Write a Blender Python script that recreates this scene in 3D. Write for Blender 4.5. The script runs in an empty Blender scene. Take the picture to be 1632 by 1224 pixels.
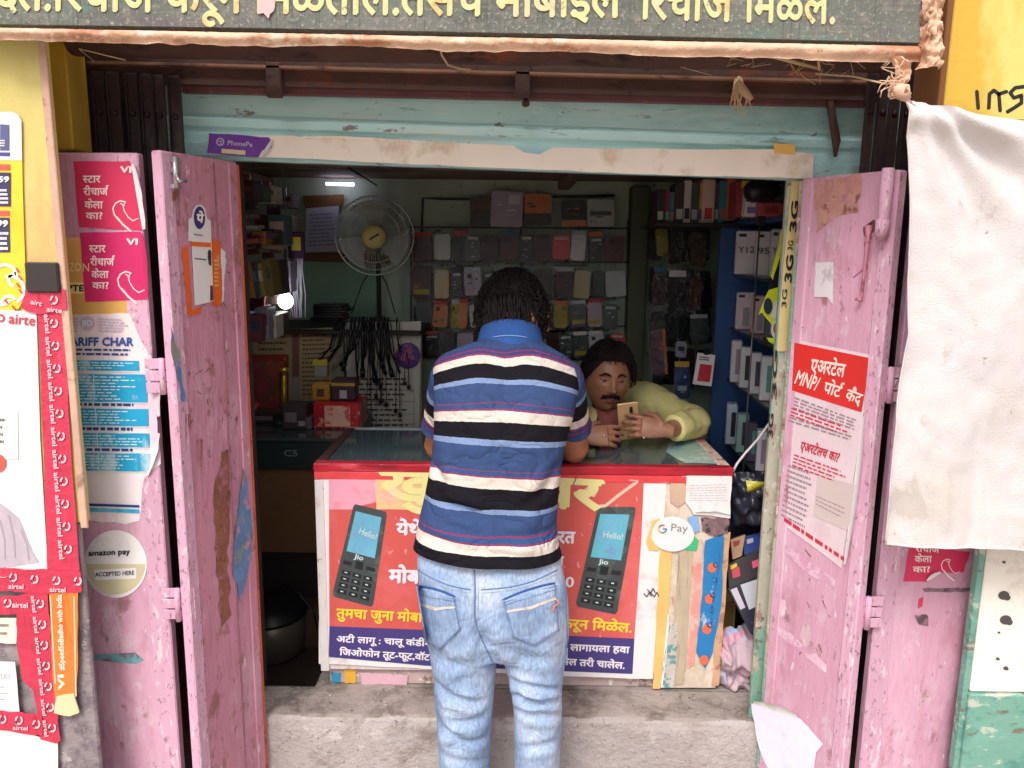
import bpy, bmesh, math, random
from mathutils import Vector, Matrix, noise
from mathutils.bvhtree import BVHTree
from mathutils.geometry import tessellate_polygon
V = Vector
C = bpy.context.scene
COL = C.collection
R = math.radians
random.seed(7)

# ---------------------------------------------------------------- camera
FPX, PIT, ROLL, EYE = 1227.0, R(10), .012, 1.62
_f = V((0, math.cos(PIT), -math.sin(PIT)))
_u0 = V((0, math.sin(PIT), math.cos(PIT)))
_r0 = V((1, 0, 0))
_r = _r0*math.cos(ROLL) + _u0*math.sin(ROLL)
_u = _u0*math.cos(ROLL) - _r0*math.sin(ROLL)
CAMP = V((0, 0, EYE))
cd = bpy.data.cameras.new('camera')
cam = bpy.data.objects.new('camera', cd)
COL.objects.link(cam)
mw = Matrix((_r, _u, -_f)).transposed().to_4x4()
mw.translation = CAMP
cam.matrix_world = mw
cd.sensor_width = 36
cd.lens = 36*FPX/1632
cd.clip_start = .02
cd.clip_end = 500
C.camera = cam
# ---------------------------------------------------------------- sky, sun, exposure
SUN_EL, SUN_AZ = R(50), R(200)     # azimuth measured from +Y clockwise: light comes over the street
wd = bpy.data.worlds.new('World')
C.world = wd
wd.use_nodes = True
nt = wd.node_tree
bg = nt.nodes['Background']
sky = nt.nodes.new('ShaderNodeTexSky')
sky.sky_type = 'NISHITA'
sky.sun_disc = False
sky.sun_elevation = SUN_EL
sky.sun_rotation = SUN_AZ
sky.dust_density = 4
hs = nt.nodes.new('ShaderNodeHueSaturation')
hs.inputs['Saturation'].default_value = .25    # hazy overcast: nearly white sky
nt.links.new(sky.outputs[0], hs.inputs['Color'])
nt.links.new(hs.outputs[0], bg.inputs[0])
bg.inputs[1].default_value = .15
sl = bpy.data.lights.new('sun', 'SUN')
sl.energy = 1.3
sl.angle = R(18)
sl.color = (1, .95, .9)
so = bpy.data.objects.new('sun', sl)
COL.objects.link(so)
_sd = V((math.sin(SUN_AZ)*math.cos(SUN_EL), math.cos(SUN_AZ)*math.cos(SUN_EL), math.sin(SUN_EL)))
so.rotation_euler = _sd.to_track_quat('Z', 'Y').to_euler()
C.view_settings.view_transform = 'Standard'
C.view_settings.look = 'None'
C.view_settings.gamma = 1
C.view_settings.exposure = .42
C.cycles.max_bounces = 8

# ---------------------------------------------------------------- helpers
def ray(x, y):
    return _f + _r*((x-816)/FPX) + _u*((612-y)/FPX)
def P(x, y, Y):
    d = ray(x, y); return CAMP + d*(Y/d.y)
def PZ(x, y, Z):
    d = ray(x, y); return CAMP + d*((Z-EYE)/d.z)
def PX(x, y, X):
    d = ray(x, y); return CAMP + d*(X/d.x)
def S(r, g, b):
    f = lambda c: (c/255/12.92) if c <= 10 else ((c/255+.055)/1.055)**2.4
    return (f(r), f(g), f(b), 1)

class Plane:
    """a real plane in the scene; hit(x, y) is the point seen at photo pixel x, y"""
    def __init__(s, o, n):
        s.o = V(o); s.n = V(n).normalized()
        if s.n.dot(CAMP - s.o) < 0: s.n = -s.n
    def hit(s, x, y, off=0):
        d = ray(x, y)
        o = s.o + s.n*off
        return CAMP + d*((o-CAMP).dot(s.n)/d.dot(s.n))
def YP(Y): return Plane((0, Y, 0), (0, -1, 0))
def vplane(a, b):
    d = V(b)-V(a); d.z = 0
    return Plane(a, d.cross(V((0, 0, 1))))

ORI = {}
class MB:
    def __init__(s): s.v = []; s.f = []; s.m = []; s.s = []; s.a = []
    def add(s, vs, fs, mi=0, smooth=False, attr=None):
        b = len(s.v)
        s.v += [V(p) for p in vs]
        s.a += list(attr) if attr is not None else [0.0]*len(vs)
        for f in fs:
            s.f.append([b+i for i in f]); s.m.append(mi); s.s.append(smooth)
        return s
    def bm(s, bm, mi=0, smooth=False, mat=None):
        bm.verts.index_update()
        s.add([(mat @ v.co) if mat else v.co for v in bm.verts], [[v.index for v in f.verts] for f in bm.faces], mi, smooth)
        bm.free(); return s
    def box(s, c, size, rot=(0, 0, 0), bev=0, mi=0, seg=1, mat=None):
        bm = bmesh.new(); bmesh.ops.create_cube(bm, size=1)
        for v in bm.verts: v.co = V((v.co.x*size[0], v.co.y*size[1], v.co.z*size[2]))
        if bev: bmesh.ops.bevel(bm, geom=bm.edges[:], offset=bev, segments=seg, affect='EDGES', profile=.5)
        from mathutils import Euler
        m = mat if mat else Matrix.Translation(V(c)) @ Euler(rot).to_matrix().to_4x4()
        return s.bm(bm, mi, False, m)
    def bx(s, x0, x1, y0, y1, z0, z1, bev=0, mi=0):
        return s.box(((x0+x1)/2, (y0+y1)/2, (z0+z1)/2), (abs(x1-x0), abs(y1-y0), abs(z1-z0)), bev=bev, mi=mi)
    def loft(s, rings, mi=0, smooth=True, cap=True, attr=None, closed=True):
        n = len(rings[0]); vs = [p for r in rings for p in r]; fs = []
        for i in range(len(rings)-1):
            for j in range(n if closed else n-1):
                k = (j+1) % n
                fs.append((i*n+j, i*n+k, (i+1)*n+k, (i+1)*n+j))
        if cap and closed:
            fs.append(tuple(range(n))[::-1]); fs.append(tuple((len(rings)-1)*n+j for j in range(n)))
        at = None
        if attr is not None: at = [attr[i] for i in range(len(rings)) for _ in range(n)]
        return s.add(vs, fs, mi, smooth, at)
    def tube(s, pts, r, n=8, mi=0, smooth=True, sq=1.0):
        pts = [V(p) for p in pts]
        rs = r if isinstance(r, (list, tuple)) else [r]*len(pts)
        rings = []; up = None
        for i, p in enumerate(pts):
            t = (pts[min(i+1, len(pts)-1)]-pts[max(i-1, 0)])
            if t.length < 1e-9: t = V((0, 0, 1))
            t.normalize()
            if up is None: up = t.orthogonal().normalized()
            up = (up - t*up.dot(t))
            if up.length < 1e-6: up = t.orthogonal()
            up.normalize(); w = t.cross(up)
            rings.append([p + (up*math.cos(2*math.pi*k/n) + w*math.sin(2*math.pi*k/n)*sq)*rs[i] for k in range(n)])
        return s.loft(rings, mi, smooth)
    def lathe(s, c, prof, n=24, mi=0, smooth=True, mat=None, cap=True):
        c = V(c)
        m = mat or Matrix.Identity(3)
        rings = [[c + m @ V((r*math.cos(2*math.pi*k/n), r*math.sin(2*math.pi*k/n), z)) for k in range(n)] for r, z in prof]
        return s.loft(rings, mi, smooth, cap)
    def grid(s, fn, nu, nv, mi=0, smooth=True, attr=None):
        vs = []; at = []
        for j in range(nv+1):
            for i in range(nu+1):
                vs.append(fn(i/nu, j/nv))
                if attr: at.append(attr(i/nu, j/nv))
        fs = [(j*(nu+1)+i, (j+1)*(nu+1)+i, (j+1)*(nu+1)+i+1, j*(nu+1)+i+1) for j in range(nv) for i in range(nu)]
        return s.add(vs, fs, mi, smooth, at if attr else None)
    def poly(s, pl, pts, mi=0, off=0, thick=0):
        """flat polygon on plane pl, outline in photo pixels"""
        vs = [pl.hit(x, y, off) for x, y in pts]
        tri = tessellate_polygon([vs])
        nrm = pl.n
        fs = []
        for t in tri:
            a, b, c = (vs[i] for i in t)
            fs.append(t if (b-a).cross(c-a).dot(nrm) > 0 else t[::-1])
        s.add(vs, fs, mi)
        if thick:
            n = len(vs); b = [v-nrm*thick for v in vs]
            s.add(vs+b, [(i, (i+1) % n, n+(i+1) % n, n+i) for i in range(n)], mi)
        return s
    def line(s, pl, x0, y0, x1, y1, w, mi=0, off=0):
        dx, dy = x1-x0, y1-y0; L = math.hypot(dx, dy) or 1
        nx, ny = -dy/L*w/2, dx/L*w/2
        return s.poly(pl, [(x0+nx, y0+ny), (x1+nx, y1+ny), (x1-nx, y1-ny), (x0-nx, y0-ny)], mi, off)
    def disc(s, pl, x, y, rx, ry=None, mi=0, off=0, n=24, thick=0):
        ry = ry or rx
        return s.poly(pl, [(x+rx*math.cos(2*math.pi*k/n), y+ry*math.sin(2*math.pi*k/n)) for k in range(n)], mi, off, thick)
    def ring(s, pl, x, y, r, w, mi=0, off=0, a0=0, a1=360, n=20, ry=1):
        o = [(x+(r+w/2)*math.cos(R(a0+(a1-a0)*k/n)), y+(r+w/2)*ry*math.sin(R(a0+(a1-a0)*k/n))) for k in range(n+1)]
        i = [(x+(r-w/2)*math.cos(R(a0+(a1-a0)*k/n)), y+(r-w/2)*ry*math.sin(R(a0+(a1-a0)*k/n))) for k in range(n+1)]
        for k in range(n): s.poly(pl, [o[k], o[k+1], i[k+1], i[k]], mi, off)
        return s
    def stroke(s, pl, pts, w, mi=0, off=0):
        for (a, b) in zip(pts[:-1], pts[1:]): s.line(pl, a[0], a[1], b[0], b[1], w, mi, off)
        for p in pts: s.disc(pl, p[0], p[1], w/2, mi=mi, off=off+.0002, n=8)
        return s
    def text(s, pl, st, x0, y0, x1, y1, h, mi=0, off=.001, bold=.0, lean=0, vert=False):
        """lettering on plane pl: baseline from photo pixel x0,y0 to x1,y1, letter body h pixels tall"""
        W, vs, fs = text_mesh(st)
        dx, dy = x1-x0, y1-y0; L = math.hypot(dx, dy); ux, uy = dx/L, dy/L
        nx, ny = uy, -ux
        k = L/W; q = h/.64
        e = bold*.85
        cop = [(0, 0)] if bold <= .012 else [(0, 0), (e, .3*e), (-e, -.3*e), (.3*e, e), (-.3*e, -e)]
        for j, (du, dv) in enumerate(cop):     # thick strokes: the thin letter laid several times, a hair apart
            out = []
            for u, v in vs:
                uu, vv = u+du*h/.64/max(k, 1e-6)*0+du, v+dv
                px = x0 + ux*uu*k + nx*vv*q + lean*vv*q
                py = y0 + uy*uu*k + ny*vv*q
                out.append(pl.hit(px, py, off+.00012*j))
            s.add(out, fs, mi)
        return s
    def greek(s, pl, quad, rows, mi=0, off=.001, fill=.55, rnd=None, ragged=.25, words=(2, 6)):
        """rows of small print too fine to read, as broken dashes"""
        rnd = rnd or random
        (ax, ay), (bx_, by), (cx, cy), (dx, dy) = quad
        for r in range(rows):
            t0 = (r+.5-fill/2)/rows; t1 = (r+.5+fill/2)/rows
            u = 0; end = 1-rnd.random()*ragged
            while u < end:
                w = rnd.uniform(.04, .14); e = min(u+w, end)
                pp = []
                for uu, tt in ((u, t0), (e, t0), (e, t1), (u, t1)):
                    X = (ax*(1-uu)+bx_*uu)*(1-tt)+(dx*(1-uu)+cx*uu)*tt
                    Y = (ay*(1-uu)+by*uu)*(1-tt)+(dy*(1-uu)+cy*uu)*tt
                    pp.append((X, Y))
                s.poly(pl, pp, mi, off); u = e+rnd.uniform(.015, .035)
        return s
    def build(s, name, mats, parent=None, label=None, cat=None, group=None, kind=None, attr=None, loc=None):
        me = bpy.data.meshes.new(name)
        top = parent is None
        if top:
            if loc is None:
                lo = V((min(p.x for p in s.v), min(p.y for p in s.v), min(p.z for p in s.v)))
                hi = V((max(p.x for p in s.v), max(p.y for p in s.v), max(p.z for p in s.v)))
                loc = V(((lo.x+hi.x)/2, (lo.y+hi.y)/2, lo.z))
            o0 = V(loc)
        else: o0 = ORI[parent.name]
        me.from_pydata([p-o0 for p in s.v], [], s.f)
        ms = mats if isinstance(mats, (list, tuple)) else [mats]
        for m in ms: me.materials.append(m)
        me.polygons.foreach_set('material_index', s.m)
        me.polygons.foreach_set('use_smooth', s.s)
        if attr:
            a = me.attributes.new(attr, 'FLOAT', 'POINT'); a.data.foreach_set('value', s.a)
        me.update()
        ob = bpy.data.objects.new(name, me); COL.objects.link(ob)
        if parent: ob.parent = parent
        else: ob.location = o0
        ORI[ob.name] = o0
        tag(ob, label, cat, group, kind)
        return ob
def tag(ob, label=None, cat=None, group=None, kind=None):
    if label:
        ob['label'] = label
        if len(label.split()) > 16: print('LONG', label)
    if cat: ob['category'] = cat
    if group: ob['group'] = group
    if kind: ob['kind'] = kind
    return ob
def thing(name, label, cat, loc, group=None):
    o = bpy.data.objects.new(name, None); COL.objects.link(o)
    o.empty_display_size = .05
    o.location = V(loc); ORI[o.name] = V(loc)
    return tag(o, label, cat, group)
def remesh(mb, vox, it=4, fac=.5):
    me = bpy.data.meshes.new('tmp'); me.from_pydata(mb.v, [], mb.f); me.update()
    bm = bmesh.new(); bm.from_mesh(me); bmesh.ops.recalc_face_normals(bm, faces=bm.faces[:]); bm.to_mesh(me); bm.free()
    ob = bpy.data.objects.new('tmp', me); COL.objects.link(ob)
    m = ob.modifiers.new('r', 'REMESH'); m.mode = 'VOXEL'; m.voxel_size = vox
    if it:
        m2 = ob.modifiers.new('s', 'SMOOTH'); m2.factor = fac; m2.iterations = it
    ev = ob.evaluated_get(bpy.context.evaluated_depsgraph_get())
    m3 = bpy.data.meshes.new_from_object(ev)
    out = MB(); out.add([v.co.copy() for v in m3.vertices], [list(p.vertices) for p in m3.polygons], 0, True)
    bpy.data.objects.remove(ob); bpy.data.meshes.remove(me); bpy.data.meshes.remove(m3)
    return out
def bvh(mb): return BVHTree.FromPolygons([tuple(p) for p in mb.v], mb.f)
class Surf:
    """a modelled surface; hit(x, y) is its point seen at photo pixel x, y"""
    def __init__(s, mb, pl): s.t = bvh(mb); s.pl = pl; s.n = pl.n
    def hit(s, x, y, off=0):
        d = ray(x, y).normalized()
        h = s.t.ray_cast(CAMP, d)
        if h[0] is None: return s.pl.hit(x, y, off)
        n = h[1] if h[1].dot(d) < 0 else -h[1]
        return h[0]+n*off

TC = {}
HALF = {'स': .70, 'त': .66, 'प': .68, 'च': .7, 'ल': .70, 'श': .7, 'ब': .7, 'म': .74, 'ग': .6, 'ज': .72}
def _glyphs(st, bold):
    c = bpy.data.curves.new('t', 'FONT'); c.body = st; c.size = 1; c.offset = bold; c.resolution_u = 2
    o = bpy.data.objects.new('t', c); COL.objects.link(o)
    ev = o.evaluated_get(bpy.context.evaluated_depsgraph_get())
    me = bpy.data.meshes.new_from_object(ev)
    vs = [(v.co.x, v.co.y) for v in me.vertices]; fs = [list(p.vertices) for p in me.polygons]
    bpy.data.objects.remove(o); bpy.data.curves.remove(c); bpy.data.meshes.remove(me)
    return vs, fs
def text_mesh(st, bold=0):
    """'{x' is the half form of x, '^' a reph over the letter before it, '_' a slanted foot stroke under it"""
    key = (st, bold)
    if key in TC: return TC[key]
    VS, FS = [], []; pen = 0
    def put(run):
        nonlocal pen
        vs, fs = _glyphs(run, bold)
        if not vs: pen += .3; return
        b = len(VS); VS.extend((x+pen, y) for x, y in vs); FS.extend([b+i for i in f] for f in fs)
        pen += max(x for x, y in vs) + (0 if ord(run[-1]) > 2000 else .06) + (.28 if run[-1] == ' ' else 0)
    def arc(pts, w):
        for (x0, y0), (x1, y1) in zip(pts[:-1], pts[1:]):
            L = math.hypot(x1-x0, y1-y0); nx, ny = -(y1-y0)/L*w, (x1-x0)/L*w
            b = len(VS); VS.extend([(x0+nx, y0+ny), (x1+nx, y1+ny), (x1-nx, y1-ny), (x0-nx, y0-ny)]); FS.append([b, b+3, b+2, b+1])
    run = ''; i = 0
    while i < len(st):
        ch = st[i]
        if ch in '{^_' :
            if run: put(run); run = ''
            w = .035+bold
            if ch == '^': arc([(pen-.04+.11*math.cos(a), .78+.11*math.sin(a)) for a in [R(q) for q in (280, 230, 180, 130, 80, 30)]], w)
            elif ch == '_': arc([(pen-.30, .10), (pen-.05, -.12)], w)
            else:
                i += 1; vs, fs = _glyphs(st[i], bold)
                mx = max(x for x, y in vs); cut = mx*HALF.get(st[i], .7)
                bm = bmesh.new(); bv = [bm.verts.new((x, y, 0)) for x, y in vs]
                for f in fs:
                    try: bm.faces.new([bv[k] for k in f])
                    except ValueError: pass
                bmesh.ops.bisect_plane(bm, geom=bm.verts[:]+bm.edges[:]+bm.faces[:], plane_co=(cut, 0, 0), plane_no=(1, 0, 0), clear_outer=True)
                bm.verts.index_update(); b = len(VS)
                VS.extend((v.co.x+pen, v.co.y) for v in bm.verts); FS.extend([b+v.index for v in f.verts] for f in bm.faces)
                bm.free(); pen += cut-.01
        else: run += ch
        i += 1
    if run: put(run)
    if not VS: VS, FS = [(0, 0), (.1, 0), (0, .1)], [[0, 1, 2]]
    W = max(x for x, y in VS)
    TC[key] = (W, VS, FS); return TC[key]

def rough(pts, amp=1.5, step=14, seed=1):
    rnd = random.Random(seed); out = []
    for (a, b) in zip(pts, pts[1:]+pts[:1]):
        n = max(1, int(math.hypot(b[0]-a[0], b[1]-a[1])/step))
        for k in range(n):
            t = k/n; j = amp if k else amp*.4
            out.append((a[0]+(b[0]-a[0])*t+rnd.uniform(-j, j), a[1]+(b[1]-a[1])*t+rnd.uniform(-j, j)))
    return out

# ---------------------------------------------------------------- materials
def creases(N, L, geo, bp, fold, st=.55):
    """soft ridged wrinkles of cloth, feeding an existing bump node"""
    mp = N.new('ShaderNodeMapping'); mp.inputs['Scale'].default_value = (1, 1, 1.5); mp.inputs['Rotation'].default_value = (.3, .5, .4)
    L.new(geo.outputs['Position'], mp.inputs[0])
    t = N.new('ShaderNodeTexNoise'); t.inputs['Scale'].default_value = fold; t.inputs['Detail'].default_value = 2; t.inputs['Distortion'].default_value = .8
    L.new(mp.outputs[0], t.inputs[0])
    s = N.new('ShaderNodeMath'); s.operation = 'SUBTRACT'; s.inputs[1].default_value = .5; L.new(t.outputs[0], s.inputs[0])
    a = N.new('ShaderNodeMath'); a.operation = 'ABSOLUTE'; L.new(s.outputs[0], a.inputs[0])
    p = N.new('ShaderNodeMath'); p.operation = 'POWER'; p.inputs[1].default_value = .6; L.new(a.outputs[0], p.inputs[0])
    b2 = N.new('ShaderNodeBump'); b2.inputs['Strength'].default_value = st; b2.inputs['Distance'].default_value = .03
    L.new(p.outputs[0], b2.inputs['Height']); L.new(b2.outputs[0], bp.inputs['Normal'])
MC = {}
def M(name, col, rough_=.6, var=.12, sc=6, dirt=None, bump=.15, bsc=60, metal=0, streak=False, spec=.4, sheen=0, fold=0):
    """col base; var value wobble; dirt = [(colour, scale, threshold, softness, stretch)] patches with a shape of their own"""
    if name in MC: return MC[name]
    m = bpy.data.materials.new(name); m.use_nodes = True
    N, L = m.node_tree.nodes, m.node_tree.links
    b = N['Principled BSDF']
    b.inputs['Roughness'].default_value = rough_
    b.inputs['Metallic'].default_value = metal
    b.inputs['Specular IOR Level'].default_value = spec
    geo = N.new('ShaderNodeNewGeometry')
    def nz(scale, detail=5, stretch=(1, 1, 1), rough=.6):
        mp = N.new('ShaderNodeMapping'); mp.inputs['Scale'].default_value = stretch
        L.new(geo.outputs['Position'], mp.inputs[0])
        t = N.new('ShaderNodeTexNoise'); t.inputs['Scale'].default_value = scale; t.inputs['Detail'].default_value = detail
        t.inputs['Roughness'].default_value = rough
        L.new(mp.outputs[0], t.inputs[0]); return t.outputs[0]
    cur = None
    c0 = tuple(max(0, x*(1-var)) for x in col[:3])+(1,); c1 = tuple(min(1, x*(1+var)) for x in col[:3])+(1,)
    mx = N.new('ShaderNodeMix'); mx.data_type = 'RGBA'
    mx.inputs[6].default_value = c0; mx.inputs[7].default_value = c1
    rp = N.new('ShaderNodeMapRange'); rp.inputs[1].default_value = .3; rp.inputs[2].default_value = .7
    L.new(nz(sc, 6, (1, 1, .25) if streak else (1, 1, 1)), rp.inputs[0]); L.new(rp.outputs[0], mx.inputs[0])
    cur = mx.outputs[2]
    for d in (dirt or []):
        dc, dsc, th, sf = d[:4]; st = d[4] if len(d) > 4 else (1, 1, 1)
        r2 = N.new('ShaderNodeMapRange'); r2.inputs[1].default_value = th; r2.inputs[2].default_value = th+sf
        L.new(nz(dsc, 8, st, .68), r2.inputs[0])
        m2 = N.new('ShaderNodeMix'); m2.data_type = 'RGBA'; m2.inputs[7].default_value = dc
        L.new(cur, m2.inputs[6]); 
        k = N.new('ShaderNodeMath'); k.operation = 'MULTIPLY'; k.inputs[1].default_value = d[5] if len(d) > 5 else .85
        L.new(r2.outputs[0], k.inputs[0]); L.new(k.outputs[0], m2.inputs[0])
        cur = m2.outputs[2]
    L.new(cur, b.inputs['Base Color'])
    if bump:
        bp = N.new('ShaderNodeBump'); bp.inputs['Strength'].default_value = bump; bp.inputs['Distance'].default_value = .01
        L.new(nz(bsc, 4, (1, 1, .2) if streak else (1, 1, 1)), bp.inputs['Height']); L.new(bp.outputs[0], b.inputs['Normal'])
        if fold: creases(N, L, geo, bp, abs(fold), .22 if fold < 0 else .55)
    if sheen: b.inputs['Sheen Weight'].default_value = sheen
    MC[name] = m; return m
def flat(name, r, g, b, rough_=.5, **k):
    k.setdefault('var', .06); k.setdefault('bump', .05)
    return M(name, S(r, g, b), rough_, **k)
def emit(name, col, st):
    m = bpy.data.materials.new(name); m.use_nodes = True
    b = m.node_tree.nodes['Principled BSDF']
    b.inputs['Emission Color'].default_value = col; b.inputs['Emission Strength'].default_value = st
    return m
BR = S(96, 62, 48)
PINK = M('pink_paint', S(206, 154, 176), .65, .10, 3, [
    (S(228, 192, 210), 2.2, .45, .14, (1, 1, .3), .65),
    (S(184, 128, 144), 9, .52, .10, (1, 1, .5), .55),
    (S(214, 196, 202), 16, .56, .06, (1, 1, .7), .5),
    (S(128, 84, 76), 13, .60, .06, (1, 1, .6), .65),
    (S(238, 226, 226), 50, .645, .03, (1, 1, .35), .7),
    (S(110, 80, 80), 70, .655, .03, (1, 1, .5), .7)], .4, 45, streak=True)
PINKD = M('pink_paint_worn', S(208, 144, 166), .6, .12, 3, [
    (S(184, 122, 138), 3, .46, .15, (1, 1, .4), .5),
    (S(216, 176, 192), 8, .54, .08, (1, 1, .5), .5),
    (S(140, 90, 76), 6, .56, .07, (1, 1, .6), .7),
    (S(156, 106, 92), 22, .57, .05, (1, 1, .8), .65),
    (S(232, 212, 216), 36, .64, .03, (1, 1, .3), .7),
    (S(88, 62, 58), 60, .63, .03, (1, 1, .4), .75)], .4, 45, streak=True)
PINKE = M('pink_paint_edge', S(214, 166, 189), .6, .12, 5, [
    (S(236, 222, 224), 60, .57, .05, (1, 1, .3), .6), (S(130, 96, 104), 90, .58, .04, (1, 1, .5), .7), (S(96, 130, 170), 7, .66, .03, (1, 1, .4), .6)], .4, 50, streak=True)
TURQ = M('turquoise_paint', S(188, 230, 232), .55, .07, 3, [
    (S(136, 188, 192), 5, .50, .1, (.3, 1, 1.5), .6), (S(206, 226, 222), 8, .56, .06, (.25, 1, 2), .6),
    (S(96, 92, 84), 38, .66, .03, (.5, 1, 1), .8), (S(120, 66, 56), 11, .66, .03, (.6, 1, 1.4), .8), (S(110, 124, 120), 26, .60, .05, (.3, 1, 1.6), .6)], .25, 30)
MINT = M('mint_wall', S(184, 202, 184), .7, .12, 2, [(S(146, 160, 140), 4, .52, .12, (1, 1, .4), .6), (S(66, 64, 56), 18, .64, .05)], .2, 25)
RUSTB = M('brown_rust', S(84, 60, 54), .7, .25, 7, [(S(136, 74, 48), 5, .55, .1, (.4, 1, 1)), (S(40, 28, 28), 14, .56, .08, (.4, 1, 1))], .35, 60)
GATEM = M('gate_metal', S(64, 50, 52), .55, .25, 12, [(S(98, 68, 54), 20, .60, .08, (1, 1, .4)), (S(28, 22, 26), 10, .55, .1, (1, 1, .4))], .3, 70, metal=.2)
BLACK = flat('black_plastic', 26, 26, 28, .35)
DARK = flat('dark_metal', 52, 48, 50, .4, metal=.5)
STEEL = M('steel', S(190, 186, 186), .35, .15, 20, [(S(120, 92, 80), 40, .6, .06)], .1, 80, metal=.8)
CONC = M('concrete', S(176, 166, 162), .85, .10, 3, [(S(160, 148, 142), 6, .52, .12), (S(200, 190, 186), 10, .58, .06), (S(96, 86, 80), 45, .64, .05, (.6, 1, 1)), (S(140, 128, 120), 3, .60, .08), (S(110, 100, 94), 60, .60, .05), (S(206, 198, 194), 90, .62, .04)], .9, 50)
CONCT = M('concrete_dirty_shaded', S(160, 149, 142), .9, .15, 4, [(S(104, 92, 84), 7, .5, .12), (S(160, 150, 142), 14, .58, .06)], .8, 35)  # step top darker than its front: dirt, plus shade put into the colour
PEACH = M('peach_cloth', S(226, 186, 158), .9, .12, 8, [(S(176, 120, 88), 7, .54, .08, (.6, 1, 1)), (S(108, 66, 48), 16, .62, .05), (S(240, 214, 190), 12, .57, .06)], .6, 40)
WHITEP = M('white_paper', S(232, 226, 226), .75, .04, 5, [(S(204, 192, 186), 6, .58, .08)], .15, 20)
CREAMP = M('cream_paper', S(250, 238, 226), .8, .05, 4, [(S(222, 200, 176), 5, .58, .08)], .2, 18)
INK = flat('black_ink', 36, 32, 34, .6)
WINK = flat('white_ink', 246, 240, 240, .6)
# ================================================================ the ground and the shop shell
GZ = -.12
def wob(p, a, s): return noise.noise(V(p)*s)*a
mb = MB(); mb.add([(-60, -60, GZ), (60, -60, GZ), (60, 60, GZ), (-60, 60, GZ)], [(0, 1, 2, 3)])
GROUND = M('street_ground', S(168, 152, 138), .9, .15, 1.2, [(S(120, 106, 94), 5, .55, .1), (S(196, 184, 170), 12, .6, .06)], .6, 25)
mb.build('ground', GROUND, label='dusty beige street ground in front of the shop', cat='ground', kind='structure', loc=(0, 0, GZ))
# concrete step on which counter and doors stand: rough top, worn nose
mb = MB()
prof = [(2.135, GZ-.02), (2.13, .06), (2.131, .17), (2.136, .198), (2.148, .2075), (2.19, .2085), (2.25, .207), (2.30, .206), (2.302, .19), (2.303, .0)]
def stepf(u, v):
    k = v*(len(prof)-1); i = min(int(k), len(prof)-2); t = k-i
    y = prof[i][0]*(1-t)+prof[i+1][0]*t; z = prof[i][1]*(1-t)+prof[i+1][1]*t
    x = -.80+1.63*u
    q = noise.noise(V((x*6, y*6, z*6)))*.006 + noise.noise(V((x*22, y*22, z*22)))*.003
    if z > .18: q += noise.noise(V((x*3, 7, 1)))*.004
    return V((x, y-q*1.2, z+q*.8 if z > GZ else z))
mb.grid(stepf, 160, 54)
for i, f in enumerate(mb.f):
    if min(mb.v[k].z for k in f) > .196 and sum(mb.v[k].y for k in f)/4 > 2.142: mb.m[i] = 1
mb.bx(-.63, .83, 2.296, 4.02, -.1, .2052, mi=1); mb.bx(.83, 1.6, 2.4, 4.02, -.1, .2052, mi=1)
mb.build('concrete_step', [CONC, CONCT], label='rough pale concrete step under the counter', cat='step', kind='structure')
shop = thing('shop_building', 'small roadside phone shop with turquoise lintel, yellow pillar and dark mint interior', 'shop', (0, 3, GZ))
CEIL = M('ceiling_board', S(150, 128, 114), .7, .15, 5, [(S(84, 66, 58), 6, .55, .08, (.2, 1, 1))], .3, 30)
YEL = M('yellow_paint', S(206, 168, 64), .6, .08, 2.5, [(S(232, 214, 130), 3, .48, .12, (1, 1, .5), .7), (S(208, 176, 150), 7, .62, .07, (1, 1, .6), .7), (S(120, 78, 40), 26, .68, .03), (S(196, 140, 40), 4, .6, .1, (1, 1, .4), .6)], .2, 30)
YELP = M('yellow_paint_pale', S(208, 190, 114), .6, .08, 2.5, [(S(220, 206, 132), 3, .45, .12, (1, 1, .5), .7), (S(214, 168, 110), 4, .56, .1, (1, 1, .35), .7), (S(196, 170, 160), 11, .64, .05, (1, 1, .6), .7), (S(110, 76, 40), 36, .69, .03)], .2, 30)
mb = MB(); mb.bx(-1.62, -.632, 2.306, 4.02, -.1, .05); mb.build('floor', M('dark_floor', S(66, 52, 46), .8, .2, 6, [(S(40, 32, 30), 8, .55, .1)], .4, 30), shop)
mb = MB(); mb.bx(-1.62, 1.62, 4.02, 4.2, -.1, 2.0); mb.build('back_wall', MINT, shop)
mb = MB(); mb.bx(-1.74, -1.62, 2.365, 4.02, -.1, 2.0); mb.build('side_wall', MINT, shop)
mb = MB(); mb.bx(1.62, 1.74, 2.365, 4.02, -.1, 2.0); mb.build('side_wall', MINT, shop)
mb = MB()
for k in range(6): mb.bx(-1.7, 1.7, 2.32+k*.3, 2.60+k*.3, 1.955+.004*(k % 2), 2.02, .004)
for x in (-1.25, .25, 1.1): mb.bx(x-.03, x+.03, 2.3, 4.02, 1.915, 1.955, .004)
mb.bx(-1.7, 1.7, 2.2, 4.2, 2.022, 2.08)
mb.build('ceiling', CEIL, shop)
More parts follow.
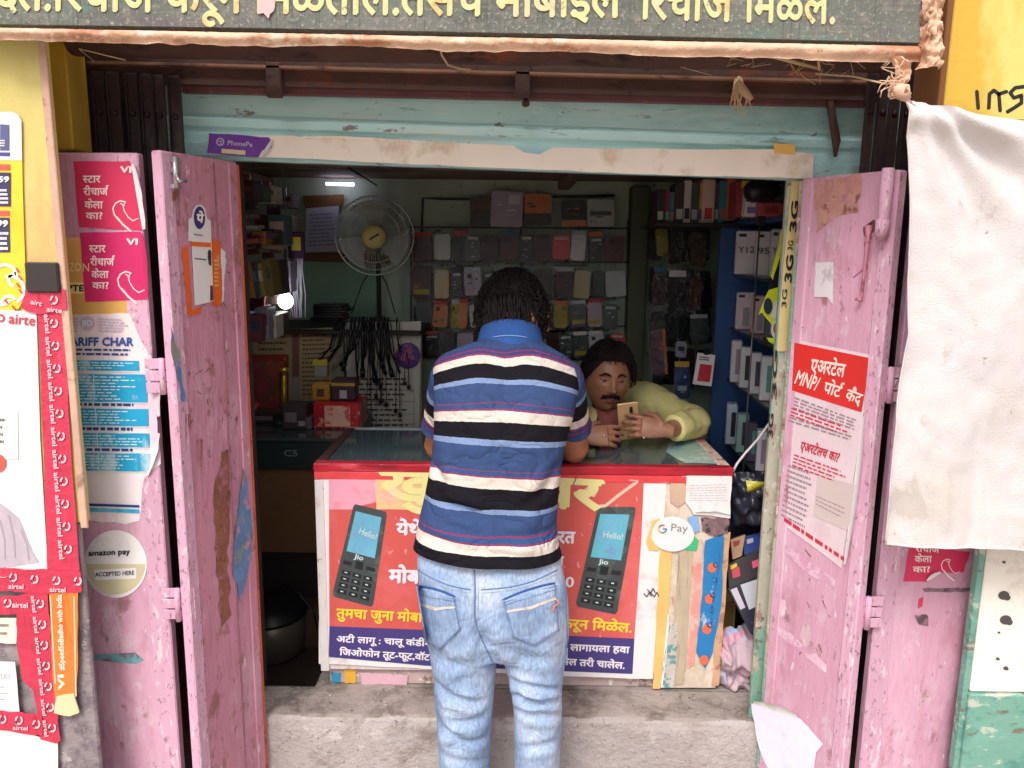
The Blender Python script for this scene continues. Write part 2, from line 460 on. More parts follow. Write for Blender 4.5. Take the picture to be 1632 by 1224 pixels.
# lintel, moulded turquoise band
mb = MB()
lp = [(2.25, 1.832), (2.16, 1.826), (2.146, 1.836), (2.146, 1.868), (2.154, 1.874), (2.154, 1.906), (2.146, 1.912), (2.140, 1.93), (2.150, 1.945), (2.152, 2.04), (2.25, 2.04)]
def lint(u, v):
    k = v*(len(lp)-1); i = min(int(k), len(lp)-2); t = k-i
    y, z = lp[i][0]*(1-t)+lp[i+1][0]*t, lp[i][1]*(1-t)+lp[i+1][1]*t
    x = -.99+2.02*u
    z += .024-.044*u
    return V((x, y+noise.noise(V((x*5, y*9, z*20)))*.003, z+noise.noise(V((x*7, 3, z*9)))*.002))
mb.grid(lint, 120, 40, smooth=False)
mb.build('lintel', TURQ, shop)
JAMB = M('jamb_paint', S(176, 172, 154), .7, .1, 5, [(S(104, 160, 140), 5, .54, .04, (1, 1, .3)), (S(150, 116, 104), 14, .55, .05, (1, 1, .5)), (S(108, 84, 76), 30, .6, .04), (S(222, 200, 200), 20, .6, .04)], .3, 40)
mb = MB(); a = P(1256, 300, 2.155); b = P(1290, 300, 2.155)
mb.bx(.742, .80, 2.155, 2.175, .205, 1.828, .003)
mb.build('door_jamb', JAMB, shop)
PIER = M('pier_dark', S(74, 58, 58), .8, .2, 6, [(S(120, 84, 60), 8, .58, .08)], .3, 30)
mb = MB(); mb.bx(-2.6, -.805, 2.18, 2.36, GZ, 2.5); mb.build('pier', PIER, shop)
mb = MB(); mb.bx(.805, 2.6, 2.18, 2.36, GZ, 2.5); mb.build('pier', PIER, shop)
mb = MB(); mb.bx(-2.6, 2.6, 2.37, 2.5, 2.04, 4.2); mb.bx(-2.6, 2.6, 2.13, 2.37, 2.5, 4.2); mb.build('upper_wall', YEL, shop)
# brown lintel boards and rolled beam under the sign
mb = MB()
def beam(u, v):
    x = -1.08+1.98*u; a = R(-70+210*v)
    return V((x, 1.99-.05*math.cos(a)+.004*noise.noise(V((x*6, a, 0))), 2.118-.014*u+.05*math.sin(a)*-1+.004*noise.noise(V((x*4, a*2, 5)))))
mb.grid(beam, 60, 14); mb.build('beam', RUSTB, shop)
mb = MB(); zl, zr = P(292, 137, 2.10).z, P(1382, 160, 2.10).z
hp = [(-1.1, zl+.006), (.95, zr-.002), (.95, 2.2), (-1.1, 2.2)]
mb.add([V((x, 2.09, z)) for x, z in hp]+[V((x, 2.12, z)) for x, z in hp], [(0, 1, 2, 3), (7, 6, 5, 4), (0, 4, 5, 1), (1, 5, 6, 2), (2, 6, 7, 3), (3, 7, 4, 0)]); mb.build('header_board', RUSTB, shop)
mb = MB(); a = P(140, 100, 2.08); b = P(1400, 132, 2.08); mb.box((a+b)/2, ((b-a).length, .02, .007), rot=(0, -math.atan2(b.z-a.z, b.x-a.x), 0), bev=.001); mb.build('header_lip', M('lip_brown', S(150, 112, 92), .7, .2, 12, [(S(84, 56, 46), 14, .52, .06, (.3, 1, 1))], .3, 50), shop)
# left yellow pillar, right pillar white over green
mb = MB()
def prism(mb, pts, y0, y1, mi=0, n=1):
    mb.add([V((x, y0, z)) for x, z in pts]+[V((x, y1, z)) for x, z in pts],
           [tuple(range(len(pts)))]+[(i, i+len(pts), (i+1) % len(pts)+len(pts), (i+1) % len(pts)) for i in range(len(pts))]+[tuple(range(len(pts)))[::-1]], mi)
xl = P(86, 240, 1.78).x
mb.bx(-2.4, xl, 1.78, 1.80, .95, 2.72, .004); mb.build('pillar', YELP, shop)
mb = MB(); mb.bx(-2.4, xl-.022, 1.785, 1.80, GZ, .949, .004); mb.build('pillar_base', M('pillar_plaster', S(150, 138, 140), .85, .2, 9, [(S(112, 100, 108), 12, .52, .1), (S(186, 178, 178), 24, .6, .05)], .6, 45), shop)
mb = MB(); xi = P(124, 150, 2.0).x; mb.bx(-2.4, xi, 1.96, 2.05, 1.845, 2.5, .004); mb.build('pillar_return', YEL, shop)
mb = MB(); mb.bx(xl-.012, xl+.006, 1.772, 1.779, .94, 2.05, .002); mb.build('pillar_edge', M('pillar_edge', S(206, 168, 146), .7, .15, 8, [(S(150, 112, 100), 14, .58, .06)], .3, 40), shop)
# right pillar
WHITEW = M('white_wall', S(240, 232, 222), .8, .05, 3, [(S(214, 200, 186), 5, .58, .08), (S(150, 134, 124), 40, .7, .03)], .25, 30)
GREENW = M('green_wall', S(118, 166, 150), .65, .12, 5, [(S(84, 140, 124), 6, .54, .08), (S(196, 200, 184), 16, .57, .04, (.5, 1, 1)), (S(120, 104, 90), 22, .58, .04, (.4, 1, 1))], .35, 40)
xr = P(1572, 900, 1.84).x
zg = P(1600, 1104, 1.84).z
mb = MB(); mb.bx(xr, 2.5, 1.84, 1.862, zg, 2.2, .004); wp = mb.build('pillar', WHITEW, shop)
mb = MB(); mb.bx(xr-.004, 2.5, 1.832, 1.862, GZ, zg-.002, .004); mb.build('pillar_base', GREENW, shop)
mb = MB(); pl = YP(1.8385)
for x, y, r in ((1600, 896, 2.5), (1600, 949, 9), (1603, 988, 9.5), (1592, 1008, 2), (1603, 1065, 4), (1590, 1050, 3)):
    mb.disc(pl, x, y, r, r*.8, n=14); mb.disc(pl, x+r*.6, y+r*.4, r*.6, r*.5, n=10, off=.0006)
mb.build('screw_hole', flat('hole_dark', 84, 78, 76, .9), shop)
mb = MB(); mb.bx(xr-.016, xr-.001, 1.845, 1.870, GZ, 2.0, .002); mb.build('pillar_edge', GREENW, shop)
# yellow painted wall, upper right, with black lettering cut by the curtain
mb = MB(); x0 = P(1512, 80, 1.72).x
mb.bx(x0, 2.5, 1.72, 1.83, 1.90, 3.2, .004); mb.build('painted_wall', YEL, shop)
mb = MB(); mb.bx(x0-.014, x0-.001, 1.715, 1.83, 1.90, 3.2, .002); mb.build('wall_edge', flat('wall_edge', 120, 78, 44, .7), shop)
mb = MB(); pl = YP(1.7195)
mb.stroke(pl, [(1557, 146), (1559, 172)], 6)
mb.stroke(pl, [(1576, 172), (1577, 150), (1584, 144), (1592, 150), (1594, 176)], 6)
mb.stroke(pl, [(1592, 150), (1604, 146)], 6)
mb.stroke(pl, [(1632, 138), (1618, 140), (1610, 148), (1616, 156), (1628, 152), (1628, 164), (1616, 172), (1606, 178)], 6)
mb.stroke(pl, [(1645, 140), (1642, 176)], 6); mb.stroke(pl, [(1662, 142), (1660, 176)], 6)
mb.build('lettering', INK, shop)
# strip with running 3G letters on the right jamb
mb = MB(); pl = YP(2.152)
mb.poly(pl, [(1262, 290), (1280, 290), (1264, 470), (1256, 560), (1238, 560), (1247, 440)], 0, 0)
mb2 = MB()
for ya, yb, st in ((372, 322, '3G'), (452, 408, '3G')):
    xa = 1270-(ya-300)*.10
    mb2.text(pl, st, xa+6, ya, xa+10, yb, 10, off=.001, bold=.05)
for ya, yb in ((400, 384), (492, 462), (640, 560), (700, 660)):
    xa = 1270-(ya-300)*.105
    mb2.text(pl, '3G', xa+3, ya, xa+5, yb, 7, off=.001, bold=.03)
mb.build('jamb_strip', flat('strip_yellow', 214, 190, 132, .6, var=.2), shop)
mb2.build('strip_lettering', INK, shop)
# bracket plates and bolt on the track over the lintel
rail = thing('door_track', 'rusty brown door track with brackets above the turquoise lintel', 'track', (0, 2.12, 2.0))
mb = MB(); a = P(292, 143, 2.125); b = P(1382, 166, 2.125)
mb.box((a+b)/2, ((b-a).length, .022, .018), rot=(0, -math.atan2(b.z-a.z, b.x-a.x), 0), bev=.002)
mb.build('rail', M('track_paint', S(110, 72, 76), .6, .2, 9, [(S(140, 90, 70), 16, .58, .06)], .3, 50), rail)
for x in (437, 833):
    mb = MB(); q = P(x, 128, 2.08); mb.box(q, (.04, .02, .085), bev=.003); mb.build('bracket', RUSTB, rail)
mb = MB(); q = P(838, 158, 2.10); mb.lathe(q, [(.001, -.02), (.009, -.017), (.010, -.006), (.006, -.004), (.006, .02), (.001, .022)], 10); mb.build('bolt', RUSTB, rail)
mb = MB(); mb.tube([P(1322, 150, 2.10), P(1327, 190, 2.11), P(1333, 225, 2.12), P(1331, 250, 2.12)], [.012, .011, .012, .004], 8); mb.build('hanging_iron', RUSTB, rail)

# folding gates: packed bars either side
def gate(x0s, dx, Y, label):
    g = thing('folding_gate', label, 'gate', P(x0s[0][0], 250, Y))
    for i, (xa, w) in enumerate(x0s):
        top = P(xa+w/2, 112+i*1.5, Y+.012*(i % 2)); 
        ww = w/FPX*Y*.94
        mb = MB(); zb = .21
        mb.box(V((top.x+dx, top.y, (top.z+zb)/2)), (ww, .010, top.z-zb), bev=.0015)
        mb.box(V((top.x-ww*.4+dx, top.y-.008, (top.z+zb)/2)), (.003, .012, top.z-zb-.01), bev=.001)
        b = mb.build('bar', GATEM, g)
        mb = MB()
        for z in (top.z-.10, 1.2, .7, .35):
            mb.lathe(V((top.x+dx, top.y-.006, z)), [(.001, .008), (.006, .006), (.008, 0)], 10, mat=Matrix.Rotation(R(90), 3, 'X'))
        mb.build('rivet', GATEM, b)
    mb = MB()
    a = P(x0s[0][0], 160, Y+.02); c = P(x0s[-1][0]+x0s[-1][1], 160, Y+.02)
    for z in (1.72, 1.1, .5): mb.bx(a.x, c.x, Y+.022, Y+.028, z, z+.022)
    mb.build('cross_bar', GATEM, g)
gate([(128, 9), (147, 19), (170, 19), (200, 19), (224, 17), (243, 18), (267, 20)], 0, 2.06, 'dark collapsible metal gate folded up behind the doors at the yellow pillar')
gate([(1384, 15), (1402, 17), (1421, 17), (1441, 17), (1462, 17)], 0, 2.06, 'dark collapsible metal gate folded up beside the hanging grey cloth')
# grit and scraps lying on the step
rg_ = random.Random(11); mb = MB()
for k in range(90):
    x = rg_.uniform(-.68, .72); y = rg_.uniform(2.16, 2.29); r = rg_.uniform(.0012, .0045)
    if -.32 < x < .2 and rg_.random() < .3: continue
    mb.lathe((x, y, .2075), [(.0005, 0), (r, r*.2), (r*.8, r*.8), (.0005, r)], 6, smooth=False)
mb.build('grit', M('grit', S(120, 108, 100), .9, .3, 60, [(S(200, 190, 180), 50, .5, .05)], .3, 80), label='grit and crumbs scattered over the top of the concrete step', cat='grit', kind='stuff')
# ================================================================ bi-fold doors
def leafbox(mb, a, b, z0, z1, t, mi=0):
    """upright panel from plan point a to b, thickness t behind its face"""
    a, b = V((a[0], a[1])), V((b[0], b[1])); d = (b-a).normalized(); n = V((-d.y, d.x))
    if n.dot(V((0, 1))) < 0: n = -n
    c = (a+b)/2+n*t/2
    mb.box((c.x, c.y, (z0+z1)/2), ((b-a).length, t, z1-z0), rot=(0, 0, math.atan2(d.y, d.x)), bev=.003, mi=mi)
ZT, ZB = 1.834, -.03
LA, LB = V((-.826, 1.86, 0)), V((-.736, 2.108, 0))      # left inner panel, near edge to far edge
RA, RB = V((.899, 1.86, 0)), V((.765, 2.108, 0))
LPL, RPL = vplane(LA, LB), vplane(RA, RB)
OLA, OLB = V((-1.13, 1.905, 0)), V((-.893, 1.885, 0))
ORA, ORB = V((.960, 1.885, 0)), V((1.30, 1.915, 0))
OLPL, ORPL = vplane(OLA, OLB), vplane(ORA, ORB)
EDGEO = M('orange_edge', S(214, 104, 66), .6, .15, 10, [(S(180, 70, 60), 20, .55, .06), (S(226, 200, 190), 26, .64, .04)], .3, 50)
JOINT = flat('board_joint', 150, 98, 112, .8, var=.3)
def door(label, A, B, OA, OB, side, zt):
    d = thing('folding_door', label, 'door', (A.x, A.y, ZB))
    pl = vplane(A, B); nn = pl.n
    mb = MB(); leafbox(mb, A, B, ZB, zt, .028); p = mb.build('panel', PINKD if side < 0 else PINK, d)
    # battens and edges on the inner panel
    dd = (B-A).normalized()
    mb = MB(); q0, q1 = A-dd*.004+nn*.004, A+dd*.035+nn*.004; leafbox(mb, q0, q1, ZB, zt-.002, .03); mb.build('stile', PINKE, d)
    mb = MB(); q0, q1 = B-dd*.036+nn*.003, B-dd*.002+nn*.003; leafbox(mb, q0, q1, ZB, zt-.003, .01); mb.build('stile', PINKD if side < 0 else PINK, d)
    mb = MB(); q0, q1 = B+dd*.001, B+dd*.012; leafbox(mb, q0, q1, ZB+.003, zt-.006, .026); mb.build('edge_strip', EDGEO if side < 0 else JAMB, d)
    mb = MB(); leafbox(mb, OA, OB, ZB, zt-.004, .028); mb.build('panel', PINK, d)
    od = (OB-OA).normalized(); on = vplane(OA, OB).n
    mb = MB()
    if side < 0: q0, q1 = OB-od*.055+on*.001, OB+od*.002+on*.001
    else: q0, q1 = OA-od*.002+on*.001, OA+od*.055+on*.001
    leafbox(mb, q0, q1, ZB, zt-.006, .012); mb.build('stile', PINKE, d)
    if side < 0:     # joint between the boards
        mb = MB(); q0 = A+(B-A)*.66+nn*.0004; leafbox(mb, q0, q0+dd*.0012, ZB+.01, zt-.012, .0003); mb.build('board_joint', JOINT, d)
    # hinges across the gap
    near = OB if side < 0 else OA
    for z in (1.30, .70):
        mb = MB(); m = (A+near)/2; mid = V((m.x, min(A.y, near.y)+.004, z))
        mb.tube([mid+V((0, 0, -.045)), mid+V((0, 0, .045))], .0075, 10)
        for zz in (-.03, 0, .03): mb.box(mid+V((0, .006, zz)), (abs(A.x-near.x)+.02, .004, .026), bev=.001)
        mb.build('hinge', PINKE, d)
    return d
DL = door('worn pink wooden bi-fold door with an orange edge, next to the yellow pillar', LA, LB, OLA, OLB, -1, 1.836)
DR = door('pink wooden bi-fold door standing open beside the grey cloth curtain', RA, RB, ORA, ORB, 1, 1.812)
# bolts and handles
def hitp(pl, x, y, off=.01): return pl.hit(x, y, off)
mb = MB()
mb.tube([hitp(LPL, 279, 250, .016), hitp(LPL, 281, 300, .016)], .007, 10)
mb.tube([hitp(LPL, 281, 282, .02), hitp(LPL, 285, 288, .03), hitp(LPL, 296, 288, .03)], .005, 8)
for y in (256, 272, 298): mb.box(hitp(LPL, 280, y, .010), (.026, .012, .012), rot=(0, 0, math.atan2((LB-LA).y, (LB-LA).x)), bev=.002)
mb.build('bolt', STEEL, DL)
mb = MB()
mb.tube([hitp(RPL, 1416, 268, .018), hitp(RPL, 1409, 345, .018), hitp(RPL, 1404, 382, .018)], [.014, .014, .012], 12)
mb.tube([hitp(RPL, 1408, 350, .022), hitp(RPL, 1404, 378, .022)], .016, 12)
mb.build('bolt', PINKE, DR)
mb = MB()
mb.tube([hitp(RPL, 1384, 360, .008), hitp(RPL, 1383, 380, .012), hitp(RPL, 1379, 420, .012), hitp(RPL, 1373, 470, .012), hitp(RPL, 1372, 478, .012), hitp(RPL, 1363, 476, .02)], [.009, .006, .004, .004, .005, .004], 8)
mb.build('latch_hook', M('latch', S(190, 120, 140), .5, .2, 20, [(S(120, 70, 66), 30, .52, .06)], .3, 60), DR)
mb = MB(); mb.poly(RPL, rough([(1376, 362), (1392, 350), (1398, 366), (1386, 372), (1388, 380), (1378, 378)], 1, 6), off=.004, thick=.003); mb.build('latch_plate', RUSTB, DR)
# old paint and paper remains that belong to the door faces
mb = MB()
mb.poly(LPL, rough([(388, 745), (393, 760), (402, 850), (396, 905), (383, 960), (371, 905), (376, 840), (382, 790)], 2, 12, 3), off=.0055)
mb.poly(LPL, rough([(272, 520), (285, 560), (296, 640), (290, 640), (282, 600), (272, 560)], 2, 12, 4), off=.0065)
mb.build('paint_patch', M('blue_patch', S(96, 136, 180), .7, .2, 12, [(S(150, 150, 130), 8, .55, .05), (S(170, 150, 90), 14, .6, .04), (S(200, 150, 170), 20, .56, .04)], .3, 40), DL)
mb = MB(); mb.poly(LPL, rough([(352, 720), (368, 715), (366, 820), (362, 880), (368, 980), (352, 1000), (345, 900), (340, 800)], 3, 14, 6), off=.001)
mb.build('bare_patch', M('bare_wood', S(150, 96, 78), .8, .2, 20, [(S(190, 120, 140), 16, .52, .08), (S(96, 64, 50), 30, .6, .05)], .5, 60), DL)
mb = MB(); mb.poly(RPL, rough([(1245, 862), (1300, 900), (1332, 925), (1330, 935), (1290, 915), (1244, 878)], 2, 12, 8), off=.0012)
mb.poly(RPL, rough([(1228, 985), (1260, 1010), (1318, 1060), (1316, 1072), (1252, 1020), (1226, 996)], 2, 12, 9), off=.0012)
mb.poly(RPL, rough([(1236, 950), (1252, 958), (1250, 985), (1233, 980)], 2, 9, 10), off=.0012)
mb.build('paper_residue', M('paper_residue', S(226, 186, 204), .8, .1, 14, [(S(206, 150, 178), 12, .5, .06), (S(236, 220, 220), 20, .58, .05)], .3, 40), DR)
mb = MB(); mb.poly(RPL, rough([(1298, 290), (1372, 276), (1368, 340), (1330, 345), (1300, 372)], 3, 12, 11), off=.0012)
mb.build('bare_patch', M('bare_wood_r', S(206, 150, 140), .8, .2, 20, [(S(190, 120, 140), 9, .5, .08), (S(130, 84, 66), 22, .57, .05)], .5, 60), DR)
mb = MB(); mb.poly(OLPL, [(150, 1043), (182, 1042), (215, 1040), (230, 1052), (216, 1058), (184, 1056), (150, 1052)], off=.0012)
mb.build('paint_chip', M('blue_chip', S(110, 160, 170), .7, .2, 20, [(S(120, 90, 100), 14, .5, .05)], .3, 40), DL)
mb = MB()
mb.poly(ORPL, rough([(1470, 938), (1552, 936), (1552, 943), (1474, 944)], 1, 9, 12), off=.0012)
mb.poly(ORPL, rough([(1458, 980), (1478, 980), (1480, 998), (1466, 996)], 2, 6, 13), off=.0012)
mb.build('scratch', M('scratch', S(140, 110, 120), .8, .3, 30, [(S(80, 60, 64), 30, .5, .05)], .3, 50), DR)
mb = MB(); mb.poly(ORPL, [(1464, 955), (1472, 951), (1470, 966), (1463, 970)], off=.0012); mb.build('paint_chip', flat('chip_red', 206, 60, 96, .6), DR)

# a few rust runs and scrapes that sit on the paint below bolts and hinges
rd = random.Random(4)
for pl_, D_, xs in ((LPL, DL, ((281, 305, 2.4), (300, 660, 1.6), (318, 700, 1.4))), (RPL, DR, ((1404, 386, 2.2), (1376, 386, 2.0), (1350, 700, 1.4)))):
    mb = MB()
    for x, y, w in xs:
        for k in range(4):
            x0 = x+rd.uniform(-6, 6); L = rd.uniform(18, 60)
            mb.poly(pl_, rough([(x0-w*.5, y), (x0+w*.5, y), (x0+w*.25, y+L), (x0, y+L*1.1)], .4, 8, k), off=.0045 if x < 1000 else .0008)
    mb.build('rust_run', M('rust_run', S(146, 88, 66), .8, .2, 30, [(S(190, 130, 140), 30, .5, .06)], .2, 60), D_)
    mb = MB()
    for k in range(26):
        x0 = rd.uniform(285, 365) if x < 1000 else rd.uniform(1270, 1385); y0 = rd.uniform(420, 1120); L = rd.uniform(4, 16); a = rd.uniform(-.5, .5)
        mb.line(pl_, x0, y0, x0+L*math.sin(a)*3, y0+L*math.cos(a), rd.uniform(.8, 1.8), off=.0010)
    mb.build('scrape', M('scrape', S(120, 82, 84), .8, .3, 30, [(S(226, 206, 208), 20, .52, .05)], .2, 60), D_)
# ================================================================ sign board over the shop
SB = thing('sign_board', 'dark green painted shop sign with yellow hand lettering above the opening', 'sign', (-.3, 1.7, 2.06))
SIGNG = M('sign_green', S(108, 110, 102), .75, .15, 5, [(S(88, 132, 118), 3.5, .52, .10, (.35, 1, 2.2), .8), (S(134, 128, 118), 34, .53, .08, (1, 1, 1), .6), (S(64, 64, 60), 7, .55, .1, (.5, 1, 1), .7), (S(110, 92, 100), 5, .60, .06, (.3, 1, 2), .5), (S(176, 168, 156), 120, .56, .05, (1, 1, 1), .7), (S(140, 136, 128), 90, .56, .06, (.06, 1, 2), .6), (S(52, 54, 50), 90, .56, .06, (2, 1, .06), .5)], .35, 60)
pl = YP(1.70)
mb = MB(); mb.poly(pl, [(-160, -330), (1470, -330), (1470, 68), (1000, 56), (400, 44), (-160, 36)], off=0, thick=.03); mb.build('board', SIGNG, SB)
mb = MB()
mb.text(pl, 'दत.िरचाज^ करून िमळतील.तसेच मोबाईल', -8, 15, 990, 27, 52, off=.002, bold=.026)
mb.text(pl, 'िरचाज^', 1020, 29, 1172, 34, 52, off=.002, bold=.026)
mb.text(pl, 'िमळेल.', 1186, 34, 1330, 37, 52, off=.002, bold=.026)
mb.build('lettering', M('sign_yellow', S(220, 210, 150), .6, .08, 20, [(S(214, 176, 110), 14, .55, .08), (S(120, 112, 80), 30, .60, .04), (S(236, 200, 160), 9, .55, .06)], .2, 50), SB)
mb = MB(); mb.poly(pl, rough([(410, -20), (438, -20), (436, 18), (428, 30), (420, 20), (412, 22)], 2, 7, 2), off=.0045, thick=.001); mb.build('torn_patch', flat('patch_pink', 214, 178, 176, .8, var=.15), SB)
# cloth covered lower batten
mb = MB()
def bat(u, v):
    x = -40+1530*u
    yt = 41+30*u+ (2 if v == 0 else 0)
    h = 22+12*max(0, u-.45)*(1-.3*math.sin(u*20))+4*noise.noise(V((u*9, 1, 2)))+2.5*noise.noise(V((u*60, 4, 2)))
    px = yt+h*v
    q = P(x, px, 1.70)
    bulge = .012*math.sin(math.pi*min(1, v*1.15))+.004*noise.noise(V((u*40, v*3, 3)))*v+.003*noise.noise(V((u*150, v*2, 7)))
    return V((q.x, 1.705-bulge, q.z))
mb.grid(bat, 220, 10)
mb.build('batten', PEACH, SB)
mb = MB()
def bunch(u, v):
    x = 1470+30*u; y = -60+170*v
    x += 8*noise.noise(V((u*3, v*7, 1)))*v
    q = P(x - 60*max(0, v-.86)*(1-u), y, 1.69)
    return V((q.x, 1.70-.03*math.sin(math.pi*u)-.025*abs(noise.noise(V((u*4, v*9, 4))))-.012*noise.noise(V((u*9, v*22, 8))), q.z))
mb.grid(bunch, 24, 60)
mb.build('frame_cloth', PEACH, SB)
# threads, torn rags and wire hanging under the sign
FIB = flat('dry_fibre', 206, 176, 140, .9)
mb = MB(); mb.tube([P(700, 72, 1.72), P(704, 88, 1.74), P(714, 104, 1.80), P(734, 110, 1.88), P(750, 111, 1.9)], .0022, 6)
mb.build('loose_wire', FIB, label='thin pale wire end curling below the sign board', cat='wire')
mb = MB()
rnd = random.Random(3)
mb.tube([P(1232, 90, 1.73), P(1268, 100, 1.76), P(1304, 109, 1.80)], [.004, .0035, .003], 6)
mb.tube([P(1304, 94, 1.78), P(1306, 112, 1.80)], .003, 6)
for k in range(20):
    x = rnd.uniform(1090, 1400); y = rnd.uniform(84, 112); 
    mb.tube([P(x, y, 1.90), P(x+rnd.uniform(-22, 22), y+rnd.uniform(-5, 14), 1.88), P(x+rnd.uniform(-40, 40), y+rnd.uniform(0, 26), 1.89)], .0008, 4)
mb.build('straw', FIB, label='dry straw and twigs lodged under the right half of the sign board', cat='straw', kind='stuff')
mb = MB()
for k in range(16):
    x = 1175+rnd.uniform(-6, 6)
    mb.tube([P(x, 128+rnd.uniform(-6, 4), 2.06), P(x+rnd.uniform(-8, 14), 146, 2.05), P(x+rnd.uniform(-16, 26), 160+rnd.uniform(-6, 28), 2.055)], [.004, .003, .001], 5)
mb.tube([P(1176, 130, 2.05), P(1186, 146, 2.04), P(1198, 158, 2.045)], [.008, .012, .006], 8)
mb.build('frayed_rope', FIB, label='frayed pale rope knot on the rusty track above the lintel', cat='rope')
mb = MB()
def rag(u, v):
    q = P(1412+24*u+10*math.sin(v*5)+v*14, 90+66*v, 1.69)
    return V((q.x, q.y-.02*noise.noise(V((u*5, v*6, 3)))-.01*math.sin(u*9), q.z))
mb.grid(rag, 10, 24)
for k in range(22):
    x = rnd.uniform(1414, 1446); y = rnd.uniform(92, 150)
    mb.tube([P(x, y, 1.68), P(x+rnd.uniform(-14, 14), y+10, 1.665), P(x+rnd.uniform(-26, 22), y+rnd.uniform(8, 26), 1.67)], .0012, 4)
mb.tube([P(1424, 138, 1.68), P(1438, 146, 1.66), P(1446, 158, 1.665)], [.008, .018, .008], 10)
mb.build('torn_rag', PEACH, label='torn knotted rag tying the curtain corner to the sign', cat='rag')
mb = MB(); mb.tube([P(150, 98, 1.92), P(126, 78, 1.85), P(200, 96, 1.9)], .0015, 5); mb.tube([P(1300, 118, 1.86), P(1360, 122, 1.80), P(1412, 134, 1.69)], .002, 5)
mb.build('string', FIB, label='thin string stretched towards the knotted rag', cat='string')

# ---------------------------------------------------------------- hanging cloth
mb = MB()
def curt(u, v):
    le = [(0, 1440, 160), (.2, 1450, 300), (.5, 1449, 520), (.64, 1432, 625), (.8, 1420, 760), (1, 1412, 868)]
    for a, b in zip(le[:-1], le[1:]):
        if v <= b[0]: break
    t = (v-a[0])/(b[0]-a[0]); ex, ey = a[1]+(b[1]-a[1])*t, a[2]+(b[2]-a[2])*t
    pe = P(ex, ey, 1.70)
    x = pe.x+(1.75-pe.x)*u
    ztop = 1.936-.05*u-.03*math.sin(u*3.1)
    z0 = P(1440, 160, 1.70).z; zb = P(1412, 868+14*u, 1.70).z
    z = ztop*(1-v)+zb*v
    fan = math.atan2(u*.9, v+.04)
    y = 1.70+.016*math.sin(fan*15)*max(0, 1-v*2.2)*min(1, u*8)+.005*math.sin(u*22+2*v)*v+.002*math.sin(u*61)*v*v
    y += .010*noise.noise(V((u*4, v*3, 2)))+.005*noise.noise(V((u*11, v*9, 5)))+.0025*noise.noise(V((u*26, v*22, 9)))-.004*abs(noise.noise(V((u*7+v*3, v*5-u*2, 11))))-.003*abs(noise.noise(V((u*3-v*9, v*4, 15))))-.007*math.exp(-((u-.10-.05*v)/.012)**2)*max(0, v-.45)-.008*math.exp(-((u-.19-.06*v)/.014)**2)*max(0, v-.35)
    y -= .022*math.exp(-((v-.03)/.025)**2)+.01*math.exp(-((v-.32-.1*u)/.02)**2)*max(0, u-.3)
    return V((x, y, z))
mb.grid(curt, 110, 110)
CL = M('grey_cloth', S(220, 213, 212), .9, .05, 2, [(S(202, 190, 180), 2.2, .48, .16, (1, 1, .5), .7), (S(214, 206, 208), 4, .52, .1, (1, 1, 1), .6), (S(182, 168, 158), 9, .58, .06, (1, 1, .6), .5), (S(140, 122, 112), 50, .66, .03, (1, 1, 1), .7)], .35, 260)
ct = thing('cloth_curtain', 'large off-white cloth hung by its knotted corner in front of the right pillar', 'curtain', (1.2, 1.7, .7))
mb.build('cloth', CL, ct)
mb = MB()
pv = [curt(0, v/40)+V((-.001, -.004, 0)) for v in range(41)]
mb.tube(pv, .0022, 6); mb.tube([curt(u/40, 1)+V((0, -.001, 0)) for u in range(41)], .0022, 6)
mb.build('hem', CL, ct)

# ================================================================ posters: every one its own thing
def poster(name, label, cat, pl, outline, mat, off=.002, extras=(), group=None, thick=.0008):
    t = MB(); t.poly(pl, outline, off=off, thick=thick)
    c = sum((v for v in t.v), V())/len(t.v)
    th = thing(name, label, cat, c, group)
    t.build('sheet', mat, th)
    for nm, m, mt in extras:
        if m.v: m.build(nm, mt, th)
    return th
RED = M('red_print', S(210, 50, 92), .5, .06, 6, [(S(236, 96, 120), 7, .6, .08)], .12, 14)
MAG = M('magenta_print', S(206, 44, 104), .45, .06, 6, [(S(232, 80, 130), 7, .62, .08)], .12, 14)
PKW = flat('pale_pink_ink', 250, 216, 214, .6)
def horse(mb, pl, x, y, k, off):
    mb.stroke(pl, [(x+a*k, y+b*k) for a, b in ((0, 26), (-6, 18), (-8, 8), (-4, 0), (4, -4), (12, -2))], 2.2*k, off=off)
    mb.stroke(pl, [(x+a*k, y+b*k) for a, b in ((12, -2), (8, 4), (10, 12), (16, 22), (24, 28), (32, 24))], 1.6*k, off=off)
    mb.stroke(pl, [(x+a*k, y+b*k) for a, b in ((-2, 22), (8, 34), (20, 44))], 3*k, off=off)
    mb.stroke(pl, [(x+a*k, y+b*k) for a, b in ((4, 0), (10, 4))], 1.6*k, off=off)
def recharge(pl, q, lines, vi, hor, mat, label, slope=0):
    w = MB()
    for (st, x0, y0, x1, y1, h) in lines: w.text(pl, st, x0, y0, x1, y1, h, off=.0035, bold=.03)
    if vi: w.text(pl, 'VI', *vi, off=.0035, bold=.05)
    h = MB(); horse(h, pl, hor[0], hor[1], hor[2], .0033)
    return poster('recharge_poster', label, 'poster', pl, q, mat, .002, [('lettering', w, PKW), ('horse_drawing', h, PKW)], 'red recharge posters')
recharge(OLPL, rough([(117, 257), (207, 257), (222, 300), (228, 368), (126, 362)], .8, 20, 1),
         [('{सटार', 132, 291, 160, 291, 11), ('रीचाज^', 133, 311, 173, 311, 11), ('केला', 135, 332, 164, 332, 11), ('का?', 137, 349, 163, 349, 10)],
         (192, 275, 209, 275, 9), (188, 324, 1), RED, 'upper red recharge poster on the left pink door, dog-eared at its right edge')
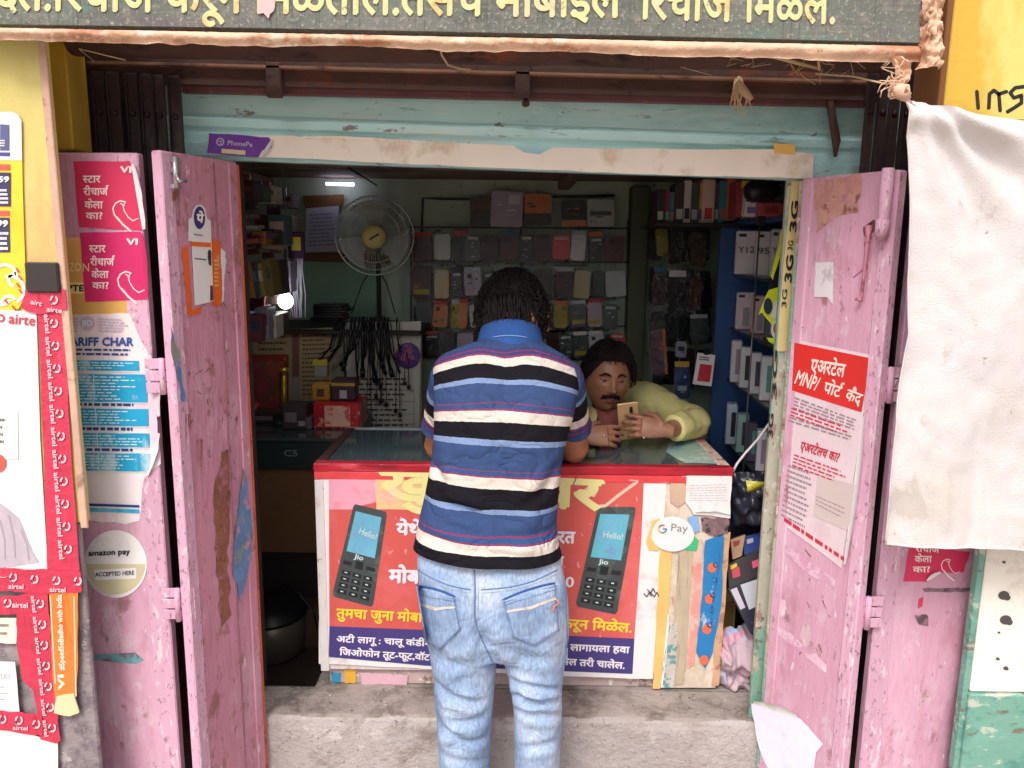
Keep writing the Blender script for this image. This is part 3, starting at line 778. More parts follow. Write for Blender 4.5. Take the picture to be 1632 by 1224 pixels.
recharge(OLPL, rough([(127, 371), (224, 369), (233, 478), (136, 481)], .6, 20, 2),
         [('{सटार', 142, 402, 168, 402, 11), ('रीचाज^', 144, 423, 183, 423, 11), ('केला', 146, 443, 173, 443, 11), ('का?', 147, 460, 173, 460, 10)],
         (202, 390, 219, 390, 9), (196, 437, 1.05), MAG, 'lower magenta recharge poster on the left pink door, just above the tariff chart')
recharge(ORPL, rough([(1449, 866), (1546, 880), (1536, 912), (1500, 912), (1478, 928), (1440, 926)], 1.4, 9, 3),
         [('रीचाज^', 1459, 879, 1498, 881, 9), ('केला', 1458, 896, 1485, 896, 10), ('का?', 1455, 912, 1482, 912, 9)],
         None, (1506, 894, .72), RED, 'torn red recharge poster below the hanging grey cloth')
# gold poster behind them
GOLD = M('gold_print', S(222, 172, 96), .55, .08, 5, [(S(232, 190, 120), 5, .55, .1)], .12, 16)
a = MB(); a.text(OLPL, 'ZO', 110, 432, 129, 432, 12, off=.0016, bold=.03); a.text(OLPL, 'N', 131, 432, 142, 432, 12, off=.0016, bold=.03)
b = MB(); b.poly(OLPL, [(105, 450), (138, 450), (138, 468), (106, 468)], off=.0014)
c = MB(); c.text(OLPL, 'PTE', 107, 464, 133, 464, 9, off=.002, bold=.04)
poster('gold_poster', 'faded gold poster half hidden behind the magenta recharge poster', 'poster', OLPL,
       rough([(103, 379), (150, 379), (150, 470), (206, 478), (206, 500), (108, 503)], .8, 20, 4), GOLD, .0008,
       [('heading', a, flat('tan_ink', 240, 214, 160, .6)), ('band', b, flat('pale_gold', 240, 216, 150, .6)), ('lettering', c, INK)])
# tariff chart
BLU = M('cyan_print', S(34, 158, 200), .5, .10, 8, [(S(120, 196, 214), 5, .54, .08, (1, 1, .5), .8), (S(196, 220, 228), 11, .52, .08, (1, 1, .4), .75), (S(206, 170, 196), 12, .66, .04)], .12, 20)
TAR = M('tariff_paper', S(232, 220, 222), .8, .05, 7, [(S(222, 190, 206), 6, .54, .08, (1, 1, .4), .8), (S(150, 120, 124), 34, .66, .04)], .2, 25)
hd = MB(); hd.text(OLPL, 'ARIFF CHAR', 112, 551, 212, 551, 12, off=.0032, bold=.045)
bl = MB(); dk = MB(); wl = MB(); lg = MB()
rows = [(574, 590), (596, 640), (651, 678), (690, 712), (722, 750)]
for k, (y0, y1) in enumerate(rows):
    x0 = 112+(y0-550)*.062; x1 = 232-(12 if k == 0 else 0)+(y0-550)*.04
    bl.poly(OLPL, rough([(x0, y0), (x1, y0+1), (x1+1, y1+1), (x0+2, y1)], .6, 20, k), off=.003)
    wl.greek(OLPL, [(x0+4, y0+2), (x1-8, y0+3), (x1-8, y1-1), (x0+6, y1-2)], max(2, int((y1-y0)/5)), off=.0036, fill=.34, rnd=rnd, ragged=.5)
    wl.line(OLPL, x0, y1+1.5, x1, y1+2.5, 1.2, off=.0036)
    if k: wl.line(OLPL, x0+34, y0, x0+35, y1, 1.2, off=.0037)
for (y0, y1) in ((555, 559), (562, 566), (641, 647), (680, 686), (713, 719)):
    x0 = 112+(y0-550)*.062
    dk.greek(OLPL, [(x0, y0), (x0+96, y0+1), (x0+96, y1+1), (x0, y1)], 1, off=.0034, fill=.8, rnd=rnd, ragged=.1)
dk.poly(OLPL, [(128, 802), (222, 805), (222, 809), (128, 806)], off=.003); bl.poly(OLPL, [(129, 809), (222, 812), (222, 818), (129, 815)], off=.003)
lg.disc(OLPL, 139, 515, 12, off=.003); wl.text(OLPL, 'JIO', 131, 519, 147, 519, 8, off=.0038, bold=.04)
lg.greek(OLPL, [(108, 506), (126, 506), (126, 530), (109, 530)], 5, off=.003, rnd=rnd); lg.greek(OLPL, [(156, 506), (206, 508), (208, 530), (158, 530)], 5, off=.003, rnd=rnd)
poster('tariff_chart', 'peeling white tariff chart with blue table on the left pink door', 'poster', OLPL,
       rough([(105, 500), (206, 500), (234, 560), (248, 640), (256, 740), (230, 762), (222, 830), (200, 836), (128, 826)], 1.6, 16, 5), TAR, .0014,
       [('heading', hd, flat('navy_ink', 52, 84, 150, .6)), ('blue_table', bl, BLU), ('dark_rule', dk, flat('navy_ink2', 40, 66, 130, .6)), ('small_print', wl, flat('pale_print', 214, 232, 240, .6)), ('round_logo', lg, flat('lilac_print', 200, 176, 196, .6))])
# round payment sticker
a = MB(); a.text(OLPL, 'amazon pay', 141, 886, 207, 883, 8, off=.0036, bold=.04)
a.text(OLPL, 'ACCEPTED HERE', 152, 919, 214, 916, 6, off=.0036, bold=.03)
b = MB(); b.poly(OLPL, [(138+(46.5*(1+math.cos(R(t))))+.0, 899+46*math.sin(R(t))*1.05) for t in range(0, 181, 10)], off=.0028)
c = MB(); c.poly(OLPL, [(150, 908), (217, 905), (217, 922), (152, 925)], off=.0032)
poster('payment_sticker', 'round white and cream payment sticker on the left pink door', 'sticker', OLPL,
       [(184+50*math.cos(R(t)), 899+54*math.sin(R(t))) for t in range(0, 360, 8)], WHITEP, .002,
       [('cream_half', b, flat('cream_print', 204, 194, 158, .6)), ('label_band', c, WHITEP), ('lettering', a, INK)])
# stickers on left inner panel (square code left blank)
ORG = M('orange_print', S(232, 104, 44), .5, .08, 8, [(S(240, 160, 120), 12, .6, .06)], .1, 16)
poster('torn_sticker', 'torn orange and white sticker peeling off behind the blank payment card', 'sticker', LPL,
       rough([(290, 396), (300, 390), (306, 495), (322, 488), (320, 500), (300, 505)], 1, 9, 6), ORG, .002, [])
a = MB(); a.poly(LPL, rough([(340, 382), (352, 386), (354, 440), (353, 486), (342, 488)], 1.2, 8, 7), off=.0026)
c = MB(); c.poly(LPL, rough([(352, 394), (360, 402), (357, 480), (352, 484)], 1.2, 7, 8), off=.0022)
b = MB(); b.greek(LPL, [(341, 412), (349, 413), (349, 458), (342, 458)], 7, off=.0034, rnd=rnd)
poster('sticker_strip', 'narrow orange sticker strip on the right of the blank payment card', 'sticker', LPL, rough([(338, 380), (346, 382), (346, 488), (339, 488)], 1, 8, 9), ORG, .0018, [('flap', a, ORG), ('white_edge', c, WHITEP), ('small_print', b, flat('gold_ink', 240, 190, 90))])
a = MB(); a.disc(LPL, 318, 347, 9, 18, off=.0046)
b = MB(); b.text(LPL, 'पे', 313, 354, 324, 355, 13, off=.0054, bold=.05); 
c = MB(); c.greek(LPL, [(309, 371), (327, 373), (327, 378), (309, 376)], 1, off=.0046, rnd=rnd)
d = MB(); d.poly(LPL, [(305, 385), (336, 387), (336, 394), (305, 392)], off=.0046)
e = MB(); e.greek(LPL, [(310, 410), (328, 412), (330, 416), (311, 414)], 1, off=.0046, rnd=rnd)
f = MB(); f.poly(LPL, [(333, 398), (337, 402), (337, 424), (333, 422), (331, 410)], off=.0046); f.disc(LPL, 334, 404, 3, 6, off=.005)
g = MB(); g.poly(LPL, [(335, 455), (339, 455), (340, 478), (335, 480)], off=.0046)
poster('payment_card', 'white payment card with a round purple logo on the left pink door', 'sticker', LPL,
       [(301, 350), (306, 346), (308, 334), (313, 327), (321, 326), (327, 332), (330, 348), (336, 352), (340, 480), (311, 487), (306, 384), (301, 384)], WHITEP, .0036,
       [('logo_disc', a, flat('purple_ink', 74, 58, 110)), ('logo_letter', b, WINK), ('name_line', c, flat('grey_ink', 150, 140, 160)), ('orange_band', d, ORG), ('caption', e, INK), ('figure_print', f, flat('dark_print', 70, 60, 76)), ('corner_mark', g, flat('purple_ink2', 90, 60, 100))])
# blank square label on right door, red notice
poster('blank_label', 'small blank white label on the upper right pink door', 'sticker', RPL, rough([(1300, 418), (1328, 418), (1327, 485), (1318, 474), (1297, 473)], .8, 8, 3), M('label_white', S(222, 212, 216), .7, .05, 10, [(S(190, 170, 180), 14, .58, .06)], .1, 20), .002)
a = MB(); a.poly(RPL, [(1266, 546), (1388, 571), (1373, 657), (1262, 622)], off=.0032)
b = MB(); b.text(RPL, 'एअरटेल', 1291, 592, 1345, 601, 20, off=.0042, bold=.035)
b.text(RPL, 'MNP/', 1265, 610, 1301, 623, 20, off=.0042, bold=.03); b.text(RPL, 'पोट^', 1311, 625, 1339, 634, 17, off=.0042, bold=.03); b.text(RPL, 'क\u0948द_', 1346, 636, 1370, 645, 17, off=.0042, bold=.03)
c = MB()
for (x0, y0, x1, y1, n) in ((1266, 631, 1364, 667, 2), (1258, 662, 1360, 694, 1)): c.greek(RPL, [(x0, y0), (x1, y1), (x1-2, y1+15*n/1.5), (x0-2, y0+16*n/1.5)], n*2, off=.0034, rnd=rnd, fill=.42, ragged=.05)
c.greek(RPL, [(1256, 738), (1296, 752), (1286, 846), (1244, 824)], 11, off=.0034, rnd=rnd, fill=.35)
c.greek(RPL, [(1302, 788), (1350, 808), (1344, 830), (1300, 806)], 3, off=.0034, rnd=rnd, fill=.25)
d = MB(); d.text(RPL, 'एअरटेलच का?', 1274, 716, 1335, 736, 13, off=.0036, bold=.03)
d.greek(RPL, [(1262, 648), (1358, 682), (1357, 700), (1259, 664)], 3, off=.0034, rnd=rnd, fill=.4); d.greek(RPL, [(1266, 722), (1352, 752), (1346, 776), (1262, 744)], 4, off=.0034, rnd=rnd, fill=.35)
d.greek(RPL, [(1250, 822), (1346, 886), (1345, 897), (1249, 833)], 1, off=.0034, rnd=rnd, fill=.55, ragged=0)
e = MB(); e.poly(RPL, [(1303, 756), (1372, 776), (1350, 846), (1296, 822)], off=.0030)
poster('red_notice', 'white and red printed notice on the right pink door below the blank label', 'poster', RPL, rough([(1266, 540), (1389, 566), (1390, 575), (1375, 660), (1341, 906), (1243, 832), (1256, 640)], .8, 24, 5),
       M('notice_paper', S(226, 204, 210), .75, .05, 5, [(S(214, 186, 196), 6, .55, .1)], .2, 22), .002,
       [('red_heading', a, M('red_heading', S(216, 50, 46), .5, .06, 6, [(S(190, 40, 44), 14, .66, .05)], .1, 20)), ('lettering', b, flat('heading_ink', 240, 216, 206)), ('small_print', c, flat('grey_small', 158, 136, 144)), ('red_print', d, flat('red_ink', 206, 50, 76)), ('pasted_patch', e, flat('patch_grey', 210, 192, 188, .7))])
poster('torn_sheet', 'torn white sheet curling at the foot of the right pink door', 'paper', RPL, rough([(1197, 1121), (1240, 1128), (1275, 1145), (1312, 1186), (1300, 1200), (1297, 1224), (1260, 1260), (1222, 1222), (1206, 1180)], 1.2, 14, 6), M('white_sheet', S(232, 230, 244), .75, .04, 5, [(S(214, 208, 226), 4, .55, .1)], .5, 12), .004)
# stickers on the lintel
pl = YP(2.139)
poster('paper_strip', 'long cream paper strip pasted along the bottom of the turquoise lintel', 'paper', pl, rough([(332, 216), (430, 216), (470, 216), (492, 222), (520, 218), (700, 226), (818, 232), (835, 243), (860, 246), (880, 235), (1100, 238), (1230, 238), (1297, 245), (1296, 284), (1100, 280), (800, 268), (560, 257), (334, 246)], .9, 26, 7), CREAMP, .002)
a = MB(); a.ring(pl, 351, 226, 5.5, 2.2, off=.0055); a.stroke(pl, [(348, 225), (354, 225)], 1.6, off=.0056); a.stroke(pl, [(352, 225), (352, 230)], 1.4, off=.0056); a.text(pl, 'PhonePe', 362, 231, 402, 234, 7, off=.0055, bold=.03)
b = MB(); b.poly(pl, [(353, 237), (391, 240), (391, 247), (353, 244)], off=.005)
poster('purple_sticker', 'torn purple payment sticker at the left end of the lintel', 'sticker', pl, rough([(333, 212), (380, 215), (428, 219), (434, 226), (432, 236), (418, 240), (412, 250), (330, 244)], 1, 12, 8), M('purple_print', S(110, 44, 160), .45, .12, 8, [(S(140, 70, 180), 9, .56, .08), (S(120, 84, 100), 30, .66, .04)], .1, 20), .004, [('lettering', a, flat('lilac_ink', 196, 176, 214)), ('cream_label', b, flat('cream_label', 226, 206, 160))])
poster('yellow_note', 'small yellow note stuck at the right end of the paper strip', 'note', pl, rough([(1234, 228), (1268, 231), (1267, 247), (1233, 244)], 1, 9, 3), flat('note_yellow', 236, 190, 100, .7), .004)

# ---------------------------------------------------------------- left pillar posters
PP = YP(1.777)
a = MB(); a.poly(PP, [(0, 198), (15, 199), (15, 240), (0, 240)], off=.003); a.poly(PP, [(-40, 198), (-3, 198), (-3, 240), (-40, 240)], off=.003)
b = MB(); b.greek(PP, [(0, 222), (9, 222), (9, 234), (0, 234)], 3, off=.004, rnd=rnd)
c = MB(); c.poly(PP, [(-40, 242), (16, 243), (16, 249), (-40, 248)], off=.003)
k1 = MB(); k1.poly(PP, [(-40, 274), (17, 275), (17, 329), (-40, 328)], off=.003); k1.poly(PP, [(-40, 346), (15, 347), (16, 402), (-40, 402)], off=.003)
k2 = MB(); k2.poly(PP, [(-40, 261), (16, 262), (16, 271), (-40, 270)], off=.003); k2.poly(PP, [(-40, 335), (15, 336), (15, 344), (-40, 343)], off=.003)
k3 = MB(); k3.text(PP, '159', -12, 290, 14, 290, 8, off=.004, bold=.06); k3.text(PP, '199', -14, 361, 12, 361, 9, off=.004, bold=.06)
k3.greek(PP, [(0, 300), (14, 300), (14, 326), (0, 326)], 4, off=.004, rnd=rnd); k3.greek(PP, [(0, 368), (14, 368), (14, 400), (0, 400)], 4, off=.004, rnd=rnd)
k4 = MB(); k4.poly(PP, [(-40, 180), (18, 178), (28, 182), (34, 192), (35, 256), (-40, 255)], off=.0024)
k5 = MB()
for (x, y, r, a0, a1) in ((8, 440, 18, 200, 360), (16, 462, 22, 250, 420), (2, 470, 16, 30, 170), (24, 446, 10, 100, 280), (14, 484, 12, 180, 330)): k5.ring(PP, x, y, r, 5, off=.003, a0=a0, a1=a1)
k6 = MB()
for (x, y) in ((26, 428), (30, 440), (27, 452), (31, 462), (8, 478), (20, 488)): k6.stroke(PP, [(x, y), (x+4, y+5)], 3, off=.0036)
poster('price_poster', 'yellow and white price poster with a rounded corner on the yellow pillar', 'poster', PP, [(-40, 180), (18, 178), (28, 182), (34, 192), (36, 300), (40, 420), (41, 470), (30, 492), (10, 500), (-40, 500)], M('poster_yellow', S(246, 212, 64), .5, .05, 6, [(S(240, 196, 50), 5, .55, .1)], .08, 14), .0015,
       [('white_top', k4, WHITEP), ('blue_panel', a, flat('panel_blue', 96, 98, 142)), ('small_print', b, WINK), ('blue_band', c, flat('band_blue', 84, 80, 150)), ('price_panel', k1, flat('panel_navy', 66, 62, 100)), ('red_band', k2, flat('band_red', 214, 96, 86)), ('price', k3, WINK), ('white_swirl', k5, WINK), ('red_fleck', k6, flat('fleck', 214, 80, 60))])
a = MB(); a.bx(P(44, 418, 1.777).x, P(96, 418, 1.777).x, 1.762, 1.778, P(70, 466, 1.77).z, P(70, 418, 1.77).z, .003)
a.build('black_plate', flat('plate_black', 58, 50, 50, .5), label='small black plate on the yellow pillar above the red tape', cat='plate')
# carrier poster: white sheet with red heading and a faded figure
a = MB(); a.text(PP, 'airte', 13, 515, 55, 519, 15, off=.0035, bold=.02); a.ring(PP, 1, 507, 5, 3, off=.0035, a0=-120, a1=120)
b = MB(); b.poly(PP, [(-40, 648), (24, 650), (28, 654), (29, 732), (-40, 732)], off=.0035)
c = MB(); c.greek(PP, [(-30, 662), (10, 664), (10, 710), (-30, 708)], 4, off=.0045, rnd=rnd, fill=.4)
d = MB(); d.disc(PP, -2, 738, 11, 14, off=.005)
e = MB(); e.poly(PP, [(-40, 790), (-6, 798), (14, 812), (30, 826), (40, 850), (52, 880), (62, 896), (-40, 912)], off=.003)
f = MB()
for (x0, y0, x1, y1) in ((0, 830, 8, 890), (14, 822, 24, 888), (34, 846, 46, 892)): f.stroke(PP, [(x0, y0), ((x0+x1)/2+3, (y0+y1)/2), (x1, y1)], 2.2, off=.0036)
poster('carrier_poster', 'white carrier poster edged with red tape on the left pillar', 'poster', PP, [(-60, 490), (58, 497), (64, 700), (76, 905), (76, 915), (-60, 915)], WHITEP, .0018,
       [('heading', a, flat('heading_red', 206, 72, 86)), ('white_card', b, flat('card_white', 244, 240, 240)), ('small_print', c, flat('card_print', 130, 120, 120)), ('red_dot', d, flat('dot_red', 222, 96, 84)), ('faded_figure', e, M('figure_print', S(190, 176, 186), .7, .15, 14, [(S(150, 128, 130), 10, .55, .08)], .1, 20)), ('figure_fold', f, flat('fold_grey', 176, 160, 172))])
TAPE = M('red_tape', S(206, 60, 86), .35, .12, 16, [(S(232, 90, 110), 9, .58, .06, (3, 1, .3), .7), (S(170, 22, 50), 14, .6, .06, (3, 1, .4), .7)], .5, 35)
TW = flat('tape_white', 240, 200, 206, .5)
def tape(label, pl, pts, marks, words, wd=22, name='red_tape', off=.004):
    w = MB()
    for (x, y) in marks:
        w.ring(pl, x, y, 5, 2.6, off=off+.003, a0=-60, a1=250, n=10, ry=1.2); w.line(pl, x-5, y+1, x-3, y+7, 2.4, off=off+.003)
    for (st, x0, y0, x1, y1, h) in words: w.text(pl, st, x0, y0, x1, y1, h, off=off+.003, bold=.03)
    return poster(name, label, 'tape', pl, pts, TAPE, off, [('lettering', w, TW)], 'printed red tape round the pillar posters', .002)
m = [(86+(y-515)*.062, y) for y in range(515, 905, 36)]; 
wds = [('airtel', x-16, y-14, x-13.5, y+16, 7) for x, y in m]
tape('vertical red printed tape down the right edge of the carrier poster', PP, rough([(60, 497), (101, 490), (112, 700), (126, 905), (126, 940), (76, 930), (68, 700)], 1, 20, 2), m, wds)
tape('crumpled red tape end at the top of the carrier poster, under the black plate', PP, rough([(40, 462), (58, 458), (62, 446), (68, 458), (104, 462), (106, 494), (62, 500), (34, 492)], 1.6, 9, 3), [(86, 478)], [('airte', 74, 496, 98, 499, 7), ('airt', 48, 484, 66, 488, 7)], off=.0075)
tape('horizontal red printed tape across the pillar just above the orange ribbon', PP, rough([(-60, 905), (80, 908), (128, 912), (130, 944), (60, 946), (-60, 938)], 1.2, 14, 4), [(21, 920), (55, 923), (90, 925), (124, 926)], [('airtel', 13, 938, 37, 939, 7), ('airtel', 79, 943, 104, 944, 7)], off=.007)
tape('short red tape with one printed name above the small pale card', PP, rough([(-60, 952), (44, 950), (50, 978), (-60, 982)], 1, 12, 5), [(12, 961)], [('airtel', 19, 968, 44, 969, 8)], off=.0065)
m2 = [(64+(y-960)*.095, y) for y in range(962, 1170, 33)]
tape('lower vertical red tape beside the orange ribbon, frayed at its bottom end', PP, rough([(26, 950), (48, 944), (76, 946), (84, 1060), (96, 1180), (90, 1185), (64, 1178), (60, 1140), (52, 1100), (36, 1084), (26, 1020)], 1.6, 14, 6), m2, [('airtel', x-15, y-12, x-12, y+14, 6) for x, y in m2], off=.0055)
tape('lowest horizontal red tape above the pale bottom sheet', PP, rough([(-60, 1132), (30, 1135), (66, 1140), (68, 1172), (40, 1170), (0, 1164), (-60, 1156)], 1.4, 12, 7), [(30, 1148), (58, 1154), (4, 1146)], [('airtel', 20, 1163, 44, 1164, 6)], off=.0085)
a = MB(); a.greek(PP, [(-20, 990), (14, 990), (14, 1016), (-20, 1016)], 2, off=.006, rnd=rnd, fill=.3)
poster('pale_card', 'small pale card half covered by red tape low on the left pillar', 'card', PP, rough([(-60, 985), (30, 985), (26, 1026), (-60, 1022)], .8, 14, 8), flat('card_pale', 238, 226, 206, .7), .004, [('small_print', a, flat('print_grey', 150, 130, 130))])
a = MB(); a.text(PP, 'TUO', -6, 1082, 16, 1082, 8, off=.0062, bold=.01); a.greek(PP, [(-20, 1090), (14, 1090), (14, 1120), (-20, 1120)], 3, off=.006, rnd=rnd, fill=.2)
poster('white_card', 'plain white card between two red tapes low on the left pillar', 'card', PP, rough([(-60, 1052), (24, 1055), (31, 1134), (-60, 1134)], .6, 16, 9), WHITEP, .005, [('small_print', a, flat('print_pale', 190, 186, 190))])
poster('bottom_sheet', 'pale cream sheet at the foot of the left pillar below the red tape', 'paper', PP, rough([(-60, 1160), (30, 1166), (66, 1176), (92, 1184), (92, 1260), (-60, 1260)], 1, 18, 10), CREAMP, .003)
a = MB(); a.text(PP, 'VI', 103, 1098, 101.5, 1076, 9, off=.007, bold=.05); a.text(PP, '#SpeedSeBadho with india', 103, 1068, 98, 948, 8, off=.007, bold=.035)
b = MB(); b.line(PP, 80, 950, 88, 1090, 2, off=.0068); b.line(PP, 118, 950, 121, 1110, 2, off=.0068)
poster('orange_ribbon', 'orange printed ribbon hanging on the left pillar beside the red tape', 'ribbon', PP, rough([(78, 944), (124, 944), (124, 1050), (120, 1108), (110, 1115), (88, 1114), (84, 1080)], .8, 18, 11), M('ribbon_orange', S(240, 130, 60), .4, .08, 9, [(S(226, 96, 40), 7, .56, .08, (3, 1, .4)), (S(238, 176, 80), 6, .58, .08, (3, 1, .3))], .3, 24), .006, [('lettering', a, flat('ribbon_white', 250, 230, 210)), ('edge_line', b, flat('ribbon_line', 250, 214, 180))], thick=.002)
poster('ribbon_tail', 'pale folded tail end at the bottom of the orange ribbon', 'ribbon', PP, rough([(90, 1110), (118, 1106), (126, 1136), (110, 1142), (86, 1136)], 1, 10, 12), flat('tail_pale', 226, 210, 166, .7), .008, thick=.003)
# metal strip standing against the pillar edge
mb = MB(); mb.tube([P(97, 420, 1.86), P(118, 760, 1.86), P(161, 1240, 1.86)], .006, 8)
mb.build('metal_strip', M('strip_grey', S(190, 176, 172), .6, .12, 14, [(S(140, 110, 100), 30, .6, .05)], .3, 50), label='thin pale strip leaning between the left pillar and the pink door', cat='strip')
# ================================================================ counter
CY = 2.30; ZC = .956; XL, XR = -.607, .684; CB = 2.775
ctr = thing('counter', 'white shop counter with red taped rim and dark glass top', 'counter', (0.04, CY, .206))
CW = M('counter_white', S(216, 206, 202), .7, .08, 6, [(S(190, 170, 164), 6, .54, .08), (S(130, 104, 92), 30, .63, .05, (1, 1, .4)), (S(226, 200, 180), 9, .6, .06)], .25, 30)
mb = MB(); mb.bx(XL+.004, XR-.03, CY+.004, CB, .262, ZC-.045, .004); mb.build('body', CW, ctr)
mb = MB(); mb.bx(XL+.02, XR-.05, CY+.02, CB-.01, .2062, .261, .003); mb.build('plinth', M('plinth_paint', S(186, 164, 160), .8, .2, 9, [(S(120, 90, 80), 14, .55, .08), (S(206, 150, 170), 8, .58, .05), (S(226, 220, 214), 20, .6, .05)], .4, 30), ctr)
mb = MB(); mb.bx(XL+.03, XR-.04, CY+.03, CB-.03, ZC-.044, ZC-.006, .002); mb.build('display_tray', flat('tray_dark', 34, 36, 38, .5), ctr)
GL = bpy.data.materials.new('glass_top'); GL.use_nodes = True
b = GL.node_tree.nodes['Principled BSDF']; b.inputs['Base Color'].default_value = S(66, 80, 84); b.inputs['Roughness'].default_value = .06; b.inputs['Specular IOR Level'].default_value = .6
mb = MB(); mb.bx(XL+.028, XR-.036, CY+.03, CB-.02, ZC-.005, ZC, .001); mb.build('glass_top', GL, ctr)
RT = M('red_rim', S(176, 30, 48), .35, .18, 14, [(S(214, 84, 96), 18, .57, .05, (.15, 1, 2), .8), (S(120, 16, 34), 9, .55, .06, (.2, 1, 2), .8), (S(226, 190, 186), 40, .68, .03, (.3, 1, 1), .7)], .25, 40)
mb = MB()
mb.bx(XL-.004, XR+.004, CY-.008, CY+.032, ZC-.022, ZC+.004, .003); mb.build('front_rim', RT, ctr)
mb = MB(); mb.bx(XL-.002, XR+.002, CY-.005, CY+.02, ZC-.048, ZC-.0225, .002); mb.build('front_tape', M('rim_tape', S(220, 70, 76), .35, .15, 16, [(S(240, 190, 190), 22, .55, .04, (.25, 1, 1.5), .9), (S(230, 120, 60), 8, .62, .04, (.4, 1, 1), .8)], .2, 40), ctr)
mb = MB(); mb.bx(XL-.004, XL+.03, CY+.033, CB, ZC-.03, ZC+.003, .003); mb.build('side_rim', flat('rim_dark', 62, 34, 34, .4), ctr)
mb = MB(); mb.bx(XR-.034, XR+.004, CY+.033, CB, ZC-.03, ZC+.003, .003)
mb.build('side_rim', M('patterned_tape', S(214, 186, 170), .5, .1, 14, [(S(196, 70, 90), 26, .55, .03), (S(120, 84, 60), 34, .6, .03), (S(236, 226, 220), 40, .58, .03)], .2, 40), ctr)
mb = MB(); mb.bx(XL-.004, XR+.002, CB+.001, CB+.016, ZC-.03, ZC+.003, .002); mb.build('back_rim', flat('rim_grey', 150, 160, 164, .3), ctr)
# left post and right post of the front
mb = MB(); mb.bx(XL-.002, XL+.026, CY-.004, CY+.012, .262, ZC-.05, .002); mb.build('corner_post', M('post_white', S(220, 212, 210), .7, .06, 9, [(S(96, 76, 66), 26, .62, .04, (1, 1, .5)), (S(196, 180, 172), 8, .55, .07)], .3, 40), ctr)
PF = YP(CY+.003)
# right third of the front: layers of torn paper
mb = MB(); mb.poly(PF, rough([(1062, 768), (1165, 764), (1140, 1096), (1040, 1096), (1052, 900)], .8, 20, 1), off=.002, thick=.002)
mb.build('paper_layer', M('paper_layers', S(206, 190, 170), .8, .12, 8, [(S(226, 206, 190), 12, .5, .05, (1, 1, .35)), (S(170, 130, 110), 20, .6, .05, (1, 1, .4)), (S(150, 160, 166), 14, .66, .03)], .4, 40), ctr)

def cposter(*a, **k): return poster(*a, **k)
# big feature-phone poster on the front
CRED = M('poster_red', S(208, 90, 84), .4, .05, 4, [(S(222, 112, 114), 3, .47, .14, (1, 1, 1), .7), (S(232, 180, 180), 40, .64, .03, (1, 1, .5), .6)], .06, 10)
t = thing('phone_poster', 'large red and blue feature phone poster on the front of the counter', 'poster', (-.05, CY, .25))
mb = MB(); mb.poly(PF, rough([(512, 742), (690, 745), (1066, 766), (1062, 770), (1040, 1082), (900, 1078), (680, 1066), (508, 1058)], .8, 30, 2), off=.005, thick=.001); mb.build('sheet', WHITEP, t)
mb = MB(); mb.poly(PF, [(524, 744), (690, 748), (1026, 768), (1022, 860), (1011, 1018), (880, 1012), (680, 1004), (525, 998)], off=.0066); mb.build('red_field', CRED, t)
mb = MB(); mb.poly(PF, [(525, 998), (680, 1004), (880, 1012), (1011, 1018), (1008, 1074), (880, 1069), (680, 1061), (524, 1047)], off=.0070); mb.build('navy_band', M('poster_navy', S(70, 60, 124), .5, .06, 5, [], .06, 10), t)
mb = MB(); mb.poly(PF, [(524, 744), (598, 746), (600, 800), (575, 806), (560, 812), (524, 812)], off=.0070); mb.build('pink_fade', M('poster_pink', S(228, 160, 178), .5, .05, 5, [(S(226, 110, 124), 5, .56, .12)], .06, 10), t)
mb = MB(); mb.poly(PF, rough([(598, 746), (690, 748), (690, 816), (640, 812), (600, 812), (598, 780)], .6, 14, 4), off=.0074); mb.build('gold_panel', M('poster_gold', S(226, 190, 140), .5, .08, 5, [(S(236, 176, 150), 7, .54, .1), (S(210, 200, 140), 8, .58, .08)], .08, 12), t)
mb = MB()
mb.text(PF, 'खुशखबर', 606, 795, 958, 812, 46, off=.0084, bold=.045)
mb.build('title_lettering', M('title_cream', S(232, 222, 150), .5, .06, 6, [(S(236, 206, 180), 7, .55, .1)], .05, 10), t)
mb = MB(); 
mb.stroke(PF, [(1015, 768), (985, 790), (965, 806), (945, 808), (930, 796), (930, 784), (940, 776), (950, 782), (946, 790)], 5, off=.0080)
mb.stroke(PF, [(598, 772), (606, 790), (630, 797), (664, 793)], 5, off=.0080); mb.build('swirl', flat('swirl_cream', 234, 190, 170), t)
LW, LY, LO = flat('poster_white', 236, 228, 236), flat('poster_yellow', 232, 200, 70), flat('poster_peach', 236, 170, 140)
mb = MB(); mb.text(PF, 'येथे', 632, 852, 672, 853, 18, off=.0084, bold=.045); mb.build('lettering', LW, t)
mb = MB(); mb.text(PF, 'भारत', 862, 864, 916, 866, 18, off=.0084, bold=.045); mb.build('lettering', LW, t)
mb = MB(); mb.text(PF, 'मोबाईल', 620, 928, 716, 931, 20, off=.0084, bold=.05); mb.build('lettering', LW, t)
mb = MB(); mb.text(PF, '500', 872, 934, 914, 936, 15, off=.0084, bold=.03); mb.build('lettering', LW, t)
mb = MB(); mb.text(PF, 'ता', 880, 900, 898, 901, 14, off=.0084, bold=.04); mb.build('lettering', LW, t)
mb = MB(); mb.text(PF, 'अटी लागू : चालू कंडीशन', 536, 1023, 700, 1031, 9.5, off=.0084, bold=.035); mb.build('lettering', LW, t)
mb = MB(); mb.text(PF, 'िजओफोन तूट-फूट,वॉटर', 541, 1044, 692, 1053, 9.5, off=.0084, bold=.035); mb.build('lettering', LW, t)
mb = MB(); mb.text(PF, 'न लागायला हवा', 893, 1036, 1003, 1041, 10, off=.0084, bold=.04); mb.build('lettering', LW, t)
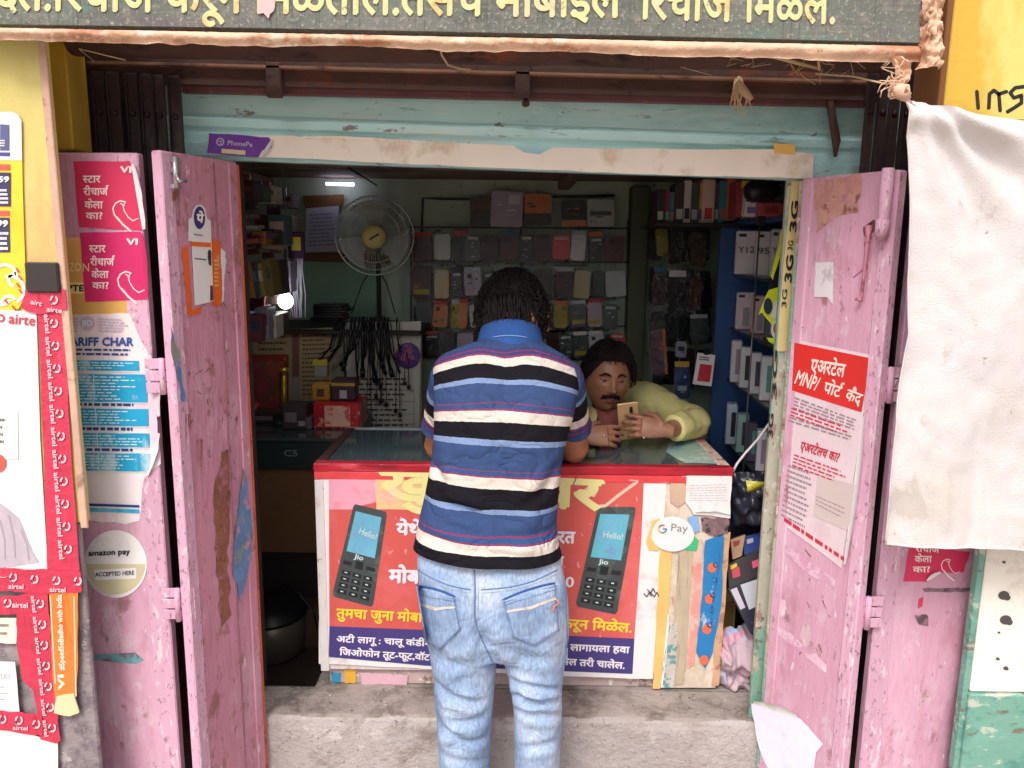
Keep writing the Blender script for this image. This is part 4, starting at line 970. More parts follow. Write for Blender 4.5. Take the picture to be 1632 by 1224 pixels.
mb = MB(); mb.text(PF, 'असेल तरी चालेल.', 880, 1058, 995, 1066, 10, off=.0084, bold=.04); mb.build('lettering', LW, t)
mb = MB(); mb.text(PF, 'तुमचा जुना मोबाईल', 536, 984, 700, 993, 14, off=.0084, bold=.04); mb.build('lettering', LY, t)
mb = MB(); mb.text(PF, 'करून िमळेल.', 893, 1000, 1006, 1008, 14, off=.0084, bold=.04); mb.build('lettering', LY, t)
mb = MB(); mb.text(PF, '{तयक', 776, 1058, 802, 1060, 11, off=.0084, bold=.03); mb.build('lettering', LO, t)
def phone_print(tl, tr, br, bl, k):
    def q(u, v): return ((tl[0]*(1-u)+tr[0]*u)*(1-v)+(bl[0]*(1-u)+br[0]*u)*v, (tl[1]*(1-u)+tr[1]*u)*(1-v)+(bl[1]*(1-u)+br[1]*u)*v)
    def quad(m, u0, v0, u1, v1, off): m.poly(PF, [q(u0, v0), q(u1, v0), q(u1, v1), q(u0, v1)], off=off)
    m = MB(); m.poly(PF, [q(.04, 0), q(.96, .0), q(1, .03), q(1, .97), q(.95, 1), q(.05, 1), q(0, .97), q(0, .03)], off=.0078); ph = m.build('printed_phone', M('print_phone', S(66, 74, 74), .45, .15, 9, [(S(100, 112, 104), 7, .52, .1)], .05, 10), t)
    m = MB(); quad(m, .1, .07, .86, .5, .0086); m.build('screen', M('print_screen', S(110, 176, 206), .4, .12, 9, [(S(70, 196, 190), 6, .5, .12), (S(120, 130, 190), 7, .56, .1)], .02, 10), ph)
    m = MB()
    for r in range(4):
        for c in range(3): quad(m, .1+c*.28, .70+r*.068, .1+c*.28+.22, .70+r*.068+.045, .0086)
    quad(m, .08, .6, .3, .64, .0086); quad(m, .68, .6, .92, .64, .0086); quad(m, .4, .575, .6, .655, .0086)
    m.build('keypad', flat('print_keys', 30, 36, 38, .5), ph)
    m = MB()
    for r in range(4):
        for c in range(3): quad(m, .17+c*.28, .715+r*.068, .17+c*.28+.07, .715+r*.068+.012, .0092)
    a0 = q(.34, .555); a1 = q(.56, .555); m.text(PF, 'Jio', a0[0], a0[1], a1[0], a1[1], 7, off=.0092, bold=.04)
    s0 = q(.16, .30); s1 = q(.8, .31); m.text(PF, 'Hello!', s0[0]+8, s0[1], s1[0], s1[1], 9, off=.0094, bold=.02)
    m.build('key_marking', flat('print_marks', 196, 214, 216), ph)
phone_print((564, 803), (617, 816), (594, 968), (529, 950), 0)
phone_print((953, 808), (1014, 808), (983, 980), (917, 966), 1)
# small papers and stickers on the right of the front
a = MB(); a.greek(PF, [(1100, 772), (1162, 770), (1160, 800), (1098, 800)], 7, off=.0105, rnd=rnd, fill=.18, ragged=.1)
poster('printed_slip', 'white printed slip at the upper right corner of the counter front', 'paper', PF, rough([(1094, 755), (1166, 753), (1164, 826), (1106, 820), (1092, 800)], 1, 12, 2), WHITEP, .009, [('small_print', a, flat('slip_print', 186, 178, 186))])
poster('torn_paper', 'torn tan paper scrap left of the printed slip on the counter', 'paper', PF, rough([(1068, 762), (1092, 762), (1094, 798), (1080, 808), (1068, 800)], 1.6, 8, 3), flat('tan_scrap', 200, 170, 146, .8, var=.15), .007)
poster('dark_label', 'dark torn label with black marks on the right of the counter front', 'sticker', PF, rough([(1118, 826), (1162, 826), (1160, 850), (1140, 856), (1118, 846)], 2, 6, 4), M('dark_label', S(128, 100, 104), .7, .3, 60, [(S(40, 34, 40), 40, .5, .03)], .2, 40), .008)
a = MB(); a.text(PF, 'Pay', 1068, 846, 1096, 848, 11, off=.013, bold=.01)
gm = [MB() for _ in range(4)]
for k, (a0, a1) in enumerate(((200, 300), (110, 200), (30, 110), (-10, 30))): gm[k].ring(PF, 1056, 843, 6, 2.4, off=.013, a0=a0, a1=a1, n=8)
gm[3].line(PF, 1056, 843, 1062, 843, 2.2, off=.0131)
b = MB(); b.poly(PF, [(1040, 830), (1052, 826), (1050, 878), (1034, 876), (1030, 862)], off=.0092)
c = MB(); c.poly(PF, [(1096, 824), (1112, 822), (1116, 846), (1104, 850)], off=.0092)
d = MB(); d.poly(PF, [(1100, 848), (1114, 862), (1110, 878), (1090, 876)], off=.0092)
t2 = poster('pay_sticker', 'white blob-shaped payment sticker on the right side of the counter front', 'sticker', PF, [(1072+33*math.cos(R(q))*(1.05 if q < 180 else 1), 851+28*math.sin(R(q))) for q in range(0, 360, 10)], WHITEP, .0115,
       [('lettering', a, flat('pay_grey', 130, 140, 136)), ('yellow_petal', b, flat('petal_yellow', 236, 190, 110)), ('blue_petal', c, flat('petal_blue', 130, 170, 220)), ('green_petal', d, flat('petal_green', 60, 186, 120))]
       + [('logo_arc', gm[k], flat('logo_%s' % n, *cc)) for k, (n, cc) in enumerate((('red', (200, 90, 80)), ('amber', (206, 180, 90)), ('green', (60, 150, 100)), ('blue', (90, 130, 190))))])
poster('orange_strip', 'narrow orange paper strip running down the counter front', 'paper', PF, rough([(1052, 876), (1072, 874), (1064, 980), (1052, 1098), (1040, 1098), (1046, 980)], 1, 16, 6), M('strip_orange', S(236, 186, 110), .7, .12, 9, [(S(226, 150, 70), 7, .54, .06, (1, 1, .3))], .2, 30), .006)
poster('grey_strip', 'grainy grey paper strip beside the orange strip on the counter', 'paper', PF, rough([(1082, 872), (1106, 876), (1098, 980), (1090, 1090), (1070, 1092), (1076, 980)], 1, 16, 7), M('strip_grey2', S(186, 170, 146), .8, .12, 30, [(S(150, 130, 110), 20, .54, .05, (3, 1, .2)), (S(70, 90, 120), 30, .7, .02)], .3, 50, streak=True), .007)
poster('teal_scrap', 'teal blotched paper scrap at the foot of the orange strip', 'paper', PF, rough([(1066, 1000), (1080, 990), (1078, 1060), (1074, 1096), (1056, 1096), (1058, 1050)], 1.6, 9, 8), M('teal_scrap', S(196, 190, 180), .7, .15, 20, [(S(60, 140, 150), 24, .52, .04), (S(60, 60, 70), 34, .62, .03)], .2, 40), .0085)
a = MB()
for y in (905, 955, 1003, 1052): a.disc(PF, 1136-(y-890)*.085, y, 7, 8, off=.0105, n=14)
b = MB(); b.stroke(PF, [(1146-(y-880)*.1+2*math.sin(y), y) for y in range(882, 1000, 6)], 1.8, off=.0105)
for y in range(900, 1000, 24): b.ring(PF, 1143-(y-880)*.1, y, 4, 1.6, off=.0105, n=10)
poster('blue_ribbon', 'blue printed strip with orange dots on the right edge of the counter', 'paper', PF, rough([(1124, 862), (1154, 850), (1150, 960), (1136, 1040), (1124, 1066), (1110, 1040), (1118, 960)], 1, 16, 9), M('strip_blue', S(40, 124, 184), .6, .12, 12, [(S(206, 196, 206), 13, .58, .04, (1, 1, .4))], .15, 30), .008,
       [('orange_dot', a, flat('dot_orange', 230, 110, 80)), ('ink_scroll', b, flat('scroll_blue', 60, 110, 170))])
poster('pink_scrap', 'pinkish paper scrap along the left of the blue printed strip', 'paper', PF, rough([(1106, 860), (1120, 862), (1116, 960), (1106, 1060), (1096, 1066), (1102, 960)], 1.2, 12, 10), M('scrap_pink', S(228, 150, 140), .7, .15, 10, [(S(214, 190, 176), 12, .52, .06)], .2, 30), .0065)
poster('brown_scrap', 'brown paper scrap along the outer right edge of the counter', 'paper', PF, rough([(1154, 850), (1164, 848), (1146, 1092), (1134, 1094), (1138, 1040), (1150, 960)], .8, 16, 11), M('scrap_tan', S(206, 160, 126), .7, .15, 14, [(S(160, 110, 90), 16, .56, .05)], .2, 30), .006)
a = MB()
for (x, y) in ((1036, 940), (1042, 946), (1030, 946)): a.stroke(PF, [(x-4, y), (x+1, y+5), (x+5, y-2), (x+8, y+4)], 1.6, off=.0082)
a.build('pen_scribble', flat('scribble', 70, 70, 76), t)
# scraps along the plinth
PL2 = YP(CY+.019)
for (nm, lab, pts, col) in (('blue_scrap', 'small blue paper scrap at the foot of the counter', [(528, 1072), (543, 1073), (542, 1088), (528, 1088)], (50, 140, 180)),
                            ('amber_scrap', 'small amber paper scrap at the foot of the counter', [(548, 1067), (568, 1068), (566, 1089), (550, 1089)], (222, 170, 60)),
                            ('pale_scrap', 'long faded pink scrap at the foot of the counter', [(574, 1072), (650, 1076), (648, 1092), (576, 1090)], (214, 170, 182))):
    mb = MB(); mb.poly(PL2, rough(pts, 1, 6, 3), off=.003, thick=.001); mb.build(nm, flat(nm, *col, .7, var=.15), label=lab, cat='paper')
# things lying on the counter
mb = MB(); pl = Plane((0, 0, ZC+.002), (0, 0, 1))
mb.poly(pl, rough([(1068, 704), (1112, 700), (1150, 728), (1152, 738), (1092, 738), (1062, 720)], 1, 14, 2), thick=.001)
tt = mb.build('plastic_folder', M('folder_plastic', S(160, 190, 176), .2, .1, 5, [(S(110, 160, 200), 5, .5, .06), (S(214, 220, 206), 6, .56, .08)], .1, 10), label='pale green and blue plastic folder lying on the counter glass', cat='folder')
# ================================================================ people
SKIN = M('skin_customer', S(176, 118, 88), .5, .08, 9, [(S(150, 92, 68), 14, .56, .1)], .12, 120)
SKIN2 = M('skin_shopkeeper', S(154, 106, 82), .38, .06, 9, [(S(138, 92, 72), 12, .55, .1)], .1, 120)
HAIR = M('black_hair', S(24, 16, 16), .5, .3, 60, [(S(44, 28, 25), 30, .58, .06)], .6, 160, spec=.3)
def axis_depth(p): return (V(p)-CAMP).dot(_f)
def ringpts(c, a, b, phi, n=40, ex=2.3, skew=0, yaw=0):
    out = []
    for k in range(n):
        t = 2*math.pi*k/n; ct, st = math.cos(t), math.sin(t)
        x = a*math.copysign(abs(ct)**(2/ex), ct); y = b*math.copysign(abs(st)**(2/ex), st)
        p = V((x, y*math.cos(phi), -y*math.sin(phi)+skew*x))
        if yaw: p = Matrix.Rotation(yaw, 3, 'Z') @ p
        out.append(V(c)+p)
    return out
def spine(rows, n=48, ex=2.3):
    """rows: back pixel y, left px, right px, back Y, half depth, tilt, skew"""
    rings = []; at = []
    for (y, xl_, xr_, Yb, b, phi, sk) in rows:
        bp = P((xl_+xr_)/2, y, Yb); c = bp+V((0, b*math.cos(phi), -b*math.sin(phi)))
        a = (xr_-xl_)/2/FPX*axis_depth(c)
        rings.append(ringpts(c, a, b, phi, n, ex, sk)); at.append(y)
    return rings, at
def dense(rows, k):
    out = []
    for i in range(len(rows)-1):
        p0 = rows[max(i-1, 0)]; p1 = rows[i]; p2 = rows[i+1]; p3 = rows[min(i+2, len(rows)-1)]
        for j in range(k):
            t = j/k
            out.append(tuple(.5*((2*b)+(-a+c)*t+(2*a-5*b+4*c-d)*t*t+(-a+3*b-3*c+d)*t**3) for a, b, c, d in zip(p0, p1, p2, p3)))
    out.append(rows[-1]); return out

# ---- hands
def hand(mb, W, d, n, side, curl, spread=.0, thumb=.6, k=1.0, flen=(.9, 1, .95, .78)):
    """wrist W, forward d, back-of-hand normal n, side +1/-1: thumb at +s"""
    d = V(d).normalized(); n = V(n); n = (n-d*n.dot(d)).normalized(); s = d.cross(n)*side
    rings = []
    for (t, hw, hh) in ((-.03, .026, .020), (0, .027, .019), (.03, .036, .017), (.065, .042, .015), (.088, .041, .012)):
        c = W+d*t*k
        rings.append([c+s*hw*k*math.cos(q)+n*hh*k*math.sin(q) for q in [2*math.pi*i/14 for i in range(14)]])
    mb.loft(rings)
    for i in range(4):
        o = (.031-.0205*i)*k; base = W+d*(.078-.004*abs(i-1.2))*k+s*o
        dirv = (d+s*(spread*(1.5-i)*.25)).normalized(); pts = [base-d*.02*k, base]; r = [.010*k, .0098*k]
        cu = curl[i] if isinstance(curl, (list, tuple)) else curl
        ang = cu*.8; p = base
        for j, L in enumerate((.043, .027, .021)):
            dv = (dirv*math.cos(ang)-n*math.sin(ang)).normalized()
            p = p+dv*L*k*flen[i]; pts.append(p-dv*L*k*flen[i]*.5); pts.append(p); rr = (.0092, .0083, .0062)[j]*k
            r += [rr*1.0, rr*1.02]; ang += cu*(1.0, .8)[min(j, 1)]
        mb.tube(pts, r, 9)
    b = W+d*.022*k+s*.026*k
    t1 = (d*.55+s*.75-n*.25*thumb).normalized(); t2 = (d*.9+s*.25-n*.5*thumb).normalized(); t3 = (d*.95-s*.1-n*.6*thumb).normalized()
    mb.tube([b-t1*.02*k, b, b+t1*.032*k, b+t1*.036*k+t2*.028*k, b+t1*.036*k+t2*.03*k+t3*.022*k], [.014*k, .0145*k, .0118*k, .0105*k, .0065*k], 9)

# ---- head
def G(x, z, cx, cz, sx, sz): return math.exp(-((x-cx)/sx)**2-((z-cz)/sz)**2)
def head(mb, c, rot, k=1.0, mu=64, mv=56):
    """local: face looks along -y, x to its left as seen by the viewer's right, z up"""
    m = rot
    def f(u, v):
        lon = 2*math.pi*u; lat = -math.pi/2+math.pi*v
        cl = math.cos(lat); x = math.sin(lon)*cl; y = -math.cos(lon)*cl; z = math.sin(lat)
        jaw = max(0, -z-.05)
        X = x*.079*(1-.20*jaw**1.3); Y = y*(.093 if y < 0 else .098); Z = z*.118
        if y > 0: Z += .0; Y *= (1-.30*max(0, -z)**1.5)
        fx = -y if y < 0 else 0
        if y < 0:
            fr = min(1, fx*2.2)
            Y = -abs(Y)**.92*(.093**.08)*1.0
            Y += fr*(.010*G(X, Z, .031, .016, .017, .011)+.010*G(X, Z, -.031, .016, .017, .011))
            Y -= fr*(.0055*G(X, Z, 0, .034, .052, .010))
            rid = math.exp(-(X/.0095)**2)*max(0, min(1, (.030-Z)/.05))*(1 if Z > -.022 else math.exp(-((Z+.022)/.008)**2))
            Y -= fr*(.020*rid+.010*G(X, Z, 0, -.020, .013, .010)+.006*G(X, Z, .013, -.022, .007, .007)+.006*G(X, Z, -.013, -.022, .007, .007))
            Y -= fr*(.006*G(X, Z, 0, -.050, .022, .006)+.007*G(X, Z, 0, -.062, .020, .006)+.006*G(X, Z, 0, -.040, .024, .008))
            Y += fr*.004*G(X, Z, 0, -.056, .024, .0025)
            Y -= fr*(.010*G(X, Z, 0, -.096, .022, .016)+.005*G(X, Z, .045, -.012, .02, .022)+.005*G(X, Z, -.045, -.012, .02, .022))
        return V(c)+m @ (V((X, Y, Z))*k)
    mb.grid(f, mu, mv)
    for sd in (-1, 1):
        e = V((sd*.078, .012, -.004))
        ring = []
        for i, (w, h, t) in enumerate(((.004, .012, 0), (.010, .026, .004), (.014, .032, .011), (.013, .031, .016), (.006, .02, .015))):
            ring.append([V(c)+m @ ((e+V((sd*t*1.5, w*1.1*math.cos(q)+t*.5, h*math.sin(q)+.2*w*math.cos(q))))*k) for q in [2*math.pi*j/14 for j in range(14)]])
        mb.loft(ring)
def hair_cap(c, rot, k, line, thick=.012, seed=1, nu=72, nv=44):
    mb = MB()
    def f(u, v):
        lon = 2*math.pi*u
        zl = line(lon)
        lat = zl+(math.pi/2-zl)*v
        cl = math.cos(lat); x = math.sin(lon)*cl; y = -math.cos(lon)*cl; z = math.sin(lat)
        p = V((x*.078, y*(.095 if y < 0 else .100)*(1-(.30*max(0, -z)**1.5 if y > 0 else 0)), z*.119))
        th = thick*min(1, v*7+.10)*(1+.5*max(0, z))
        q = noise.noise(V((lon*2.2+seed, z*9, seed)))*.5+noise.noise(V((x*40, y*40, z*16+seed)))*.35
        p += p.normalized()*(th*(1+.45*q))
        return V(c)+rot @ (p*k)
    mb.grid(f, nu, nv)
    return mb
def tufts(mb, c, rot, k, line, n, seed, L=(.03, .06), out=.012, low=0, r=.0032, sway=.7):
    rnd = random.Random(seed)
    for _ in range(n):
        lon = rnd.uniform(0, 2*math.pi); zl = line(lon)
        lat = zl+(1.45-zl)*(rnd.random()**1.2)+low
        cl = math.cos(lat); nrm = V((math.sin(lon)*cl, -math.cos(lon)*cl, math.sin(lat)))
        p = V((nrm.x*.078, nrm.y*.097*(1-(.30*max(0, -nrm.z)**1.5 if nrm.y > 0 else 0)), nrm.z*.119))
        down = V((0, 0, -1))-nrm*nrm.dot(V((0, 0, -1)))
        sw = nrm.cross(V((0, 0, 1)))
        if down.length < .2: down = V((rnd.uniform(-1, 1), rnd.uniform(-1, 1), 0))
        d = (down.normalized()+sw*rnd.uniform(-sway, sway)+V((.25*math.sin(lon*2+seed), 0, 0))).normalized()
        l = rnd.uniform(*L); o = out*rnd.uniform(.7, 1.25)
        pts = [p+nrm*(o*.55), p+d*l*.4+nrm*(o*1.12-.03*l), p+d*l*.75+nrm*(o*1.0-.10*l), p+d*l+nrm*(o*.75-.2*l)]
        mb.tube([V(c)+rot @ (q*k) for q in pts], [.9*r*k, r*k, .7*r*k, .2*r*k], 5)

# ---------------------------------------------------------------- customer seen from behind
CUS = thing('person', 'man in striped polo shirt and light jeans leaning on the counter, back turned', 'person', (-.03, 2.0, GZ))
body = MB()
ry = [(640, 712, 893, 2.01, .085, R(10), 0), (600, 716, 896, 2.055, .085, R(16), 0), (575, 728, 884, 2.095, .08, R(20), 0), (556, 748, 868, 2.13, .065, R(26), 0), (535, 768, 862, 2.16, .055, R(30), 0), (516, 776, 858, 2.185, .052, R(32), 0), (490, 780, 856, 2.21, .052, R(30), 0)]
low = [(890, 722, 838, 1.955, .06, 0, 0), (860, 708, 850, 1.955, .08, 0, 0), (760, 708, 868, 1.98, .085, R(4), 0)]
r_, _a = spine(low+ry, 28); body.loft(r_)
HC = P(817, 512, 2.33); HROT = Matrix.Rotation(R(10), 3, 'Y') @ Matrix.Rotation(R(180), 3, 'Z') @ Matrix.Rotation(R(0), 3, 'X')
HROT = Matrix.Rotation(R(-20), 3, 'X') @ Matrix.Rotation(R(180), 3, 'Z')
head(body, HC, HROT, 1.10)
ES = {}
for sd, sh, el, wr in ((1, P(895, 600, 2.155), P(917, 742, 2.335), V((.09, 2.55, .985))), (-1, P(720, 600, 2.155), P(697, 738, 2.345), V((-.13, 2.56, .985)))):
    el = V((el.x, el.y, max(el.z, ZC+.045)))
    ES[sd] = (sh, el)
    mid = (sh+el)/2
    body.tube([sh, sh.lerp(el, .3), mid, sh.lerp(el, .8), el], [.046, .048, .046, .042, .043], 16)
    body.tube([el+(sh-el)*.03, el, el.lerp(wr, .25), el.lerp(wr, .6), wr], [.036, .043, .044, .036, .027], 16)
    hand(body, wr, (-.35*sd, .75, -.06), (0, -.25, 1), 1 if sd < 0 else -1, .35, .3)
# legs and feet inside the clothes
def leg(mb, pts, rs): mb.tube(pts, rs, 16)
LEGX = {-1: (-.122, -.140, -.142), 1: (.064, .078, .076)}
FL = []
for sd in (-1, 1):
    a, b_, c_ = LEGX[sd]
    leg(body, [(a, 2.0, .68), (a, 1.99, .55), (b_, 1.965, .36), (b_, 1.965, .18), (c_, 1.975, GZ+.08)], [.05, .055, .048, .044, .036])
bm_ = remesh(body, .007, 3); bm_.build('body', SKIN, CUS)
# shoes
for sd in (-1, 1):
    x = LEGX[sd][2]
    mb = MB()
    rr = []
    for (yy, w, h, z0) in ((1.935, .018, .03, 0), (1.945, .034, .07, 0), (1.985, .038, .085, 0), (2.05, .042, .065, 0), (2.11, .048, .05, 0), (2.16, .046, .042, 0), (2.19, .03, .03, 0), (2.198, .01, .014, 0)):
        rr.append([V((x+sd*.01*(yy-1.95)*4+w*math.cos(q), yy, GZ+.004+max(0, (h/2)*(1+math.sin(q))))) for q in [2*math.pi*j/16 for j in range(16)]])
    mb.loft(rr); mb.build('shoe', flat('shoe_brown', 70, 50, 40, .5), CUS)
# ---- jeans
jb = MB()
jr = [(885, 668, 884, 1.925, .112, 0, .0), (920, 663, 892, 1.905, .122, 0, -.03), (950, 665, 898, 1.885, .132, 0, -.03), (985, 669, 903, 1.875, .138, 0, -.02), (1015, 673, 905, 1.877, .136, 0, 0), (1045, 677, 905, 1.888, .128, 0, 0), (1062, 681, 903, 1.90, .118, 0, 0)]
r_, _ = spine(dense(jr, 3), 40, 2.5); jb.loft(r_)
for rows in ([(1010, 676, 786, 1.885, .12, 0, 0), (1050, 679, 789, 1.890, .115, 0, 0), (1080, 683, 788, 1.893, .105, 0, 0), (1112, 687, 786, 1.893, .098, 0, 0), (1150, 690, 783, 1.887, .09, 0, 0), (1190, 694, 780, 1.884, .085, 0, 0), (1224, 696, 778, 1.887, .082, 0, 0), (1330, 696, 776, 1.90, .078, 0, 0), (1500, 690, 772, 1.915, .075, 0, 0), (1610, 688, 770, 1.92, .075, 0, 0)],
             [(1010, 786, 904, 1.885, .12, 0, 0), (1050, 794, 905, 1.890, .112, 0, 0), (1080, 803, 903, 1.895, .102, 0, 0), (1105, 810, 899, 1.897, .094, 0, 0), (1130, 816, 897, 1.893, .086, 0, 0), (1165, 820, 897, 1.886, .080, 0, 0), (1224, 821, 894, 1.888, .078, 0, 0), (1330, 824, 892, 1.90, .074, 0, 0), (1500, 828, 892, 1.915, .072, 0, 0), (1610, 828, 894, 1.92, .072, 0, 0)]):
    r_, _ = spine(dense(rows, 4), 28, 2.2); jb.loft(r_)
jm = remesh(jb, .007, 6, .6)
# folds: where cloth bunches behind the knees and under the seat
FOLDS = [(690, 1085, 752, 1116, 5, .008), (700, 1108, 770, 1118, 5, .006), (694, 1140, 730, 1172, 5, .009), (716, 1150, 776, 1140, 6, .006), (735, 1180, 778, 1172, 5, .005), (806, 1080, 896, 1098, 5, .010), (812, 1104, 898, 1112, 5, .010), (818, 1090, 860, 1118, 5, .006), (824, 1130, 895, 1140, 6, .005),
         (690, 1035, 740, 1062, 8, .005), (800, 1032, 880, 1052, 8, .004), (770, 1010, 800, 1062, 6, .006), (760, 990, 786, 1030, 6, .004), (700, 1200, 770, 1214, 6, .004), (826, 1190, 890, 1180, 6, .004), (682, 1060, 700, 1100, 6, .004)]
def proj(p):
    q = p-CAMP; z = q.dot(_f); return 816+FPX*q.dot(_r)/z, 612-FPX*q.dot(_u)/z
for i, p in enumerate(jm.v):
    x, y = proj(p); dd = 0
    if p.y < 1.99:
        for (x0, y0, x1, y1, w, dep) in FOLDS:
            dep *= 1.6; L2 = (x1-x0)**2+(y1-y0)**2; t = ((x-x0)*(x1-x0)+(y-y0)*(y1-y0))/L2
            if -.1 < t < 1.1:
                cx = x0+(x1-x0)*t; cy = y0+(y1-y0)*t+math.sin(t*math.pi)*6
                s = (y-cy) ; e = min(1, max(0, (t+.1)*5), max(0, (1.1-t)*5))
                dd += dep*e*(math.exp(-(s/w)**2)-.9*math.exp(-((s-w*1.9)/(w*1.3))**2)-.7*math.exp(-((s+w*1.9)/(w*1.3))**2))
    nn = noise.noise(p*9)*.004+noise.noise(p*23)*.0018
    jm.v[i] = p+V((0, dd+nn, 0))
def denim():
    m = bpy.data.materials.new('light_denim'); m.use_nodes = True
    N, L = m.node_tree.nodes, m.node_tree.links; b = N['Principled BSDF']; b.inputs['Roughness'].default_value = .85
    g = N.new('ShaderNodeNewGeometry')
    n1 = N.new('ShaderNodeTexNoise'); n1.inputs['Scale'].default_value = 7; n1.inputs['Detail'].default_value = 6; L.new(g.outputs['Position'], n1.inputs[0])
    cr = N.new('ShaderNodeValToRGB'); e = cr.color_ramp; e.elements[0].position = .32; e.elements[0].color = S(128, 150, 184); e.elements[1].position = .66; e.elements[1].color = S(184, 196, 216)
    q = e.elements.new(.5); q.color = S(156, 176, 206)
    L.new(n1.outputs[0], cr.inputs[0])
    mp = N.new('ShaderNodeMapping'); mp.inputs['Scale'].default_value = (1, 1, .22); L.new(g.outputs['Position'], mp.inputs[0])
    n2 = N.new('ShaderNodeTexNoise'); n2.inputs['Scale'].default_value = 190; n2.inputs['Detail'].default_value = 3; L.new(mp.outputs[0], n2.inputs[0])
    mr = N.new('ShaderNodeMapRange'); mr.inputs[1].default_value = .3; mr.inputs[2].default_value = .7; mr.inputs[3].default_value = .72; mr.inputs[4].default_value = 1.15; L.new(n2.outputs[0], mr.inputs[0])
    mx = N.new('ShaderNodeMix'); mx.data_type = 'RGBA'; mx.blend_type = 'MULTIPLY'; mx.inputs[0].default_value = 1
    L.new(cr.outputs[0], mx.inputs[6]); L.new(mr.outputs[0], mx.inputs[7]); L.new(mx.outputs[2], b.inputs['Base Color'])
    bp = N.new('ShaderNodeBump'); bp.inputs['Strength'].default_value = .3; bp.inputs['Distance'].default_value = .004; creases(N, L, g, bp, 8, .28); L.new(n2.outputs[0], bp.inputs['Height']); L.new(bp.outputs[0], b.inputs['Normal'])
    return m
DEN = denim()
jeans = jm.build('jeans', DEN, CUS)
JS = Surf(jm, YP(1.9))
SEAM = flat('denim_seam', 104, 126, 166, .85, var=.2); STI = flat('pale_stitch', 186, 180, 176, .8, var=.2)
def strip(mb, pts, w, off, sub=10):
    """narrow raised strip following the cloth"""
    P_ = []
    for (a, b) in zip(pts[:-1], pts[1:]):
        for k in range(sub): P_.append((a[0]+(b[0]-a[0])*k/sub, a[1]+(b[1]-a[1])*k/sub))
    P_.append(pts[-1])
    mb.tube([JS.hit(x, y, off) for x, y in P_], w, 6)
def curve(pts, n=6):
    return [(x, y) for (x, y) in dense([tuple(map(float, p)) for p in pts], n)]
mb = MB()
strip(mb, curve([(666, 908), (690, 922), (720, 934), (750, 940)]), .0016, .0005, 2); strip(mb, curve([(766, 940), (810, 936), (850, 926), (888, 908)]), .0016, .0005, 2)
strip(mb, curve([(756, 908), (757, 940), (757, 985), (764, 1010), (778, 1040), (786, 1058)]), .0022, .0005, 3)
strip(mb, curve([(896, 930), (902, 980), (904, 1030), (903, 1060)]), .002, .0005, 3)
mb.build('seam', SEAM, jeans)
mb = MB()
for dx in (-4, 4): 
    pts = curve([(757+dx, 912), (758+dx, 940), (758+dx, 985)], 24)
    for k in range(0, len(pts)-1, 2): strip(mb, [pts[k], pts[min(k+1, len(pts)-1)]], .0009, .001, 1)
strip(mb, curve([(668, 913), (690, 927), (720, 939), (750, 945)]), .0007, .001, 2); strip(mb, curve([(768, 945), (810, 941), (850, 931), (886, 915)]), .0007, .001, 2)
mb.build('stitching', STI, jeans)
def pocket(tl, tr, br, tip, bl, open_, mark):
    def q(u, v):
        v2 = v
        top = (tl[0]*(1-u)+tr[0]*u, tl[1]*(1-u)+tr[1]*u+2.5*math.sin(math.pi*u)*(-1))
        lo = (bl[0]+(tip[0]-bl[0])*u*2, bl[1]+(tip[1]-bl[1])*u*2) if u < .5 else (tip[0]+(br[0]-tip[0])*(u-.5)*2, tip[1]+(br[1]-tip[1])*(u-.5)*2)
        return (top[0]*(1-v2)+lo[0]*v2, top[1]*(1-v2)+lo[1]*v2)
    mb = MB()
    def f(u, v):
        x, y = q(u, v); e = min(u, 1-u, v, 1-v)
        return JS.hit(x, y, .0065 if e > 0 else .0005)+V((0, -.003*math.exp(-(v/.12)**2)*math.sin(math.pi*u)+.0012*noise.noise(V((x*.09, y*.09, 2))), 0))
    mb.grid(f, 24, 24); pk = mb.build('pocket', DEN, jeans)
    mb = MB()
    def st(pts, w=.0011, o=.0072): mb.tube([JS.hit(x, y, o) for x, y in pts], w, 5)
    n = 14
    st([q(.03, k/n) for k in range(n+1)]); st([q(.97, k/n) for k in range(n+1)]); st([q(k/24, .97) for k in range(25)]); st([q(k/24, .05) for k in range(25)]); st([q(k/24, .12) for k in range(25)])
    mb.build('pocket_stitching', SEAM, pk)
    mb = MB()
    def band(u, v): x, y = q(.03+.94*u, .27+.055*v); return JS.hit(x, y, .0082)
    mb.grid(band, 16, 2); mb.build('pocket_band', M('band_beige', S(206, 196, 186), .85, .1, 40, [(S(170, 160, 160), 60, .55, .05)], .3, 150), pk)
    if open_:
        mb = MB(); mb.tube([JS.hit(*q(u, -.012), .001) for u in [k/16 for k in range(17)]], [.0012]+[.0035]*15+[.0012], 6)
        mb.build('pocket_opening', flat('denim_deep', 58, 84, 140, .9), pk)
    if mark:
        mb = MB(); mb.tube([JS.hit(884, 954, .009), JS.hit(887, 961, .009), JS.hit(879, 966, .009), JS.hit(878, 974, .009)], .0022, 6); mb.build('embroidery', flat('orange_thread', 220, 130, 110, .8), pk)
pocket((663, 934), (726, 952), (736, 1000), (702, 1036), (678, 1022), True, False)
pocket((801, 957), (884, 930), (890, 1004), (851, 1030), (816, 1014), True, True)

